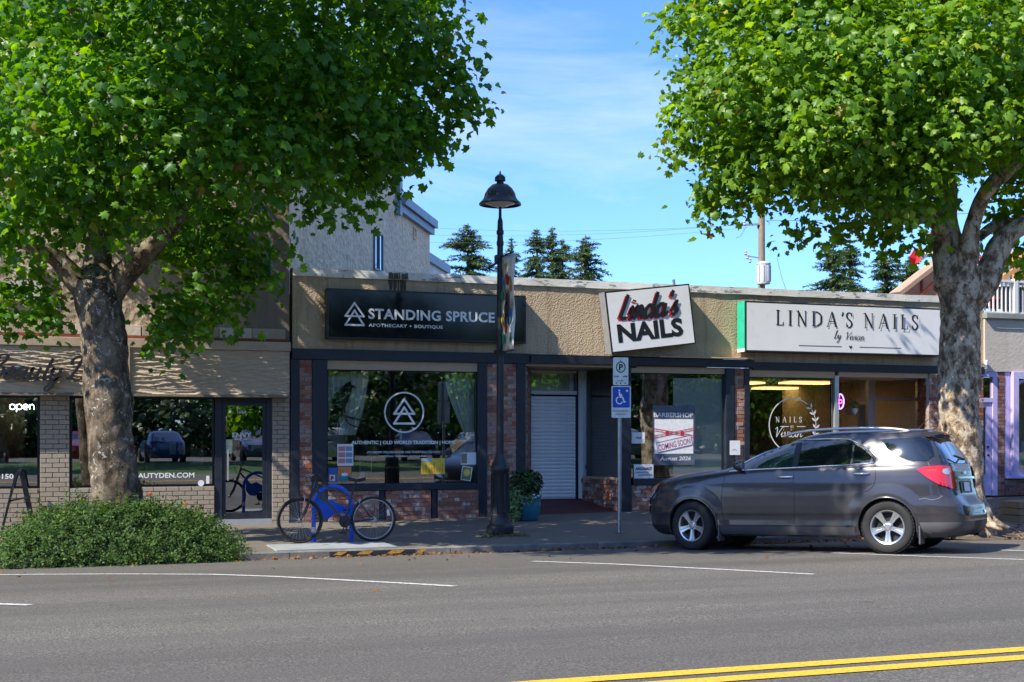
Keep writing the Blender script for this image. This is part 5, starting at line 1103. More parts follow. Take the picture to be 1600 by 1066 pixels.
limb(TR, [P(1480, 370, ZR), P(1455, 343, ZR), P(1430, 342, ZR - .1), P(1395, 340, ZR - .3), P(1340, 315, ZR - .6), P(1250, 280, ZR - .8)], [.13, .11, .09, .085, .06, .03], M['bark_r'], 'limb', 17)
limb(TR, [P(1530, 370, ZR + .5), P(1560, 350, ZR + .5), P(1600, 350, ZR + .5)], [.08, .09, .07], M['bark_r'], 'limb', 18)
br = [blob(a, b_, c_, ZR + (d_ - ZR) * .75) for a, b_, c_, d_ in (
 (1095, 55, 62, ZR - .6), (1075, 130, 42, ZR - .6), (1110, 200, 66, ZR - .8), (1062, 213, 18, ZR - .8), (1135, 285, 50, ZR - .6), (1105, 300, 30, ZR - .4), (1190, 120, 105, ZR - 1.8), (1210, 240, 90, ZR - 1.6), (1200, 298, 34, ZR - .3), (1290, 290, 48, ZR - .8), (1262, 366, 17, ZR - .2), (1300, 350, 24, ZR - .2),
 (1300, 180, 120, ZR - 2.2), (1290, 60, 120, ZR - 1.5), (1360, 290, 46, ZR - 1.2), (1345, 345, 20, ZR + .1), (1385, 355, 18, ZR), (1392, 372, 12, ZR), (1400, 250, 90, ZR - 2.0), (1400, 100, 120, ZR - 2.2), (1440, 300, 50, ZR - 1.0), (1452, 372, 10, ZR + .6),
 (1500, 180, 95, ZR - 2.4), (1510, 60, 110, ZR - 1.8), (1590, 200, 70, ZR - 2.2), (1600, 290, 40, ZR + .8), (1570, 330, 30, ZR + .9), (1640, 120, 120, ZR - 1), (1690, 260, 90, ZR), (1560, 375, 26, ZR + .8), (1610, 385, 22, ZR + .4),
 (1200, 180, 110, ZR + 1.8), (1340, 200, 120, ZR + 2.2), (1480, 160, 130, ZR + 2.4), (1250, 60, 120, ZR + 2), (1600, 160, 120, ZR + 2),
 (1120, -40, 80, ZR), (1230, -80, 120, ZR - .6), (1380, -110, 150, ZR), (1540, -100, 150, ZR), (1680, -60, 150, ZR), (1300, -220, 120, ZR), (1460, -250, 140, ZR), (1620, -220, 120, ZR))]
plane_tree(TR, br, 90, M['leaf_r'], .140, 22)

# low shrub mass at the foot of the left tree
r = np.random.default_rng(5); sx0, sx1 = fx(2, -5.0), fx(362, -5.0); yS0, yS1_ = -5.62, -3.5
def mound(x, y):
    h = .69 * (1 - abs((y + 4.5) / 1.15) ** 2.6) + .20 * mnoise.noise(Vector((x * 1.1, y * 1.3, 4))) + .05 * mnoise.noise(Vector((x * 4, y * 4, 1)))
    e = min((sx1 - x) / .75, (x - sx0) / .9); h *= min(1, max(0, e)) ** .5
    return max(-.02, h)
sh = thing('low_shrub', 'spreading mass of small-leaved shrubs under the left tree spilling over the kerb', 'shrub', ((sx0 + sx1) / 2, -4.5, -.1))
gx, gy_ = np.arange(sx0, sx1, .12), np.arange(yS0, yS1_ + .01, .1); V = [(x, y, -.22 + max(.0, mound(x, y)) * .93) for y in gy_ for x in gx]; nx = len(gx)
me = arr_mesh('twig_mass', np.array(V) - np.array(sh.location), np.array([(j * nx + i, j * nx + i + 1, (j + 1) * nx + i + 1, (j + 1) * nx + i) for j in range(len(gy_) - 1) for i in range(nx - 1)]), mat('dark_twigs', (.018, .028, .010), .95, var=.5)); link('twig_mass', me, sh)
n = 6500; pos = []; nrm = []; tip = []
for _ in range(n):
    x, y = r.uniform(sx0, sx1), r.uniform(yS0 - .02, yS1_); h = mound(x, y)
    if h < .04: continue
    e = .05; g = np.array([-(mound(x + e, y) - mound(x - e, y)) / (2 * e), -(mound(x, y + e) - mound(x, y - e)) / (2 * e), 1.0]); g /= np.linalg.norm(g)
    z = -.20 + h * r.uniform(.75, 1.03); arch = r.random() < .4; ln = (r.uniform(.14, .38) if r.random() < .8 else r.uniform(.35, .55)) if arch else r.uniform(.06, .14); d = g * .8 + r.normal(size=3) * .6; d[2] += .25; d /= np.linalg.norm(d); k_ = int(ln / .017)
    for k in range(k_):
        s = k / k_; q = np.array([x, y, z]) + d * ln * s + np.array([0, 0, -.35 * ln * s * s]) + r.normal(size=3) * .012; pos.append(q); nrm.append(g + r.normal(size=3) * .6); tip.append(d + r.normal(size=3) * .9)
pos = np.array(pos); scatter('foliage', sh.location, DV, DF, pos, np.array(nrm), np.array(tip), .028 + .022 * r.random(len(pos)), M['leaf_gc'], sh, 'stuff')
for (px, py, s) in ((232, 772, .05), (288, 788, .055), (176, 801, .06), (206, 850, .05)):
    q = P(px, py, 18.15); tag(scatter('fallen_leaf', (0, 0, 0), LEAF_V, LEAF_F, np.array([q]), np.array([[.1, -.8, .6]]), np.array([[.5, .2, .4]]), np.array([s * 1.3]), mat('orange_leaf', (.55, .10, .02), .6), None), {232: 'bright red-orange fallen leaf caught on top of the shrubs, left of the salon door', 288: 'rusty fallen leaf lying on the shrub mass near its right end', 176: 'small fallen leaf on the shrubs just under the left trunk', 206: 'small brown fallen leaf low on the front of the shrubs'}[px], 'leaf', 'fallen leaves on the shrubs')
# shrub + trailing plant in the pot
def bush(name, parent, c, rad, n, size, m, LV=OV, LF=OF, zs=1.0, seed=1, kind='stuff', fill=.5):
    r = np.random.default_rng(seed); d = unit(n, r); q = d * (rad * (1 - fill * r.random(n) ** 1.5))[:, None]; q[:, 2] *= zs; pos = np.array(c) + q
    return scatter(name, root_of(parent).location, LV, LF, pos, d + r.normal(size=(n, 3)) * .5 + np.array([0, 0, .4]), d + r.normal(size=(n, 3)) * .7, size * (.7 + .6 * r.random(n)), m, parent, kind)
bc = pc + Vector((-.02, 0, .70)); bush('foliage', pt, bc, .30, 900, .075, M['leaf_dk'], zs=.85, seed=3); st = MB()
for k in range(7): a = k * .9; st.tube([pc + Vector((.05 * math.cos(a), .05 * math.sin(a), .42)), bc + Vector((.2 * math.cos(a), .2 * math.sin(a), .0))], .010, 5)
st.build('stem', M['bark_f'], pt)
for k, (dx, dy, dz, rr, nn) in enumerate(((-.24, -.12, .46, .16, 420), (-.30, -.15, .30, .14, 360), (-.28, -.16, .14, .10, 200), (-.05, -.20, .42, .10, 160), (-.40, -.1, .22, .09, 120))): bush('trailing_plant', pt, pc + Vector((dx, dy, dz)), rr, nn, .05, M['leaf_pale'], zs=1.2, seed=10 + k)
fl_ = MB(); 
for k, (dx, dz) in enumerate(((.03, .47), (.06, .42), (.0, .40), (.12, .45))): fl_.lathe([(0, 0), (.03, .01), (.022, .03), (0, .035)], pc + Vector((dx, -.26, dz)), 8)
fl_.build('flower', M['white'], pt)
# weeds round the lamp base and by the kerb
lw = base_l = P(781.5, 836, 20.7); rw = np.random.default_rng(9); q = np.array([[lw.x + rw.uniform(-.42, .40), lw.y + rw.uniform(-.28, -.05) - .05, 0] for _ in range(420)]); q[:, 2] = [side_z(a, b) + rw.uniform(0, .035) for a, b, _ in q]
tag(scatter('weeds', (0, 0, 0), DV, DF, q, rw.normal(size=(420, 3)) + [0, 0, 1], rw.normal(size=(420, 3)), np.full(420, .03), leafmat('dry_weeds', (.06, .09, .02), (.16, .17, .05), .3), None), kind='stuff')
w2 = on_road(218, 880); q = np.array([[fx(218, -5.4) + rw.normal() * .14, -5.45 + rw.normal() * .04, -.15 + abs(rw.normal()) * .05] for _ in range(260)]); tag(scatter('weeds', (0, 0, 0), DV, DF, q, rw.normal(size=(260, 3)) + [0, 0, 1], rw.normal(size=(260, 3)), np.full(260, .045), M['leaf_pale'], None), kind='stuff')
# fallen leaves along the gutter and under the right tree
def litter(nm, N, xs_, off, zf, size, seed, m=None):
    r = np.random.default_rng(seed); x = r.uniform(xs_[0], xs_[1], N) if len(xs_) == 2 else xs_[0] + (xs_[1] - xs_[0]) * r.beta(xs_[2], xs_[3], N); y = np.array([off(v, r) for v in x]); z = np.array([zf(a, b) for a, b in zip(x, y)]) + .01 + .012 * r.random(N)
    nr = r.normal(size=(N, 3)) * .35 + [0, 0, 1]; tag(scatter(nm, (0, 0, 0), LEAF_V[:, :], LEAF_F, np.stack([x, y, z], 1), nr, r.normal(size=(N, 3)), size * (.5 + r.random(N)), m or M['deadleaf'], None), kind='stuff')
litter('leaf_litter', 900, (-9.5, 10), lambda v, r: -(KC + kerb_off(v)) - abs(r.normal()) * .10 - .03, lambda a, b: road_z(-b - KC), .055, 31)
litter('leaf_litter', 500, (1.0, 9.5), lambda v, r: -(KC + kerb_off(v)) - abs(r.normal()) * .14 - .03, lambda a, b: road_z(-b - KC), .07, 32)
litter('leaf_litter', 700, (5.2, 12), lambda v, r: -r.uniform(1.5, KC + kerb_off(v) - .2), side_z, .075, 33)
litter('leaf_litter', 60, (-9, 9), lambda v, r: -KC - r.exponential(1.5), lambda a, b: road_z(-b - KC), .05, 34)
q = on_road(171, 909.5); fo = tag(scatter('fallen_leaf', (0, 0, 0), LEAF_V, LEAF_F, np.array([q + Vector((0, 0, .02))]), np.array([[.2, -.3, 1.]]), np.array([[1., 0, 0]]), np.array([.10]), M['deadleaf'], None), 'single brown fallen leaf lying on the road below the left white line', 'leaf')
# earth and roots round the right tree
er = MB(); c_ = Vector((tb.x, tb.y, 0)); vs = [(c_.x, c_.y, side_z(c_.x, c_.y) + .06)] + [(c_.x + 1.0 * math.cos(a) * (1 + .15 * math.sin(3 * a)), c_.y + .8 * math.sin(a), side_z(c_.x + math.cos(a), c_.y + .8 * math.sin(a)) + .008) for a in np.linspace(0, 2 * math.pi, 25)[:-1]]
er.add(vs, [(0, i, i % 24 + 1) for i in range(1, 25)]); tag(er.build('tree_pit', M['earth']), kind='structure')
for a in (20, -40, -75, -110, 150): d = Vector((math.cos(R_(a)), math.sin(R_(a)), 0)); MB().tube([c_ + d * .22 + Vector((0, 0, .30)), c_ + d * .48 + Vector((0, 0, .10)), c_ + d * .70 + Vector((0, 0, .02))], [.13, .08, .03], 8, bump=.15).build('root', M['bark_r'], TR, smooth=180)

# far firs
def fir(name, label, px, ytop, Z, spread, seed, ybot=432, lean=0):
    top = P(px, ytop, Z); r = np.random.default_rng(seed); zb = .0; t_ = thing(name, label, 'tree', (top.x, top.y, zb), group='firs behind the shops'); H_ = top.z
    MB().tube([(top.x, top.y, zb), (top.x, top.y, zb + H_ * .6), top], [.32, .2, .03], 8).build('trunk', M['bark_f'], t_, smooth=180)
    pos, nrm, tip, sz = [], [], [], []; br = MB(); z = H_ * .30
    while z < H_ - .15:
        f = (H_ - z); L_ = min(spread * 1.5 * (f / (H_ * .45)) ** .62, spread * 1.7) * r.uniform(.6, 1.15); nb = 8 if f > .8 else 5
        for k in range(nb):
            if r.random() < .12 + .10 * (seed % 3): continue
            a = r.uniform(0, 6.28); d = np.array([math.cos(a), math.sin(a), 0]); L = L_ * r.uniform(.55, 1.12); up_ = .35 if f < 2 else (.05 + .15 * math.sin(seed * 2.1)); m_ = max(4, int(L / .10))
            for j in range(m_):
                s = (j + .5) / m_; c = np.array([top.x, top.y, z]) + d * L * s + np.array([0, 0, up_ * L * s - .38 * L * s * s + .10 * L * s ** 4])
                for side in (-1, 1):
                    for _ in range(3):
                        w = np.cross(d, [0, 0, 1]) * side; tdir = d * .7 + w * r.uniform(.3, 1.0) + np.array([0, 0, r.uniform(-.5, .1)]); pos.append(c); tip.append(tdir); nrm.append(np.array([0, 0, 1]) + r.normal(size=3) * .5); sz.append((.34 * (1 - .45 * s) + .05) * r.uniform(.7, 1.2) * min(1.0, .5 + L / 2))
        z += r.uniform(.20, .38) * (1.0 if f > 2 else .6)
    NV = np.array([(0, 0, 0), (.13, .45, -.03), (0, 1, -.1), (-.13, .45, -.03)]); scatter('foliage', t_.location, NV, DF, np.array(pos), np.array(nrm), np.array(tip), np.array(sz), M['needle'], t_, 'stuff')
for a in ((731, 349, 88, 2.6, 1, 'fir tree nearest the white building, leaning boughs, left of the street lamp'), (799, 371, 92, 1.35, 2, 'narrow pointed fir half hidden by the banner on the lamp'), (839, 357, 90, 1.9, 3, 'leftmost of the three crowded firs right of the street lamp'),
          (863, 354, 94, 1.9, 4, 'tallest middle fir of the crowded three right of the street lamp'), (879, 373, 96, 1.8, 5, 'shorter right-hand fir of the crowded three'), (915, 367, 86, 2.5, 6, 'broad fir with long right boughs standing apart above the fascia'),
          (1302, 374, 80, 1.8, 7, 'left of the two small firs seen between pole transformer and right trunk'), (1328, 372, 84, 1.7, 9, 'slender fir close behind the small fir nearest the transformer'), (1384, 388, 80, 2.2, 8, 'bushy fir just left of the orange gable wall'), (1425, 398, 86, 2.2, 12, 'lowest fir peeping over the orange gable under the flag')):
    fir('fir_tree', a[5], *a[:5])
# ================================================================== vehicles
def interp(x, xs, ys):
    return float(np.interp(x, xs, ys))
class Body:
    """car body as a stack of rounded plan outlines; side(u,z) maps arc length u from mid-side (+ = forwards) and height to a point"""
    def __init__(s, rows, nf=4.6, nr=6.5, arches=(), ax=.40, flare=.022):
        rows = sorted(rows); s.z = [r[0] for r in rows]; s.xf = [r[1] for r in rows]; s.xr = [r[2] for r in rows]; s.w = [r[3] for r in rows]; s.nf = nf; s.nr = nr; s.arches = arches; s.ax = ax; s.flare = flare; s.cache = {}; s.xc = ([0, 1], [0, 0])
    def outline(s, z):
        key = round(z, 4)
        if key in s.cache: return s.cache[key]
        xf, xr, w = interp(z, s.z, s.xf), interp(z, s.z, s.xr), interp(z, s.z, s.w); pts = []
        def half(xe, n, sign):
            o = []
            for k in range(241):
                a = k / 240 * math.pi / 2; x = xe * max(0, math.sin(a)) ** (2 / n); y = w * max(0, math.cos(a)) ** (2 / n); o.append((sign * x, y))
            return o
        c = interp(z, *s.xc); f = [(x + c, y) for x, y in half(xf - c, s.nf, 1)]; r = [(x + c, y) for x, y in half(xr + c, s.nr, -1)]
        P_ = np.array(r[::-1][:-1] + f)                      # rear centre -> side -> front centre
        seg = np.hypot(*np.diff(P_, axis=0).T); u = np.concatenate([[0], np.cumsum(seg)]); u0 = np.interp(0, P_[:, 0], u); s.cache[key] = (P_, u - u0); return s.cache[key]
    def side(s, u, z, off=0.0):
        P_, U = s.outline(z); uu = min(max(u, U[0] - 3), U[-1] + 3); sg = 1
        if uu < U[0]: uu = 2 * U[0] - uu; sg = -1
        if uu > U[-1]: uu = 2 * U[-1] - uu; sg = -1
        x = np.interp(uu, U, P_[:, 0]); y = np.interp(uu, U, P_[:, 1]); e = .02; xa, ya = np.interp(uu - e, U, P_[:, 0]), np.interp(uu - e, U, P_[:, 1]); xb, yb = np.interp(uu + e, U, P_[:, 0]), np.interp(uu + e, U, P_[:, 1])
        n = Vector((-(yb - ya), xb - xa, 0)); n = n.normalized() if n.length > 1e-6 else Vector((1 if u > 0 else -1, 0, 0))
        o = off + s.bulge(x, z) * min(1, max(0, n.y))
        return Vector((x + n.x * o, (y + n.y * o) * sg, z))
    def bulge(s, x, z):
        b = 0
        for ax in s.arches:
            d = math.hypot(x - ax, z - .36); b = max(b, s.flare * max(0, 1 - max(0, abs(d - s.ax - .03) - .03) / .14) if z < .98 else b)
        return b
    def us(s, x, z):
        P_, U = s.outline(z); return float(np.interp(x, P_[:, 0], U))
    def mesh(s, zs, nu=150):
        vs = []; fs = []
        for z in zs:
            P_, U = s.outline(z); tot = [U[0] + (U[-1] - U[0]) * k / nu for k in range(nu + 1)]
            ring = [s.side(u, z) for u in tot]; ring += [Vector((p.x, -p.y, p.z)) for p in ring[::-1][1:-1]]; vs += ring
        n = 2 * nu
        for j in range(len(zs) - 1):
            for k in range(n): fs.append((j * n + k, (j + 1) * n + k, (j + 1) * n + (k + 1) % n, j * n + (k + 1) % n))
        fs.append(tuple(range(n))); fs.append(tuple((len(zs) - 1) * n + k for k in range(n))[::-1]); return vs, fs
    def panel(s, mb, poly, off=.006, step=.06, mirror=False, xz=True, thick=0):
        """polygon in (x,z) (or (u,z) when xz=False) draped over the body"""
        P2 = [Vector((s.us(x, z), z)) if xz else Vector((x, z)) for x, z in poly]; n0 = len(P2)
        dense = []
        for i in range(n0):
            a, b = P2[i], P2[(i + 1) % n0]; m = max(1, int((b - a).length / step)); dense += [a.lerp(b, k / m) for k in range(m)]
        def inside(p):
            c = False; j = n0 - 1
            for i in range(n0):
                if ((P2[i].y > p.y) != (P2[j].y > p.y)) and (p.x < (P2[j].x - P2[i].x) * (p.y - P2[i].y) / (P2[j].y - P2[i].y + 1e-12) + P2[i].x): c = not c
                j = i
            return c
        xs_ = [p.x for p in P2]; zs_ = [p.y for p in P2]; pts = list(dense); edges = [(i, (i + 1) % len(dense)) for i in range(len(dense))]
        x = min(xs_) + step / 2
        while x < max(xs_):
            z = min(zs_) + step / 2
            while z < max(zs_):
                p = Vector((x, z))
                if inside(p) and min((p - q).length for q in dense) > step * .45: pts.append(p)
                z += step
            x += step
        co, _, fc, *_ = delaunay_2d_cdt(pts, edges, [], 1, 1e-5)
        for sg in ((1, -1) if mirror else (1,)):
            v3 = [s.side(p.x, p.y, off) for p in co]
            if sg < 0: v3 = [Vector((v.x, -v.y, v.z)) for v in v3]
            mb.add(v3, [tuple(f) if sg < 0 else tuple(f)[::-1] for f in fc])
        return mb
    def line(s, mb, pts, r=.006, off=.0, mirror=False, n=5, xz=True, sm=4):
        q = catmull(pts, sm) if len(pts) > 2 else [Vector(pts[0]).lerp(Vector(pts[1]), k / 6) for k in range(7)]
        p3 = [s.side(s.us(p.x, p.y) if xz else p.x, p.y, off) for p in q]; mb.tube(p3, r, n)
        if mirror: mb.tube([Vector((v.x, -v.y, v.z)) for v in p3], r, n)
        return mb
def car_paint(name, c, metal=.6, rough=.28):
    t = NT(name); n = t.noise(900, 1, .5); col = t.ramp(n, [(.3, tuple(x * .85 for x in c)), (.7, tuple(x * 1.2 for x in c))]); g = t.noise(2.2, 4, .6); col = t.mix(t.ramp(g, [(.5, 0.0), (.9, .12)]), col, (.2, .19, .17)); return t.bsdf(col, rough, metal, .4, None, .7)
def alloy(parent, c, face, mtyre, mrim, R0=.355, rr=.225, wd=.225, spokes=5, steer=0, detail=True):
    """wheel at c, outward direction +y*face"""
    Mx = Matrix.Translation(c) @ Matrix.Rotation(steer, 4, 'Z') @ Matrix.Rotation(R_(90) * face * -1, 4, 'X')
    def L(prof, n=40): 
        b = MB(); b.lathe(prof, (0, 0, 0), n, cap=False); b.v = [tuple(Mx @ Vector(v)) for v in b.v]; return b
    w = wd / 2
    ty = L([(rr + .004, -w * .9), (R0 - .06, -w), (R0 - .012, -w * .9), (R0, -w * .6), (R0, w * .6), (R0 - .012, w * .92), (R0 - .035, w * 1.02), (R0 - .075, w * 1.0), (rr + .016, w * .94), (rr + .004, w * .80)]).build('wheel', mtyre, parent, local=True, smooth=50, fixn=True)
    if detail:
        tr = MB()
        for k in range(44):
            a = 2 * math.pi * k / 44
            for z0 in (-.7, -.22, .22, .7):
                q = MB().box(-.012, .012, -.018, .018, -.004, .004, Matrix.Translation((math.cos(a) * (R0 + .001), math.sin(a) * (R0 + .001), w * z0)) @ Matrix.Rotation(a, 4, 'Z') @ Matrix.Rotation(R_(90), 4, 'Y')); tr.add(q.v, q.f)
        tr.v = [tuple(Mx @ Vector(v)) for v in tr.v]; tag(tr.build('tread', mtyre, ty, local=True), kind='stuff')
    rm = L([(rr, -w * .7), (rr - .03, -w * .6), (rr - .03, w * .35), (rr - .012, w * .78), (rr + .006, w * .84), (rr + .010, w * .78), (rr + .004, w * .6)]); rm.build('rim', mrim, ty, local=True, smooth=40)
    L([(0, w * .0), (.10, w * .0), (rr - .03, w * .05), (rr - .03, -w * .1), (0, -w * .1)], 24).build('brake_disc', M['rubber'], ty, local=True)
    sp = MB()
    for k in range(spokes):
        a = 2 * math.pi * k / spokes + (R_(90) if True else 0); ca, sa = math.cos(a), math.sin(a)
        def q(r_, t_, z): return Mx @ Vector((ca * r_ - sa * t_, sa * r_ + ca * t_, z))
        zt, zh = w * .80, w * .62
        vs = []
        for r_, hw, z in ((.045, .030, zh), (.10, .034, zh + .004), (.16, .042, zt - .01), (rr - .012, .056, zt)):
            vs += [q(r_, -hw, z - .012), q(r_, -hw * .86, z), q(r_, -hw * .12, z - .001), q(r_, 0, z - .008), q(r_, hw * .12, z - .001), q(r_, hw * .86, z), q(r_, hw, z - .012), q(r_, hw * .6, z - .05), q(r_, -hw * .6, z - .05)]
        m_ = 9; sp.add(vs, [(i * m_ + j, (i + 1) * m_ + j, (i + 1) * m_ + (j + 1) % m_, i * m_ + (j + 1) % m_) for i in range(3) for j in range(m_)])
        ob = sp.build('spoke', mrim, ty, local=True, smooth=30, fixn=True); sp = MB()
    L([(0, w * .70), (.034, w * .69), (.040, w * .64), (.07, w * .60), (.075, w * .3)], 20).build('hub_cap', mrim, ty, local=True, smooth=40)
    if detail:
        for k in range(5): a = 2 * math.pi * k / 5 + R_(126); b = MB().lathe([(.011, .0), (.011, .018), (.006, .022), (0, .022)], (math.cos(a) * .057, math.sin(a) * .057, w * .58), 6); b.v = [tuple(Mx @ Vector(v)) for v in b.v]; b.build('lug_nut', M['chrome'], ty, local=True)
    return ty
# --- the grey suv, nose towards the kerb
front = P(1080, 860, 18.7); rear = P(1391, 864, 17.1)
axle = (P(1391, 0, 17.1) - P(1080, 0, 18.7)); axle.z = 0
head = math.atan2(-axle.y, -axle.x); fw = Vector((math.cos(head), math.sin(head), 0)); lf = Vector((-fw.y, fw.x, 0)); TRK = .79
mid = (front + rear) / 2; ctr = Vector((mid.x, mid.y, 0)) - lf * (TRK + .11 - .02)
WB = 2.857; cz = road_z(-ctr.y - KC)
car = thing('parked_car', 'dark grey metallic suv parked nose-in at the kerb, dented behind the rear wheel', 'car', (ctr.x, ctr.y, 0), head)
def zr(p): return road_z(-p.y - KC)
zf_, zr_ = [zr(ctr + fw * s * WB / 2) for s in (1, -1)]; zl_, zq_ = [zr(ctr + lf * s * TRK) for s in (1, -1)]
car.location.z = (zf_ + zr_ + zl_ + zq_) / 4 + .004; pitch = -math.atan2(zf_ - zr_, WB); roll = math.atan2(zl_ - zq_, 2 * TRK)
car.rotation_mode = 'XYZ'; car.rotation_euler = (roll, pitch, head)
AXF, AXR = WB / 2, -WB / 2
rows = [(.21, 2.17, 2.20, .80), (.25, 2.24, 2.30, .845), (.32, 2.31, 2.37, .880), (.36, 2.33, 2.385, .895), (.45, 2.345, 2.40, .893), (.50, 2.35, 2.40, .900), (.54, 2.355, 2.39, .912), (.64, 2.36, 2.37, .918), (.72, 2.35, 2.30, .920), (.76, 2.34, 2.27, .921), (.84, 2.30, 2.25, .921), (.90, 2.29, 2.24, .920), (.94, 2.26, 2.235, .918), (.97, 2.23, 2.23, .915), (1.00, 2.18, 2.225, .910), (1.04, 2.07, 2.22, .904), (1.07, 1.95, 2.215, .898), (1.10, 1.79, 2.21, .891), (1.13, 1.56, 2.20, .882), (1.155, 1.28, 2.195, .872), (1.17, 1.10, 2.19, .862), (1.21, .96, 2.18, .842), (1.30, .74, 2.13, .810), (1.40, .49, 2.06, .768), (1.50, .21, 1.98, .722), (1.56, .02, 1.93, .69), (1.59, -.06, 1.92, .672), (1.62, -.15, 1.91, .65), (1.645, -.26, 1.89, .60), (1.665, -.40, 1.84, .52), (1.680, -.56, 1.75, .40), (1.688, -.72, 1.6, .24)]
Bd = Body(rows, 4.2, 7.0, (AXF, AXR), .385, .020); Bd.xc = ([1.08, 1.5], [0, -.9])
zs = sorted(set([round(z, 4) for z in list(np.arange(.21, 1.17, .015)) + list(np.arange(1.17, 1.6, .025)) + [1.6, 1.615, 1.63, 1.645, 1.655, 1.665, 1.674, 1.682, 1.688]]))
mpaint = car_paint('dark_grey_metallic_paint', (.052, .050, .057), .38, .25); mclad = mat('grey_plastic_cladding', (.085, .085, .09), .55, var=.08); mwell = mat('wheel_well_black', (.008, .008, .008), .9)
vs, fs = Bd.mesh(zs, 230); bb = MB(); bb.add(vs, fs); body = bb.build('body', [mpaint, mwell], car, local=True, smooth=32, fixn=True)
body.data.polygons.foreach_set('material_index', [0] * len(body.data.polygons))
def cutter(x, r, y0, y1):
    c = MB().lathe([(r, y0), (r, y1)], (0, 0, 0), 44); me = bpy.data.meshes.new('arch'); me.from_pydata([tuple(Matrix.Rotation(R_(-90), 3, 'X') @ Vector(v) + Vector((x, 0, .36))) for v in c.v], [], c.f); me.materials.append(mpaint); me.materials.append(mwell); me.polygons.foreach_set('material_index', [1] * len(me.polygons))
    bm = bmesh.new(); bm.from_mesh(me); bmesh.ops.recalc_face_normals(bm, faces=bm.faces); bm.to_mesh(me); bm.free(); o = bpy.data.objects.new('arch', me); COL.objects.link(o); o.parent = car; return o
cuts = [cutter(x, .392, y0, y1) for x in (AXF, AXR) for y0, y1 in ((.58, 1.1), (-1.1, -.58))]
# window openings cut through the cabin shell would need an interior; the glass is laid over a dark cabin
bpy.context.view_layer.update()
for c in cuts:
    md = body.modifiers.new('cut', 'BOOLEAN'); md.operation = 'DIFFERENCE'; md.object = c; md.solver = 'EXACT'
dg = bpy.context.evaluated_depsgraph_get(); nm = bpy.data.meshes.new_from_object(body.evaluated_get(dg)); body.modifiers.clear(); body.data = nm
for c in cuts: bpy.data.objects.remove(c)
nm.set_sharp_from_angle(angle=R_(32))
# cladding along the sills and bumpers
def strip(z0, z1, x0, x1, off, name, m, mirror=True, parent=car):
    b = MB(); Bd.panel(b, [(x0, z0), (x1, z0), (x1, z1), (x0, z1)], off, .05, mirror); return b.build(name, m, parent, local=True, smooth=180)
strip(.235, .355, AXR + .44, AXF - .44, .008, 'sill_cladding', mclad)
b = MB(); Bd.panel(b, [(-3.35, .22), (AXR - .62, .22), (AXR - .47, .30), (AXR - .43, .42), (-3.35, .42)], .006, .06, True, xz=False); b.build('rear_bumper_cladding', mclad, car, local=True, smooth=180)
b = MB(); Bd.panel(b, [(AXF + .45, .22), (3.3, .22), (3.3, .36), (AXF + .42, .36)], .006, .06, True, xz=False); b.build('front_bumper_cladding', M['rubber'], car, local=True, smooth=180)
# arch lips
for x in (AXF, AXR):
    for sg in (1, -1):
        b = MB(); pts = []
        for a in range(-14, 196, 7):
            an = R_(a); px_, pz_ = x + .398 * math.cos(an), .36 + .398 * math.sin(an); q = Bd.side(Bd.us(px_, pz_), pz_, .002); pts.append(Vector((q.x, q.y * sg, q.z)))
        b.tube(pts, .016, 6); b.build('arch_lip', mpaint, car, local=True, smooth=60)
# glass
gl = {'front': [(.70, 1.155), (-.10, 1.185), (-.10, 1.53), (-.02, 1.53), (.12, 1.49), (.36, 1.39), (.57, 1.28), (.78, 1.165)],
      'rear': [(-.18, 1.187), (-.93, 1.21), (-.93, 1.50), (-.80, 1.535), (-.18, 1.54)],
      'quarter': [(-.96, 1.212), (-1.20, 1.225), (-1.22, 1.30), (-1.12, 1.39), (-.96, 1.485)],
      'rearq': [(-1.30, 1.535), (-1.82, 1.56), (-2.02, 1.30), (-1.95, 1.235), (-1.75, 1.235), (-1.60, 1.29), (-1.42, 1.41)]}
mgl = NT('dark_tinted_glass'); mgl = mgl.bsdf((.006, .008, .009), .015, 0, .8, None, 1.0)
mgl2 = NT('green_tinted_glass').bsdf((.012, .028, .024), .015, 0, .8, None, 1.0)
for k, pz in gl.items():
    for sg in (1, -1):
        b = MB(); Bd.panel(b, pz, .008, .05, False)
        if sg < 0: b.v = [(x, -y, z) for x, y, z in b.v]; b.f = [f[::-1] for f in b.f]
        b.build('side_window', mgl2 if k == 'front' else mgl, car, local=True, smooth=180)
# black frame behind the glass line + chrome surround
b = MB(); Bd.panel(b, [(.84, 1.145), (-1.26, 1.205), (-1.26, 1.31), (-1.14, 1.42), (-.95, 1.525), (-.80, 1.565), (.0, 1.562), (.17, 1.52), (.42, 1.40), (.66, 1.27)], .0045, .04, True); b.build('window_surround', M['black'], car, local=True, smooth=180)
for sg in (False, True):
    b = MB(); pts = [(.84, 1.140), (.45, 1.158), (-.3, 1.178), (-.9, 1.198), (-1.20, 1.208), (-1.27, 1.24), (-1.22, 1.34), (-1.10, 1.44), (-.93, 1.53), (-.78, 1.562), (-.3, 1.567), (.0, 1.560), (.17, 1.518), (.42, 1.402), (.66, 1.27), (.86, 1.155)]
    q = [Bd.side(Bd.us(x, z), z, .004) for x, z in [tuple(p) for p in catmull(pts, 3)]]; q = [Vector((v.x, v.y * (-1 if sg else 1), v.z)) for v in q]; b.tube(q, .0085, 6); b.build('chrome_trim', M['chrome'], car, local=True, smooth=60)
b = MB(); Bd.line(b, [(-1.28, 1.54), (-1.45, 1.385), (-1.62, 1.28), (-1.78, 1.225), (-1.97, 1.225)], .004, .003, False); b.build('window_seal', M['black'], car, local=True)
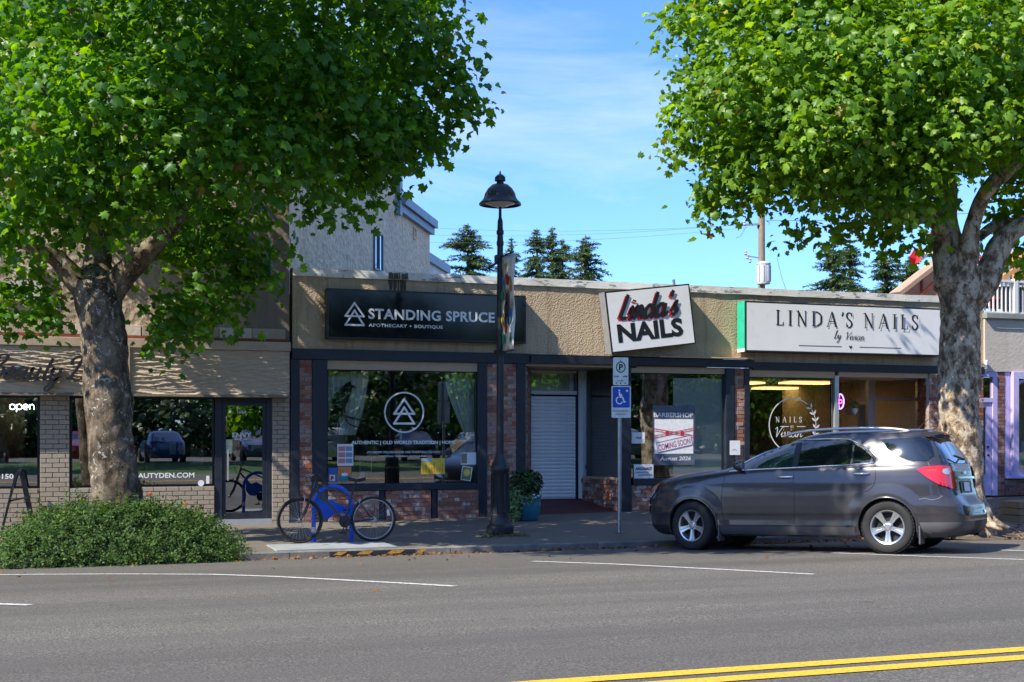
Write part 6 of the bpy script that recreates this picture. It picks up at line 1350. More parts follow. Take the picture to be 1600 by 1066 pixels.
# windscreen and tailgate glass
uF = lambda z: Bd.outline(z)[1][-1]; uB = lambda z: Bd.outline(z)[1][0]
b = MB(); Bd.panel(b, [(uF(1.16) - .70, 1.16), (uF(1.16) + .70, 1.16), (uF(1.54) + .56, 1.54), (uF(1.54) - .56, 1.54)], .004, .06, False, xz=False); b.build('windscreen', mgl, car, local=True, smooth=180)
b = MB(); Bd.panel(b, [(uB(1.22) + .70, 1.20), (uB(1.22) - .70, 1.20), (uB(1.56) - .58, 1.57), (uB(1.56) + .58, 1.57)], .006, .06, False, xz=False); b.build('rear_window', mgl, car, local=True, smooth=180)
# seams
sm = MB()
for pts in ([(.88, 1.12), (.93, .9), (.95, .66), (.93, .5), (.90, .37)], [(-.13, 1.18), (-.15, .8), (-.13, .37)], [(-1.27, 1.21), (-1.29, 1.0), (-1.24, .88), (-1.12, .82)], [(-1.02, .55), (-.96, .42), (-.97, .37)], [(.88, .37), (0, .372), (-.97, .37)]):
    Bd.line(sm, pts, .0045, -.0015, True)
sm.build('door_seam', M['black'], car, local=True)
sm = MB(); Bd.line(sm, [(1.10, 1.14), (1.5, 1.09), (1.85, 1.04), (2.08, .99)], .004, 0, True); Bd.line(sm, [(-1.95, 1.235), (-2.05, 1.0), (-2.12, .78), (-2.02, .70), (-1.88, .70)], .004, -.001, True); sm.build('panel_seam', M['black'], car, local=True)
# handles, mirror
for x in (-.02, -1.10):
    for sg in (1, -1):
        b = MB(); z = 1.045 if x > -1 else 1.075; q = [Bd.side(Bd.us(x - .11 + .22 * k / 6, z), z, .012 + .020 * math.sin(math.pi * k / 6)) for k in range(7)]; q = [Vector((v.x, v.y * sg, v.z)) for v in q]; b.tube(q, [.012, .016, .017, .017, .017, .016, .012], 8); b.build('door_handle', M['chrome'], car, local=True, smooth=60)
for sg in (1, -1):
    b = MB(); c = Bd.side(Bd.us(.66, 1.17), 1.17); c = Vector((c.x, (c.y + .11) * sg, 1.215)); vs_ = []
    for i, (dx, rx_, rz_) in enumerate(((-.055, .085, .075), (-.02, .10, .085), (.03, .085, .07), (.07, .05, .045), (.09, .01, .01))):
        for k in range(14): a = 2 * math.pi * k / 14; vs_.append(c + Vector((dx, math.cos(a) * rx_, math.sin(a) * rz_)))
    b.add(vs_, [(i * 14 + k, i * 14 + (k + 1) % 14, (i + 1) * 14 + (k + 1) % 14, (i + 1) * 14 + k) for i in range(4) for k in range(14)] + [tuple(range(14))[::-1], tuple(range(56, 70))])
    mi_ = b.build('wing_mirror', mpaint, car, local=True, smooth=60, fixn=True); MB().lathe([(.0, 0), (.072, .0), (.072, .004), (0, .004)], c + Vector((-.058, 0, 0)), 16, Matrix.Rotation(R_(-90), 3, 'Y')).build('mirror_glass', M['chrome'], mi_, local=True)
    MB().bar(c + Vector((.0, -.05 * sg, -.03)), c + Vector((.02, -.15 * sg, -.06)), .05, .03).build('mirror_foot', M['black'], mi_, local=True)
    # roof rail
    b = MB(); pts = [Vector((.10, .60 * sg, 1.615)), Vector((-.05, .61 * sg, 1.665)), Vector((-.4, .60 * sg, 1.70)), Vector((-.9, .59 * sg, 1.705)), Vector((-1.35, .58 * sg, 1.69)), Vector((-1.6, .57 * sg, 1.655)), Vector((-1.68, .57 * sg, 1.63))]
    b.tube(catmull(pts, 4), [.012] * 2 + [.019] * 21 + [.012] * 2, 8); b.build('roof_rail', M['alu'], car, local=True, smooth=60)
# lights
mred = NT('red_lamp_lens').bsdf((.55, .012, .02), .08, 0, .7, None, 1.0); mclr = mat('clear_lamp_lens_car', (.55, .58, .60), .1, .4); mamb = mat('amber_lens', (.75, .17, .01), .15)
for sg in (False, True):
    def dr(poly, m, name, off, xz=False, par=car):
        b = MB(); Bd.panel(b, poly, off, .04, False, xz=xz)
        if sg: b.v = [(x, -y, z) for x, y, z in b.v]; b.f = [f[::-1] for f in b.f]
        return b.build(name, m, par, local=True, smooth=180)
    tl = dr([(-1.83, 1.115), (-1.92, 1.155), (-2.10, 1.17), (-2.34, 1.15), (-2.40, 1.05), (-2.46, .86), (-2.30, .86), (-2.10, .92), (-1.96, 1.01)], mred, 'tail_light', .016)
    dr([(-2.16, 1.12), (-2.24, 1.13), (-2.28, 1.09), (-2.26, 1.05), (-2.19, 1.05), (-2.15, 1.08)], mclr, 'reversing_lamp', .020, par=tl)
    dr([(-1.95, 1.115), (-2.06, 1.125), (-2.08, 1.10), (-1.97, 1.09)], mat('red_reflector', (.8, .05, .03), .3), 'reflector', .019, par=tl)
    hl = dr([(2.05, .985), (2.30, .91), (2.60, .82), (2.66, .72), (2.45, .72), (2.25, .77), (2.14, .86)], mclr, 'headlight', .012)
    dr([(2.05, .985), (2.17, .95), (2.23, .87), (2.14, .87)], mamb, 'indicator', .016, par=hl)
    dr([(-2.62, .52), (-2.74, .52), (-2.74, .56), (-2.62, .56)], mred, 'bumper_reflector', .010)
# tailgate details
b = MB(); Bd.panel(b, [(uB(.95) + .56, 1.02), (uB(.95) - .56, 1.02), (uB(.95) - .56, .99), (uB(.95) + .56, .99)], .02, .06, False, xz=False); b.build('chrome_bar', M['chrome'], car, local=True)
b = MB(); Bd.panel(b, [(uB(.9) + .28, .80), (uB(.9) - .28, .80), (uB(.9) - .28, .96), (uB(.9) + .28, .96)], .010, .06, False, xz=False); pr_ = b.build('plate_recess', M['black'], car, local=True)
b = MB(); Bd.panel(b, [(uB(.9) + .15, .82), (uB(.9) - .15, .82), (uB(.9) - .15, .94), (uB(.9) + .15, .94)], .018, .06, False, xz=False); b.build('number_plate', M['white'], car, local=True)
b = MB(); Bd.panel(b, [(uB(1.0) + .07, 1.07), (uB(1.0), 1.045), (uB(1.0) - .07, 1.07), (uB(1.0), 1.10)], .022, .04, False, xz=False); b.build('badge', M['chrome'], car, local=True)
sp = MB(); pr = [(-1.74, 1.668), (-1.95, 1.640), (-2.03, 1.605), (-1.98, 1.59), (-1.85, 1.60)]
for s in np.linspace(-.60, .60, 9): sp.v += [(x + abs(s) * .08, s, z - abs(s) ** 2 * .10) for x, z in pr]
sp.f = [(i * 5 + k, (i + 1) * 5 + k, (i + 1) * 5 + (k + 1) % 5, i * 5 + (k + 1) % 5) for i in range(8) for k in range(5)] + [(0, 1, 2, 3, 4), (44, 43, 42, 41, 40)]; sp.mi = [0] * len(sp.f); sp.build('spoiler', mpaint, car, local=True, smooth=40, fixn=True)
MB().box(-2.045, -1.99, -.16, .16, 1.592, 1.606).build('brake_light', mred, car, local=True)
b = MB(); b.tube([Vector((-1.52, 0, 1.665)), Vector((-1.62, 0, 1.69)), Vector((-1.86, .0, 1.90))], [.02, .007, .003], 6); b.build('aerial', M['rubber'], car, local=True)
wp_ = MB(); wp_.tube([Vector((-2.14, .0, 1.26)), Vector((-2.235, .02, 1.25)), Vector((-2.20, .42, 1.30))], .014, 6); wp_.build('rear_wiper', M['rubber'], car, local=True)
# mud flaps, dent, exhaust
for x in (AXF - .42, AXR - .43):
    for sg in (1, -1): MB().box(x - .012, x + .012, sg * .70, sg * .905, .13, .37).build('mud_flap', mclad, car, local=True, bevel=.008)
b = MB(); Bd.line(b, [(-1.86, .72), (-1.93, .735), (-2.02, .715), (-2.10, .735), (-2.14, .77)], .004, .001); b.build('scratch', mat('scuffed_white', (.22, .22, .23), .6), car, local=True)
b = MB(); b.tube([Vector((-1.6, -.5, .24)), Vector((-2.28, -.5, .23))], .03, 8); b.box(-2.0, 1.9, -.62, .62, .20, .30); b.build('underbody', mwell, car, local=True)
b = MB(); Bd.panel(b, [(uF(.7) - .62, .52), (uF(.7) + .62, .52), (uF(.7) + .66, .78), (uF(.7) - .66, .78)], .008, .06, False, xz=False); b.build('grille', M['black'], car, local=True)
b = MB(); Bd.line(b, [(uF(.66) - .64, .655), (uF(.66), .66), (uF(.66) + .64, .655)], .018, .014, xz=False); b.build('grille_bar', M['chrome'], car, local=True)
mrim = mat('silver_alloy_wheel', (.56, .57, .58), .28, .85, var=.05)
for x, st_ in ((AXF, R_(-13)), (AXR, 0)):
    for sg in (1, -1): alloy(car, Vector((x, sg * TRK, .355)), sg, M['rubber'], mrim, steer=st_, spokes=5)

# ================================================================== across the street: what the shop windows mirror
def simple_car(name, label, loc, rz, paint, suv=False, seed=0):
    h = .18 if suv else 0
    rw = [(.22, 2.1, 2.15, .82), (.4, 2.2, 2.22, .88), (.6, 2.22, 2.25, .90), (.8, 2.12, 2.22, .90), (.90, 1.8, 2.2, .88), (.96 + h / 2, 1.2, 2.1, .86), (1.02 + h, .95, 1.95 if not suv else 2.1, .82), (1.2 + h, .55, 1.55 if not suv else 1.98, .74), (1.36 + h, .2, 1.15 if not suv else 1.85, .66), (1.43 + h, .05, .85 if not suv else 1.6, .5), (1.45 + h, .03, .6, .25)]
    B_ = Body(rw, 4, 5); t_ = thing(name, label, 'car', loc, rz, 'cars in the car park across the street'); b = MB(); b.add(*B_.mesh([.22, .3, .4, .5, .6, .7, .8, .86, .9, .94, .96 + h / 2, 1.02 + h, 1.1 + h, 1.2 + h, 1.3 + h, 1.36 + h, 1.4 + h, 1.43 + h, 1.45 + h], 40)); b.build('body', paint, t_, local=True, smooth=40, fixn=True)
    b = MB(); B_.panel(b, [(.62, 1.05 + h), (-1.5, 1.05 + h), (-1.2, 1.34 + h), (.16, 1.34 + h)], .006, .12, True); B_.panel(b, [(B_.outline(1.1 + h)[1][-1] - .6, 1.06 + h), (B_.outline(1.1 + h)[1][-1] + .6, 1.06 + h), (B_.outline(1.3 + h)[1][-1] + .5, 1.32 + h), (B_.outline(1.3 + h)[1][-1] - .5, 1.32 + h)], .006, .12, False, xz=False); b.build('windows', mgl, t_, local=True, smooth=180)
    for x in (1.35, -1.35):
        for sg in (1, -1): w = MB(); w.lathe([(0, -.11), (.33, -.11), (.33, .11), (.2, .115), (0, .10)], (x, sg * .80, .33), 20, Matrix.Rotation(R_(90) * -sg, 3, 'X')); w.build('wheel', M['rubber'], t_, local=True)
    for k, pnt in list(enumerate(KIDS[t_.name])): pass
    return t_
cc = [('white saloon car', (.6, .6, .6)), ('silver saloon car', (.35, .36, .38)), ('black suv', (.01, .01, .012)), ('dark red hatchback', (.22, .01, .015)), ('blue saloon car', (.03, .07, .18)), ('grey suv', (.12, .12, .13)), ('white suv', (.6, .6, .6)), ('black saloon car', (.012, .012, .015)), ('beige saloon car', (.3, .26, .2)), ('pale blue hatchback', (.2, .28, .36)), ('silver suv', (.35, .36, .38))]
for i, (l_, c_) in enumerate(cc):
    simple_car('parked_car', l_ + ' in the car park across the street, mirrored in the shop glass', (-19 + i * 3.9 + .4 * math.sin(i * 3), -38.5 - (i % 3) * .25, .3), R_(90 if i % 2 else -90) + .05 * math.sin(i), car_paint('car_paint', c_, .3), 'suv' in l_)
def park_tree(label, x, y, h, rad, seed, dark=False):
    t_ = thing('park_tree', label, 'tree', (x, y, .1), group='park trees across the street'); r = np.random.default_rng(seed)
    MB().tube([(x, y, 0), (x + .1, y, h * .3), (x - .05, y + .1, h * .55)], [.26, .2, .1], 10, bump=.1).build('trunk', M['bark_l'], t_, smooth=180)
    h *= .72; rad *= .8; bl_ = [((x + r.normal() * rad * .45, y + r.normal() * rad * .45, h * .62 + r.normal() * h * .13), rad * r.uniform(.35, .6)) for _ in range(13)]; pos, nrm = crown_points(bl_, 26, r, 8, .4); n = len(pos)
    scatter('crown', t_.location, OV, OF, pos, nrm, r.normal(size=(n, 3)) + [0, 0, -.5], np.full(n, .30) * (.7 + .6 * r.random(n)), M['leaf_dk'] if dark else M['leaf'], t_, 'stuff')
for i, (x, y, h, rad, dk) in enumerate(((-14, -31, 8.5, 3.4, 0), (-6.5, -35.6, 11, 4.2, 1), (.5, -29.5, 7.5, 3.0, 0), (4.6, -35.4, 12, 4, 1), (10.5, -31, 9, 3.6, 0), (15.8, -34, 12, 4.2, 1), (22.5, -31, 9.5, 4.0, 0), (29, -33.5, 12, 4.8, 1), (36, -30, 10, 4.4, 0), (17.5, -7.5, 8, 3.2, 0), (27, -9, 9, 3.6, 1))):
    park_tree(('dark broad tree' if dk else 'light green park tree') + (' across the street, %s from the left' % 'first second third fourth fifth sixth seventh eighth ninth'.split()[i] if i < 9 else (' on this pavement just beyond the lilac shop', ' further along this pavement past the next street tree')[i - 9]), x, y, h, rad, 60 + i, dk)
# far tree belt beyond the car park
r = np.random.default_rng(77); bl_ = [((x, -62 + r.normal() * 4, 4.5 + r.normal() * 2.2), r.uniform(3, 4.5)) for x in np.arange(-50, 110, 4)]; pos, nrm = crown_points(bl_, 5, r, 8, .8); n = len(pos)
bl_ += [((-48 + i * 3.6, -57 + 2 * math.sin(i * 2), 2.4), 3.0) for i in range(44)] + [((x, y, 7 + r.normal() * 2.5), r.uniform(4.5, 6.5)) for x, y in [(60 + 3 * math.sin(i), -60 + i * 5.2) for i in range(15)] + [(-45, -60 + i * 5.5) for i in range(9)]]; pos, nrm = crown_points(bl_, 11, r, 8, .8); n = len(pos)
tag(scatter('far_trees', (0, 0, 0), OV, OF, pos, nrm, r.normal(size=(n, 3)), np.full(n, .5), M['leaf_dk'], None), kind='stuff')
# ================================================================== things in and behind the windows
def poster(name, label, px0, px1, py0, py1, m, y=.04, cat='poster', thick=.004, rot=0, group=None):
    a, b = fac(px0, py1, y), fac(px1, py0, y); c = (a + b) / 2; w, h = b.x - a.x, b.z - a.z; pl = Plane(c - Vector((w / 2 * math.cos(rot) - h / 2 * math.sin(rot), 0, w / 2 * math.sin(rot) + h / 2 * math.cos(rot))), (math.cos(rot), 0, math.sin(rot)), (-math.sin(rot), 0, math.cos(rot)), (0, -1, 0))
    t_ = thing(name, label, cat, (c.x, y, a.z), 0, group); MB().add(*pbox(pl, 0, w, 0, h, -thick, 0)).build('sheet', m, t_); return t_, pl, w, h
ppr = lambda n, c: mat('print_' + n, tuple(min(.9, x * 1.35) for x in c), .7, var=.12, vs=14)
yW = .036
# --- left shop window of the standing sign
t_, pl, w, h = poster('poster', 'tall photo collage sheet stuck low left in the big window', 527, 552, 694, 728, M['paper'], yW, group='papers in the big shop window')
v = MB(); 
for i in range(3): rect(v, pl, .02, w * .48, h * (.28 * i + .12), h * (.28 * i + .33), .002); 
v.build('picture', ppr('pink', (.45, .18, .2)), t_); v = MB()
for i in range(3): rect(v, pl, w * .52, w - .02, h * (.28 * i + .12), h * (.28 * i + .33), .002)
v.build('picture', ppr('bluegrey', (.15, .25, .36)), t_)
t_, pl, w, h = poster('poster', 'orange and teal poster with pale vehicle below the photo collage', 528, 549, 729, 753, ppr('orange', (.45, .17, .08)), yW, group='papers in the big shop window'); v = MB(); rect(v, pl, .015, w - .015, .015, h * .38, .002); v.build('picture', ppr('teal', (.02, .18, .24)), t_); v = MB(); disc(v, pl, w / 2, h * .48, w * .25, .003, 14, .5); v.build('picture', M['paper'], t_)
t_, pl, w, h = poster('notice', 'blue notice with white square and red P at bottom left of window', 513, 527, 731, 754, ppr('blue', (.03, .12, .36)), yW, group='papers in the big shop window'); v = MB(); rect(v, pl, w * .12, w * .75, .02, h * .52, .002); v.build('picture', M['paper'], t_); v = MB(); put_text(v, pl, 'P', w * .25, h * .12, height=h * .32, bold=.08, w=.004); v.build('lettering', M['vinylred'], t_)
t_, pl, w, h = poster('poster', 'yellow landscape calendar sheet with blue corner low in the window', 658, 695, 716, 741, ppr('yellow', (.62, .45, .05)), yW, group='papers in the big shop window'); v = MB()
for i in range(8): rect(v, pl, w * (.06 + i * .115), w * (.12 + i * .115), .03, h * (.5 + .2 * math.sin(i * 2)), .002)
v.build('picture', ppr('ochre', (.6, .25, .03)), t_); v = MB(); rect(v, pl, 0.01, w * .45, h * .8, h - .01, .003); v.build('picture', ppr('sky', (.25, .4, .6)), t_)
t_, pl, w, h = poster('notice', 'white two-column notice at right edge of the big window', 720, 744, 707, 726, M['paper'], yW, group='papers in the big shop window'); v = MB(); rect(v, pl, w * .03, w * .4, .02, h - .02, .002); v.build('picture', ppr('greybrown', (.2, .16, .13)), t_)
t_, pl, w, h = poster('picture', 'tilted framed print with yellow sun disc at lower right of window', 721, 737, 729, 751, ppr('grey_green', (.12, .18, .10)), yW, rot=-.15, group='papers in the big shop window'); frame(t_, pl, 0, w, 0, h, .012, .01, M['paper'], 'frame', w0=.004); v = MB(); disc(v, pl, w / 2, h * .55, w * .33, .003, 16); v.build('picture', ppr('sun', (.65, .42, .08)), t_)
# curtains
def curtain(label, px0, px1, pbot0, pbot1, pytop, pybot, y=.38, waist=0):
    a = fac(px0, pytop, y); t_ = thing('curtain', label, 'curtain', (fac((px0 + px1) / 2, 0, y).x, y, fz(px0, pybot, y)), group='sheer curtains in the big window'); m_ = MB(); N, K = 44, 14
    for j in range(K + 1):
        f = j / K; e = f ** 1.6; xa_, xb_ = px0 + (pbot0 - px0) * e, px1 + (pbot1 - px1) * e; py = pytop + (pybot - pytop) * f
        for i in range(N + 1):
            q = fac(xa_ + (xb_ - xa_) * i / N, py, y); m_.v.append((q.x, y + .035 * math.sin(i * 1.15 + .4 * math.sin(j * .5)) + .02 * math.sin(i * .37), q.z))
    for j in range(K):
        for i in range(N): m_.f.append((j * (N + 1) + i, j * (N + 1) + i + 1, (j + 1) * (N + 1) + i + 1, (j + 1) * (N + 1) + i)); m_.mi.append(0)
    m_.build('cloth', M['curtain'], t_, smooth=180); return t_
curtain('pale green sheer curtain gathered at left behind the crow figure', 513, 577, 513, 556, 574, 680)
curtain('sheer curtain drawn back to the right under the OPEN sign', 694, 746, 731, 747, 576, 690)
# crow on a branch
cb_ = fac(537, 642, .28); cr = thing('crow_figure', 'large black crow figure with hooked beak perched on a bare branch inside', 'bird figure', (cb_.x, .28, cb_.z)); mk = mat('black_feathers', (.010, .012, .016), .45, bump=.5, bs=40)
def cf(px, py, y=.25): return fac(px, py, y)
bdy = MB(); bdy.tube([cf(514, 672), cf(520, 658), cf(527, 640), cf(533, 622), cf(539, 612), cf(541, 604)], [.02, .07, .12, .15, .11, .07], 12, bump=.08).tube([cf(538, 617), cf(542, 610), cf(545, 602), cf(547, 597)], [.10, .095, .075, .02], 12); bdy.build('body', mk, cr, smooth=180)
MB().tube([cf(540, 609), cf(545, 604), cf(552, 604), cf(556, 606)], [.05, .045, .03, .006], 8, sq=.7).build('beak', mat('dark_beak', (.03, .045, .03), .3), cr, smooth=60)
for px in (534, 538): MB().tube([cf(px, 632), cf(px + 1, 645), cf(px + 1, 650)], [.03, .012, .010], 6).build('leg', mk, cr)
for k, (p, q) in enumerate((((522, 642), (512, 678)), ((524, 646), (516, 682)), ((527, 646), (521, 678)))): MB().bar(cf(*p, .25), cf(*q, .25), .06, .015).build('tail_feather', mk, cr)
MB().tube([cf(530, 618, .18), cf(531, 635, .17), cf(522, 652, .2)], [.04, .09, .02], 8, sq=.35).build('wing', mk, cr, smooth=60)
bt_ = thing('branch', 'bare dark twisting branch under the crow figure inside the window', 'branch', cf(535, 660)); bm_ = MB()
for pts, rr_ in (([(512, 664), (524, 652), (538, 650), (552, 654), (566, 656), (580, 653), (596, 657)], .018), ([(538, 650), (545, 662), (560, 668), (575, 665)], .012), ([(552, 654), (560, 645), (562, 636)], .008), ([(566, 656), (578, 664), (588, 676)], .010), ([(524, 652), (530, 664), (528, 676)], .012), ([(580, 653), (590, 646), (600, 648)], .008)): bm_.tube(catmull([cf(*p, .25) for p in pts], 4), rr_, 6)
bm_.build('wood', mat('dark_branch', (.035, .03, .026), .8, bump=.4), bt_, smooth=180)
# neon OPEN oval (unlit, pale)
nb = thing('neon_sign', 'unlit pale green oval OPEN neon sign at upper right of big window', 'sign', fac(725, 615, .1)); pn = FP(.10); mne = mat('unlit_neon_tube', (.30, .48, .42), .3); cx, cz = S_(726, 604.5, .10); b = MB()
b.tube([pn(cx + .245 * math.cos(a), cz + .15 * math.sin(a)) for a in np.linspace(0, 2 * math.pi, 33)[:-1]], .006, 6, closed=True); b.build('tube', mne, nb, smooth=60); v = MB(); put_text(v, pn, 'OPEN', cx - .17, cz - .06, width=.34, height=.12, bold=-.005, shear=.15, w=0); v.build('lettering', mne, nb)
# shelf stock in the big window
sh_ = thing('display_shelf', 'low wooden display tables deep inside the big shop window', 'shelf', (fx(630, 1.6), 1.6, .3)); MB().box(fx(560, 1.6), fx(652, 1.6), 1.3, 1.8, .9, .94).box(fx(560, 1.6), fx(562, 1.6), 1.3, 1.8, .15, .9).box(fx(650, 1.6), fx(652, 1.6), 1.3, 1.8, .15, .9).build('table', mat('mid_brown_wood', (.20, .13, .07), .6), sh_)
MB().box(fx(670, 2.6), fx(745, 2.6), 2.4, 2.8, .15, 1.15).build('counter', mat('mid_brown_wood_counter', (.17, .11, .06), .6), sh_)
rr_ = random.Random(4)
for k in range(14):
    px = 662 + k * 5.6 + rr_.uniform(-1, 1); a = fac(px, 700, 2.45); h_ = rr_.uniform(.07, .15); q = MB().lathe([(.035, 0), (.04, .01), (.04, h_ * .75), (.02, h_ * .85), (.022, h_)], (a.x, 2.45, 1.152), 10); ob = q.build('jar', M['white'] if k % 3 else M['cream']); tag(ob, '%s %s jar on the dim counter inside the big window, %s from the left' % (('squat', 'tall')[h_ > .11], 'white' if k % 3 else 'cream', 'first second third fourth fifth sixth seventh eighth ninth tenth eleventh twelfth thirteenth fourteenth'.split()[k]), 'jar', 'jars on the counter')
for k, (px, s) in enumerate(((583, 1), (590, .7), (598, .8), (599, 1), (606, .7), (638, 1), (641, 1))): pass
for k, (px, wd_, h_, m_, lab) in enumerate(((555, .22, .085, 'cream', 'straw-coloured display block on the sill left of the window'), (566, .10, .17, 'white', 'white lump of crystal standing on the left display block'), (673, .28, .085, 'cream', 'straw-coloured display block on the sill at right'), (585, .09, .04, 'white', 'pale card leftmost on the window sill'), (596, .07, .07, 'white', 'taller pale card, second on the window sill'), (606, .08, .045, 'white', 'third pale card on the window sill'), (622, .09, .04, 'white', 'fourth pale card on the window sill, right of centre'), (632, .07, .065, 'white', 'taller pale card, fifth on the window sill'), (644, .08, .04, 'white', 'rightmost pale card on the window sill'))):
    c = fac(px, 0, .22); o_ = MB().prism([(-wd_ / 2, 0), (wd_ / 2, 0), (wd_ / 2 * .9, h_), (0, h_ * 1.08), (-wd_ / 2 * .92, h_ * .96)], lambda u, v, w: (c.x + u, .20 + w, .62 + v + (.085 if k == 1 else 0)), .08).build('display_block' if k in (0, 2) else 'card', M[m_]); tag(o_, lab, 'display')
wt = thing('driftwood', 'pale bleached driftwood pieces lying on the display table inside', 'driftwood', (fx(582, 1.4), 1.4, .95)); b = MB()
for p, q in (((566, 722), (586, 706)), ((574, 722), (592, 708)), ((588, 712), (582, 722)), ((580, 712), (596, 706))): b.tube([fac(*p, 1.4), fac((p[0] + q[0]) / 2, (p[1] + q[1]) / 2 - 2, 1.4), fac(*q, 1.4)], [.02, .035, .015], 7, bump=.2)
b.build('wood', mat('bleached_wood', (.62, .58, .50), .8), wt, smooth=180)
fr_ = thing('easel_frame', 'thin white empty frame standing low in the window', 'frame', fac(570, 738, .5)); frame(fr_, FP(.5), fx(562, .5), fx(581, .5), fz(570, 738, .5), fz(570, 714, .5), .015, .015, M['white'], 'frame')
# --- barber window
t_, pl, w, h = poster('poster', 'barbershop poster with crossed red tape reading COMING SOON August 2026', 1020, 1085, 634, 727, mat('poster_print', (.10, .12, .17), .6, var=.35, vs=3), yW)
v = MB(); rect(v, pl, w * .04, w * .97, h * .19, h * .77, .001); v.build('picture', ppr('lavender', (.68, .72, .84)), t_)
v = MB(); put_text(v, pl, 'BARBERSHOP', w * .02, h * .80, width=w * .95, height=h * .08, bold=.025, w=.004); put_text(v, pl, 'August 2026', w * .16, h * .055, width=w * .74, height=h * .09, bold=.02, shear=.2, w=.004); v.build('lettering', M['vinyl'], t_)
v = MB()
for a, b_ in (((-.02, .60), (1.02, .475)), ((-.02, .465), (1.02, .61))):
    for d in (-.018, .018): stroke(v, pl, [(a[0] * w, (a[1] + d) * h), (b_[0] * w, (b_[1] + d) * h)], .012, .0045 + (.001 if d > 0 else 0), smooth=False)
    for k in range(1, 9): f = k / 9; stroke(v, pl, [((a[0] + (b_[0] - a[0]) * f) * w, (a[1] + (b_[1] - a[1]) * f - .018) * h), ((a[0] + (b_[0] - a[0]) * f) * w, (a[1] + (b_[1] - a[1]) * f + .018) * h)], .008, .0062, smooth=False)
for u in (.30, .66): rect(v, pl, w * u, w * (u + .08), h * .50, h * .57, .0068)
v.build('tape', M['vinylred'], t_)
v = MB(); an = .20; ca, sa = math.cos(an), math.sin(an); st0 = (w * .12, h * .22)
mdk = mat('stamp_red', (.22, .02, .06), .6); put_text(v, pl, 'COMING SOON', st0[0] + .02, st0[1] + .02, width=w * .78, height=h * .10, bold=.01, w=.008, rot=an)
def rt(u, q): return (st0[0] + u * ca - q * sa, st0[1] + u * sa + q * ca)
bx_ = [rt(0, -.01), rt(w * .84, -.01), rt(w * .84, h * .155), rt(0, h * .155)]
for i in range(4): stroke(v, pl, [bx_[i], bx_[(i + 1) % 4]], .009, .0085 + i * .0005, smooth=False)
v.build('stamp', mdk, t_); v = MB(); v.add([pl(*q, .0072) for q in bx_], [(0, 1, 2, 3)]); v.build('stamp_ground', ppr('pale_pink', (.70, .60, .66)), t_)
t_, pl, w, h = poster('notice', 'white notice with small number 1068 taped at left of barber window', 987, 1007.5, 675.5, 693, M['paper'], yW, 'notice', group='papers in the barber window'); v = MB(); put_text(v, pl, '1068', w * .3, h * .42, width=w * .42, height=h * .18, bold=.02, w=.003); v.build('lettering', M['vinylblack'], t_)
t_, pl, w, h = poster('notice', 'white contractor sign reading ARGONAUT at bottom left of barber window', 990.5, 1021, 725.5, 748, M['paper'], yW - .01, 'sign', group='papers in the barber window'); v = MB(); put_text(v, pl, 'ARGONAUT', w * .07, h * .58, width=w * .86, height=h * .22, bold=.05, w=.003); put_text(v, pl, 'CONSTRUCTION', w * .07, h * .38, width=w * .68, height=h * .11, bold=.03, w=.003); put_text(v, pl, '& EXCAVATING', w * .22, h * .2, width=w * .72, height=h * .11, bold=.03, w=.003); v.build('lettering', mat('navy_ink', (.01, .03, .10), .6), t_)
t_, pl, w, h = poster('notice', 'small white paper taped to the brick pier right of barber window', 1140.5, 1156.5, 688.5, 711, M['paper'], -.07, 'notice'); v = MB(); stroke(v, pl, [(w * .2, h * .32), (w * .5, h * .38), (w * .7, h * .25)], .008, .003); v.build('lettering', mat('blue_ink', (.05, .1, .4), .6), t_)
jst = thing('door_stickers', 'small round and square stickers on the white door jamb', 'sticker', fac(916, 700, 1.15)); b = MB()
for px, py, r1, m_ in ((917, 644, .05, 'g'), (918, 657, .05, 'w'), (918, 716, .045, 'w'), (919, 730, .045, 'b'), (919, 742, .04, 'w')):
    c = kg((fac(px, py, 1.1).x - xj) * 1.6 + .06, fac(px, py, 1.1).z, .02); q = MB(); p3 = Plane(c, kg.ex); (disc if m_ == 'w' else rect)(q, p3, *((0, 0, r1, .0) if m_ == 'w' else (-r1, r1, -r1, r1, .0))); q.build('sticker', M['paper'] if m_ == 'w' else ppr('st' + m_, (.05, .3, .3) if m_ == 'g' else (.05, .15, .4)), jst)
# --- salon interior: lit ceiling panels, oval neon, hanging basket, green mat
mlit = mat('lit_ceiling_panel', (.9, .75, .45), .6, emis=(1, .62, .22), es=.9)
for k, (px, py, Z) in enumerate(((1150, 597, 31), (1262, 597, 31), (1332, 605, 34.6), (1313, 613, 38.4), (1293, 620, 42.8), (1276, 627, 44.5), (1215, 605, 34.6))):
    c = P(px, py, Z); o_ = MB().box(c.x - .62, c.x + .62, c.y - .32, c.y + .32, 2.80, 2.84).build('ceiling_light', mlit); tag(o_, ('leftmost warm lit ceiling panel, against the dark post', 'large warm ceiling panel above the round salon logo', 'warm ceiling panel right of the salon mullion', 'warm ceiling panel just left of the mullion, third row', 'warm ceiling panel in the fourth row back', 'furthest orange-tinted ceiling panel in the salon', 'warm ceiling panel second from left in the salon')[k], 'ceiling light', 'ceiling lights in the nail salon')
nn_ = thing('neon_sign', 'small oval pink and blue neon sign glowing beside the salon mullion', 'sign', fac(1313, 640, .2)); cx, cz = S_(1312.5, 627.5, .2); mpk = mat('pink_neon', (.9, .1, .4), .5, emis=(1, .05, .3), es=3.0); mbl = mat('violet_neon', (.4, .2, .9), .5, emis=(.45, .15, 1), es=2.5)
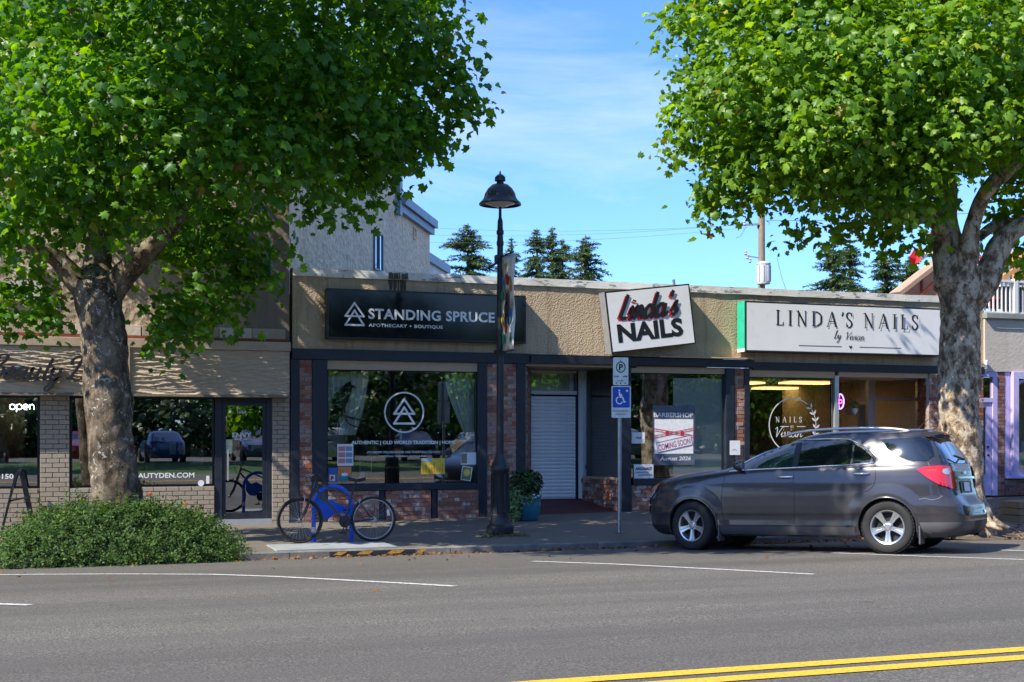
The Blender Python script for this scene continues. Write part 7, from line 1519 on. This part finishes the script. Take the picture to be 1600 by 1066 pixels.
MB().tube([FP(.2)(cx + .095 * math.cos(a), cz + .16 * math.sin(a)) for a in np.linspace(0, 2 * math.pi, 25)[:-1]], .010, 6, closed=True).build('tube', mbl, nn_); v = MB(); put_text(v, FP(.2), 'O', cx - .045, cz - .05, height=.10, bold=.02, w=0); v.build('lettering', mpk, nn_)
hb_ = thing('hanging_basket', 'white hanging flower basket in the salon entrance window', 'basket', fac(1331, 652, .95)); c = fac(1331, 650, .95); MB().lathe([(.06, 0), (.12, .08), (.14, .16), (.13, .17), (0, .15)], c, 14).build('basket', M['white'], hb_); bush('flowers', hb_, c + Vector((0, 0, .22)), .15, 160, .06, M['leaf_pale'], seed=44)
b = MB(); 
for a in (0, 2.1, 4.2): b.tube([c + Vector((.13 * math.cos(a), .13 * math.sin(a), .16)), c + Vector((0, 0, .75))], .004, 4)
b.build('hanger', M['black'], hb_)
# --- beauty salon windows
on = thing('neon_sign', 'glowing white lower-case open neon sign at upper left window', 'sign', fac(37, 640, .12)); mw_ = mat('white_neon', (.8, .85, 1), .5, emis=(.75, .85, 1), es=5); pn = FP(.12); x0_, z0_ = S_(15, 638, .12); xh_ = .088; b = MB()
O_ = lambda u: [(u + .5 * math.cos(a), .5 + .5 * math.sin(a)) for a in np.linspace(.3, 2 * math.pi + .3, 19)]
for st_ in (O_(.5), [(1.25, -.5), (1.25, 1.0)], [(1.25 + .5 + .5 * math.cos(a), .5 + .5 * math.sin(a)) for a in np.linspace(math.pi, -math.pi, 17)], [(2.45, .5), (3.35, .5)] + [(2.9 + .46 * math.cos(a), .5 + .5 * math.sin(a)) for a in np.linspace(0, 1.7 * math.pi, 14)], [(3.65, 0), (3.65, 1.0)], [(3.65, .5), (3.75, .9), (4.05, 1.0), (4.35, .8), (4.4, .4), (4.4, 0)]):
    b.tube([pn(x0_ + u * xh_ * 1.0, z0_ - .02 + q * xh_) for u, q in st_], .008, 6)
b.build('tube', mw_, on, smooth=60)
for k, (a, c, y0_, y1_, lab, col) in enumerate(((265, 275, 691, 710, 'left of two small pale notices in the dark salon window', 'p'), (279.5, 289, 691, 710, 'right of two small pale notices in the dark salon window', 'p'), (297.5, 318, 700, 726, 'larger pale green poster in the dark salon window beside the door', 'g'), (345, 363, 687, 709, 'greenish notice on the glass of the salon door', 'g'))):
    t_, pl, w, h = poster('notice', lab, a, c, y0_, y1_, M['paper'] if col == 'p' else ppr('pale_green', (.50, .55, .36)), .012, 'notice', group='papers on the salon glass'); v = MB()
    for j in range(6): rect(v, pl, w * .15, w * (.6 + .25 * ((j * 7) % 3) / 3), h * (.9 - j * .08), h * (.92 - j * .08), .002)
    v.build('lettering', ppr('grey_ink', (.15, .15, .13)), t_)
bm_ = thing('wooden_stand', 'yellowish wooden brace stand inside the dark salon window', 'stand', fac(234, 738, .8)); b = MB(); b.bar(fac(205, 696, .8), fac(266, 725, .8), .07).bar(fac(234, 738, .8), fac(234, 702, .8), .16, .05).bar(fac(205, 716, .8), fac(232, 728, .8), .06); b.build('wood', mat('yellow_pine', (.42, .30, .10), .6), bm_)
for k, px in enumerate((4, 14, 25, 33)):
    c = fac(px, 728, .35); o_ = MB().lathe([(.05, 0), (.06, .02), (.06, .13 + .03 * (k % 2)), (.03, .17), (0, .17)], (c.x, .35, fz(20, 731, .35)), 12).build('product_tub', (M['paper'], ppr('rose', (.5, .15, .16)), M['leaf_pale'], M['white'])[k]); tag(o_, ('white', 'rose pink', 'pale green', 'cream white')[k] + ' product tub on the shelf behind the far left window', 'tub', 'tubs on the window shelf')
o_ = MB().box(fx(-60, .3), fx(46, .3), .2, .5, fz(20, 735, .35), fz(20, 731, .35) - .002).build('shelf', mat('shelf_wood', (.25, .16, .07), .5)); tag(o_, 'narrow wooden shelf behind the far left window under the open sign', 'shelf')
wc = thing('curtain', 'brown striped curtain behind the far left window', 'curtain', fac(20, 720, .6)); b = MB()
for k in range(9): a = fac(2 + k * 4.2, 0, .6); b.tube([(a.x, .6, .7), (a.x, .6, 2.2)], .05, 8)
b.build('cloth', mat('brown_curtain', (.22, .12, .05), .8, var=.4), wc, smooth=60)
# white cushion in the lilac window
cu = thing('cushion', 'white pointed cushion in the lilac framed window', 'cushion', fac(1590, 742, .25)); c = fac(1590, 740, .25); MB().lathe([(0, 0), (.12, .02), (.13, .15), (.08, .35), (.02, .48), (0, .50)], c, 12).build('cloth', M['white'], cu, smooth=60)
poster('notice', 'white notice on the glass of the lilac window', 1596, 1612, 690, 716, M['paper'], .05, 'notice')

# ================================================================== pole, wires, flags, far edge things
Zp = 55; pb = P(1190, 680, Zp); up_ = thing('utility_pole', 'weathered wooden utility pole with grey transformer drum behind the shops', 'utility pole', (pb.x, pb.y, 0)); ztop = P(1190, 335, Zp).z
MB().tube([(pb.x, pb.y, 0), (pb.x, pb.y, ztop * .5), (pb.x, pb.y, ztop)], [.19, .165, .14], 10).build('pole', mat('grey_pole_wood', (.24, .18, .12), .85, var=.2), up_, smooth=60)
tz0, tz1 = P(1190, 446, Zp).z, P(1190, 413, Zp).z; tcx = pb - FW * .42; MB().lathe([(.0, tz0), (.27, tz0), (.29, tz0 + .05), (.29, tz1 - .08), (.31, tz1 - .07), (.31, tz1 - .02), (.2, tz1 + .05), (0, tz1 + .06)], (tcx.x, tcx.y, 0), 20).build('transformer', mat('pale_grey_drum', (.52, .53, .54), .5), up_, smooth=40)
fi = MB()
for k in range(9): a = k * .7; fi.box(-.02, .02, -.02, .02, tz0 + .1, tz1 - .12, Matrix.Translation((tcx.x + .30 * math.cos(a), tcx.y + .30 * math.sin(a), 0)) @ Matrix.Rotation(a, 4, 'Z'))
tag(fi.build('cooling_rib', mat('grey_rib', (.42, .43, .44), .5), up_))
b = MB(); b.bar(P(1163, 352, Zp), P(1192, 350, Zp), .08).bar(P(1168, 400, Zp), P(1190, 404, Zp), .05); b.build('crossarm', M['steel'], up_); b = MB()
for px, py in ((1165, 396), (1168, 402), (1172, 408), (1163, 350)): b.lathe([(.03, 0), (.08, .05), (.04, .1), (.08, .15), (.03, .2)], P(px, py + 3, Zp), 8)
b.build('insulator', mat('grey_porcelain', (.45, .47, .5), .3), up_)
wr_ = MB()
for y0_, y1_ in ((345, 351), (359, 350), (372, 356)):
    a, b2 = P(560, y0_ + 2, 75), P(1168, y1_, Zp); wr_.tube([a.lerp(b2, k / 14) - Vector((0, 0, 1.6 * (k / 14) * (1 - k / 14))) for k in range(15)], .006, 4)
for a, b2 in ((P(1214, 402, Zp), P(1228, 452, Zp)), (P(1165, 355, Zp), P(1150, 372, Zp)), (P(1190, 345, Zp), P(1560, 330, Zp - 8))): wr_.tube([a, (a + b2) / 2 - Vector((0, 0, .15)), b2], .012, 4)
tag(wr_.build('overhead_wires', mat('grey_wire', (.10, .11, .13), .6)), 'thin black overhead wires running from the utility pole', 'wires')
mrf = mat('red_flag_cloth', (.70, .02, .03), .8); mwf = mat('white_flag_cloth', (.80, .80, .78), .8)
def cloth(pts, m, name, par, y):
    n = len(pts); b = MB(); q = [fac(px, py, y + .10 * math.sin(px * .25 + py * .1)) for px, py in pts]; c = sum(q, Vector()) / n; b.add([tuple(c)] + [tuple(p) for p in q], [(0, i, i % n + 1) for i in range(1, n + 1)]); o = b.build(name, m, par); sm = o.modifiers.new('thickness', 'SOLIDIFY'); sm.thickness = .01; return o
fg = thing('flag', 'red and white flag flying above the orange gable left of the right trunk', 'flag', fac(1440, 420, 1.6)); cloth([(1428, 390), (1436, 388), (1441, 396), (1438, 408), (1433, 414), (1430, 425), (1426, 418), (1420, 402)], mrf, 'cloth', fg, 1.6); cloth([(1436, 388), (1450, 391), (1466, 388), (1470, 398), (1458, 399), (1446, 403), (1436, 410), (1441, 397)], mwf, 'cloth', fg, 1.6); cloth([(1447, 368), (1456, 362), (1460, 370), (1452, 376)], mrf, 'cloth', fg, 1.6)
MB().tube([fac(1470, 470, 1.6), fac(1470, 360, 1.6)], .02, 6).build('pole', M['white'], fg)
f2 = thing('parasol', 'pink and red folded parasol beyond the trunk fork on the roof deck', 'parasol', fac(1530, 440, 1.5)); cloth([(1524, 396), (1530, 398), (1536, 412), (1534, 424), (1527, 427), (1524, 420)], mat('pink_cloth', (.75, .30, .32), .8), 'cloth', f2, 1.5); cloth([(1530, 396), (1534, 402), (1539, 416), (1536, 418)], mrf, 'cloth', f2, 1.45); MB().tube([fac(1529, 480, 1.5), fac(1529, 396, 1.5)], .025, 6).build('pole', M['white'], f2)
for k, (px, col, lab) in enumerate(((1553, 'vinylred', 'dark red chair back on the deck nearest the trunk'), (1566, 'white', 'pale chair on the roof deck behind the balusters'), (1574, 'black', 'black-clothed table on the roof deck behind the rail'))):
    c = fac(px, 486, .7); t_ = thing('deck_chair' if k < 2 else 'deck_table', lab, 'chair' if k < 2 else 'table', (c.x, .7, dz0)); z_ = dz0
    if k < 2: MB().box(c.x - .2, c.x + .2, .85, .88, z_ + .42, z_ + .85).build('backrest', M[col], t_); MB().box(c.x - .2, c.x + .2, .5, .88, z_ + .38, z_ + .42).build('seat', M[col], t_)
    else: MB().box(c.x - .4, c.x + .4, .4, 1.0, z_ + .66, z_ + .70).build('table_top', M['white'], t_); MB().box(c.x - .38, c.x + .38, .42, .98, z_ + .2, z_ + .655).build('tablecloth', M[col], t_)
    for dx in (-.18, .18):
        for dy in (.52, .86): MB().bar((c.x + dx, dy, z_), (c.x + dx, dy, z_ + .4), .025).build('leg', M[col], t_)
# timber planter end at the right edge
c = gnd(1598, 806, .08); pp_ = thing('planter_box', 'weathered wooden planter box end at the right edge of the pavement', 'planter', (c.x + .3, c.y, side_z(c.x, c.y))); mwd = mat('weathered_planter_wood', (.26, .17, .09), .8, bump=.4)
for k in range(3): MB().box(c.x - .08, c.x + 1.1, c.y - .02, c.y + .5, side_z(c.x, c.y) + k * .13, side_z(c.x, c.y) + k * .13 + .12).build('plank', mwd, pp_, bevel=.006)
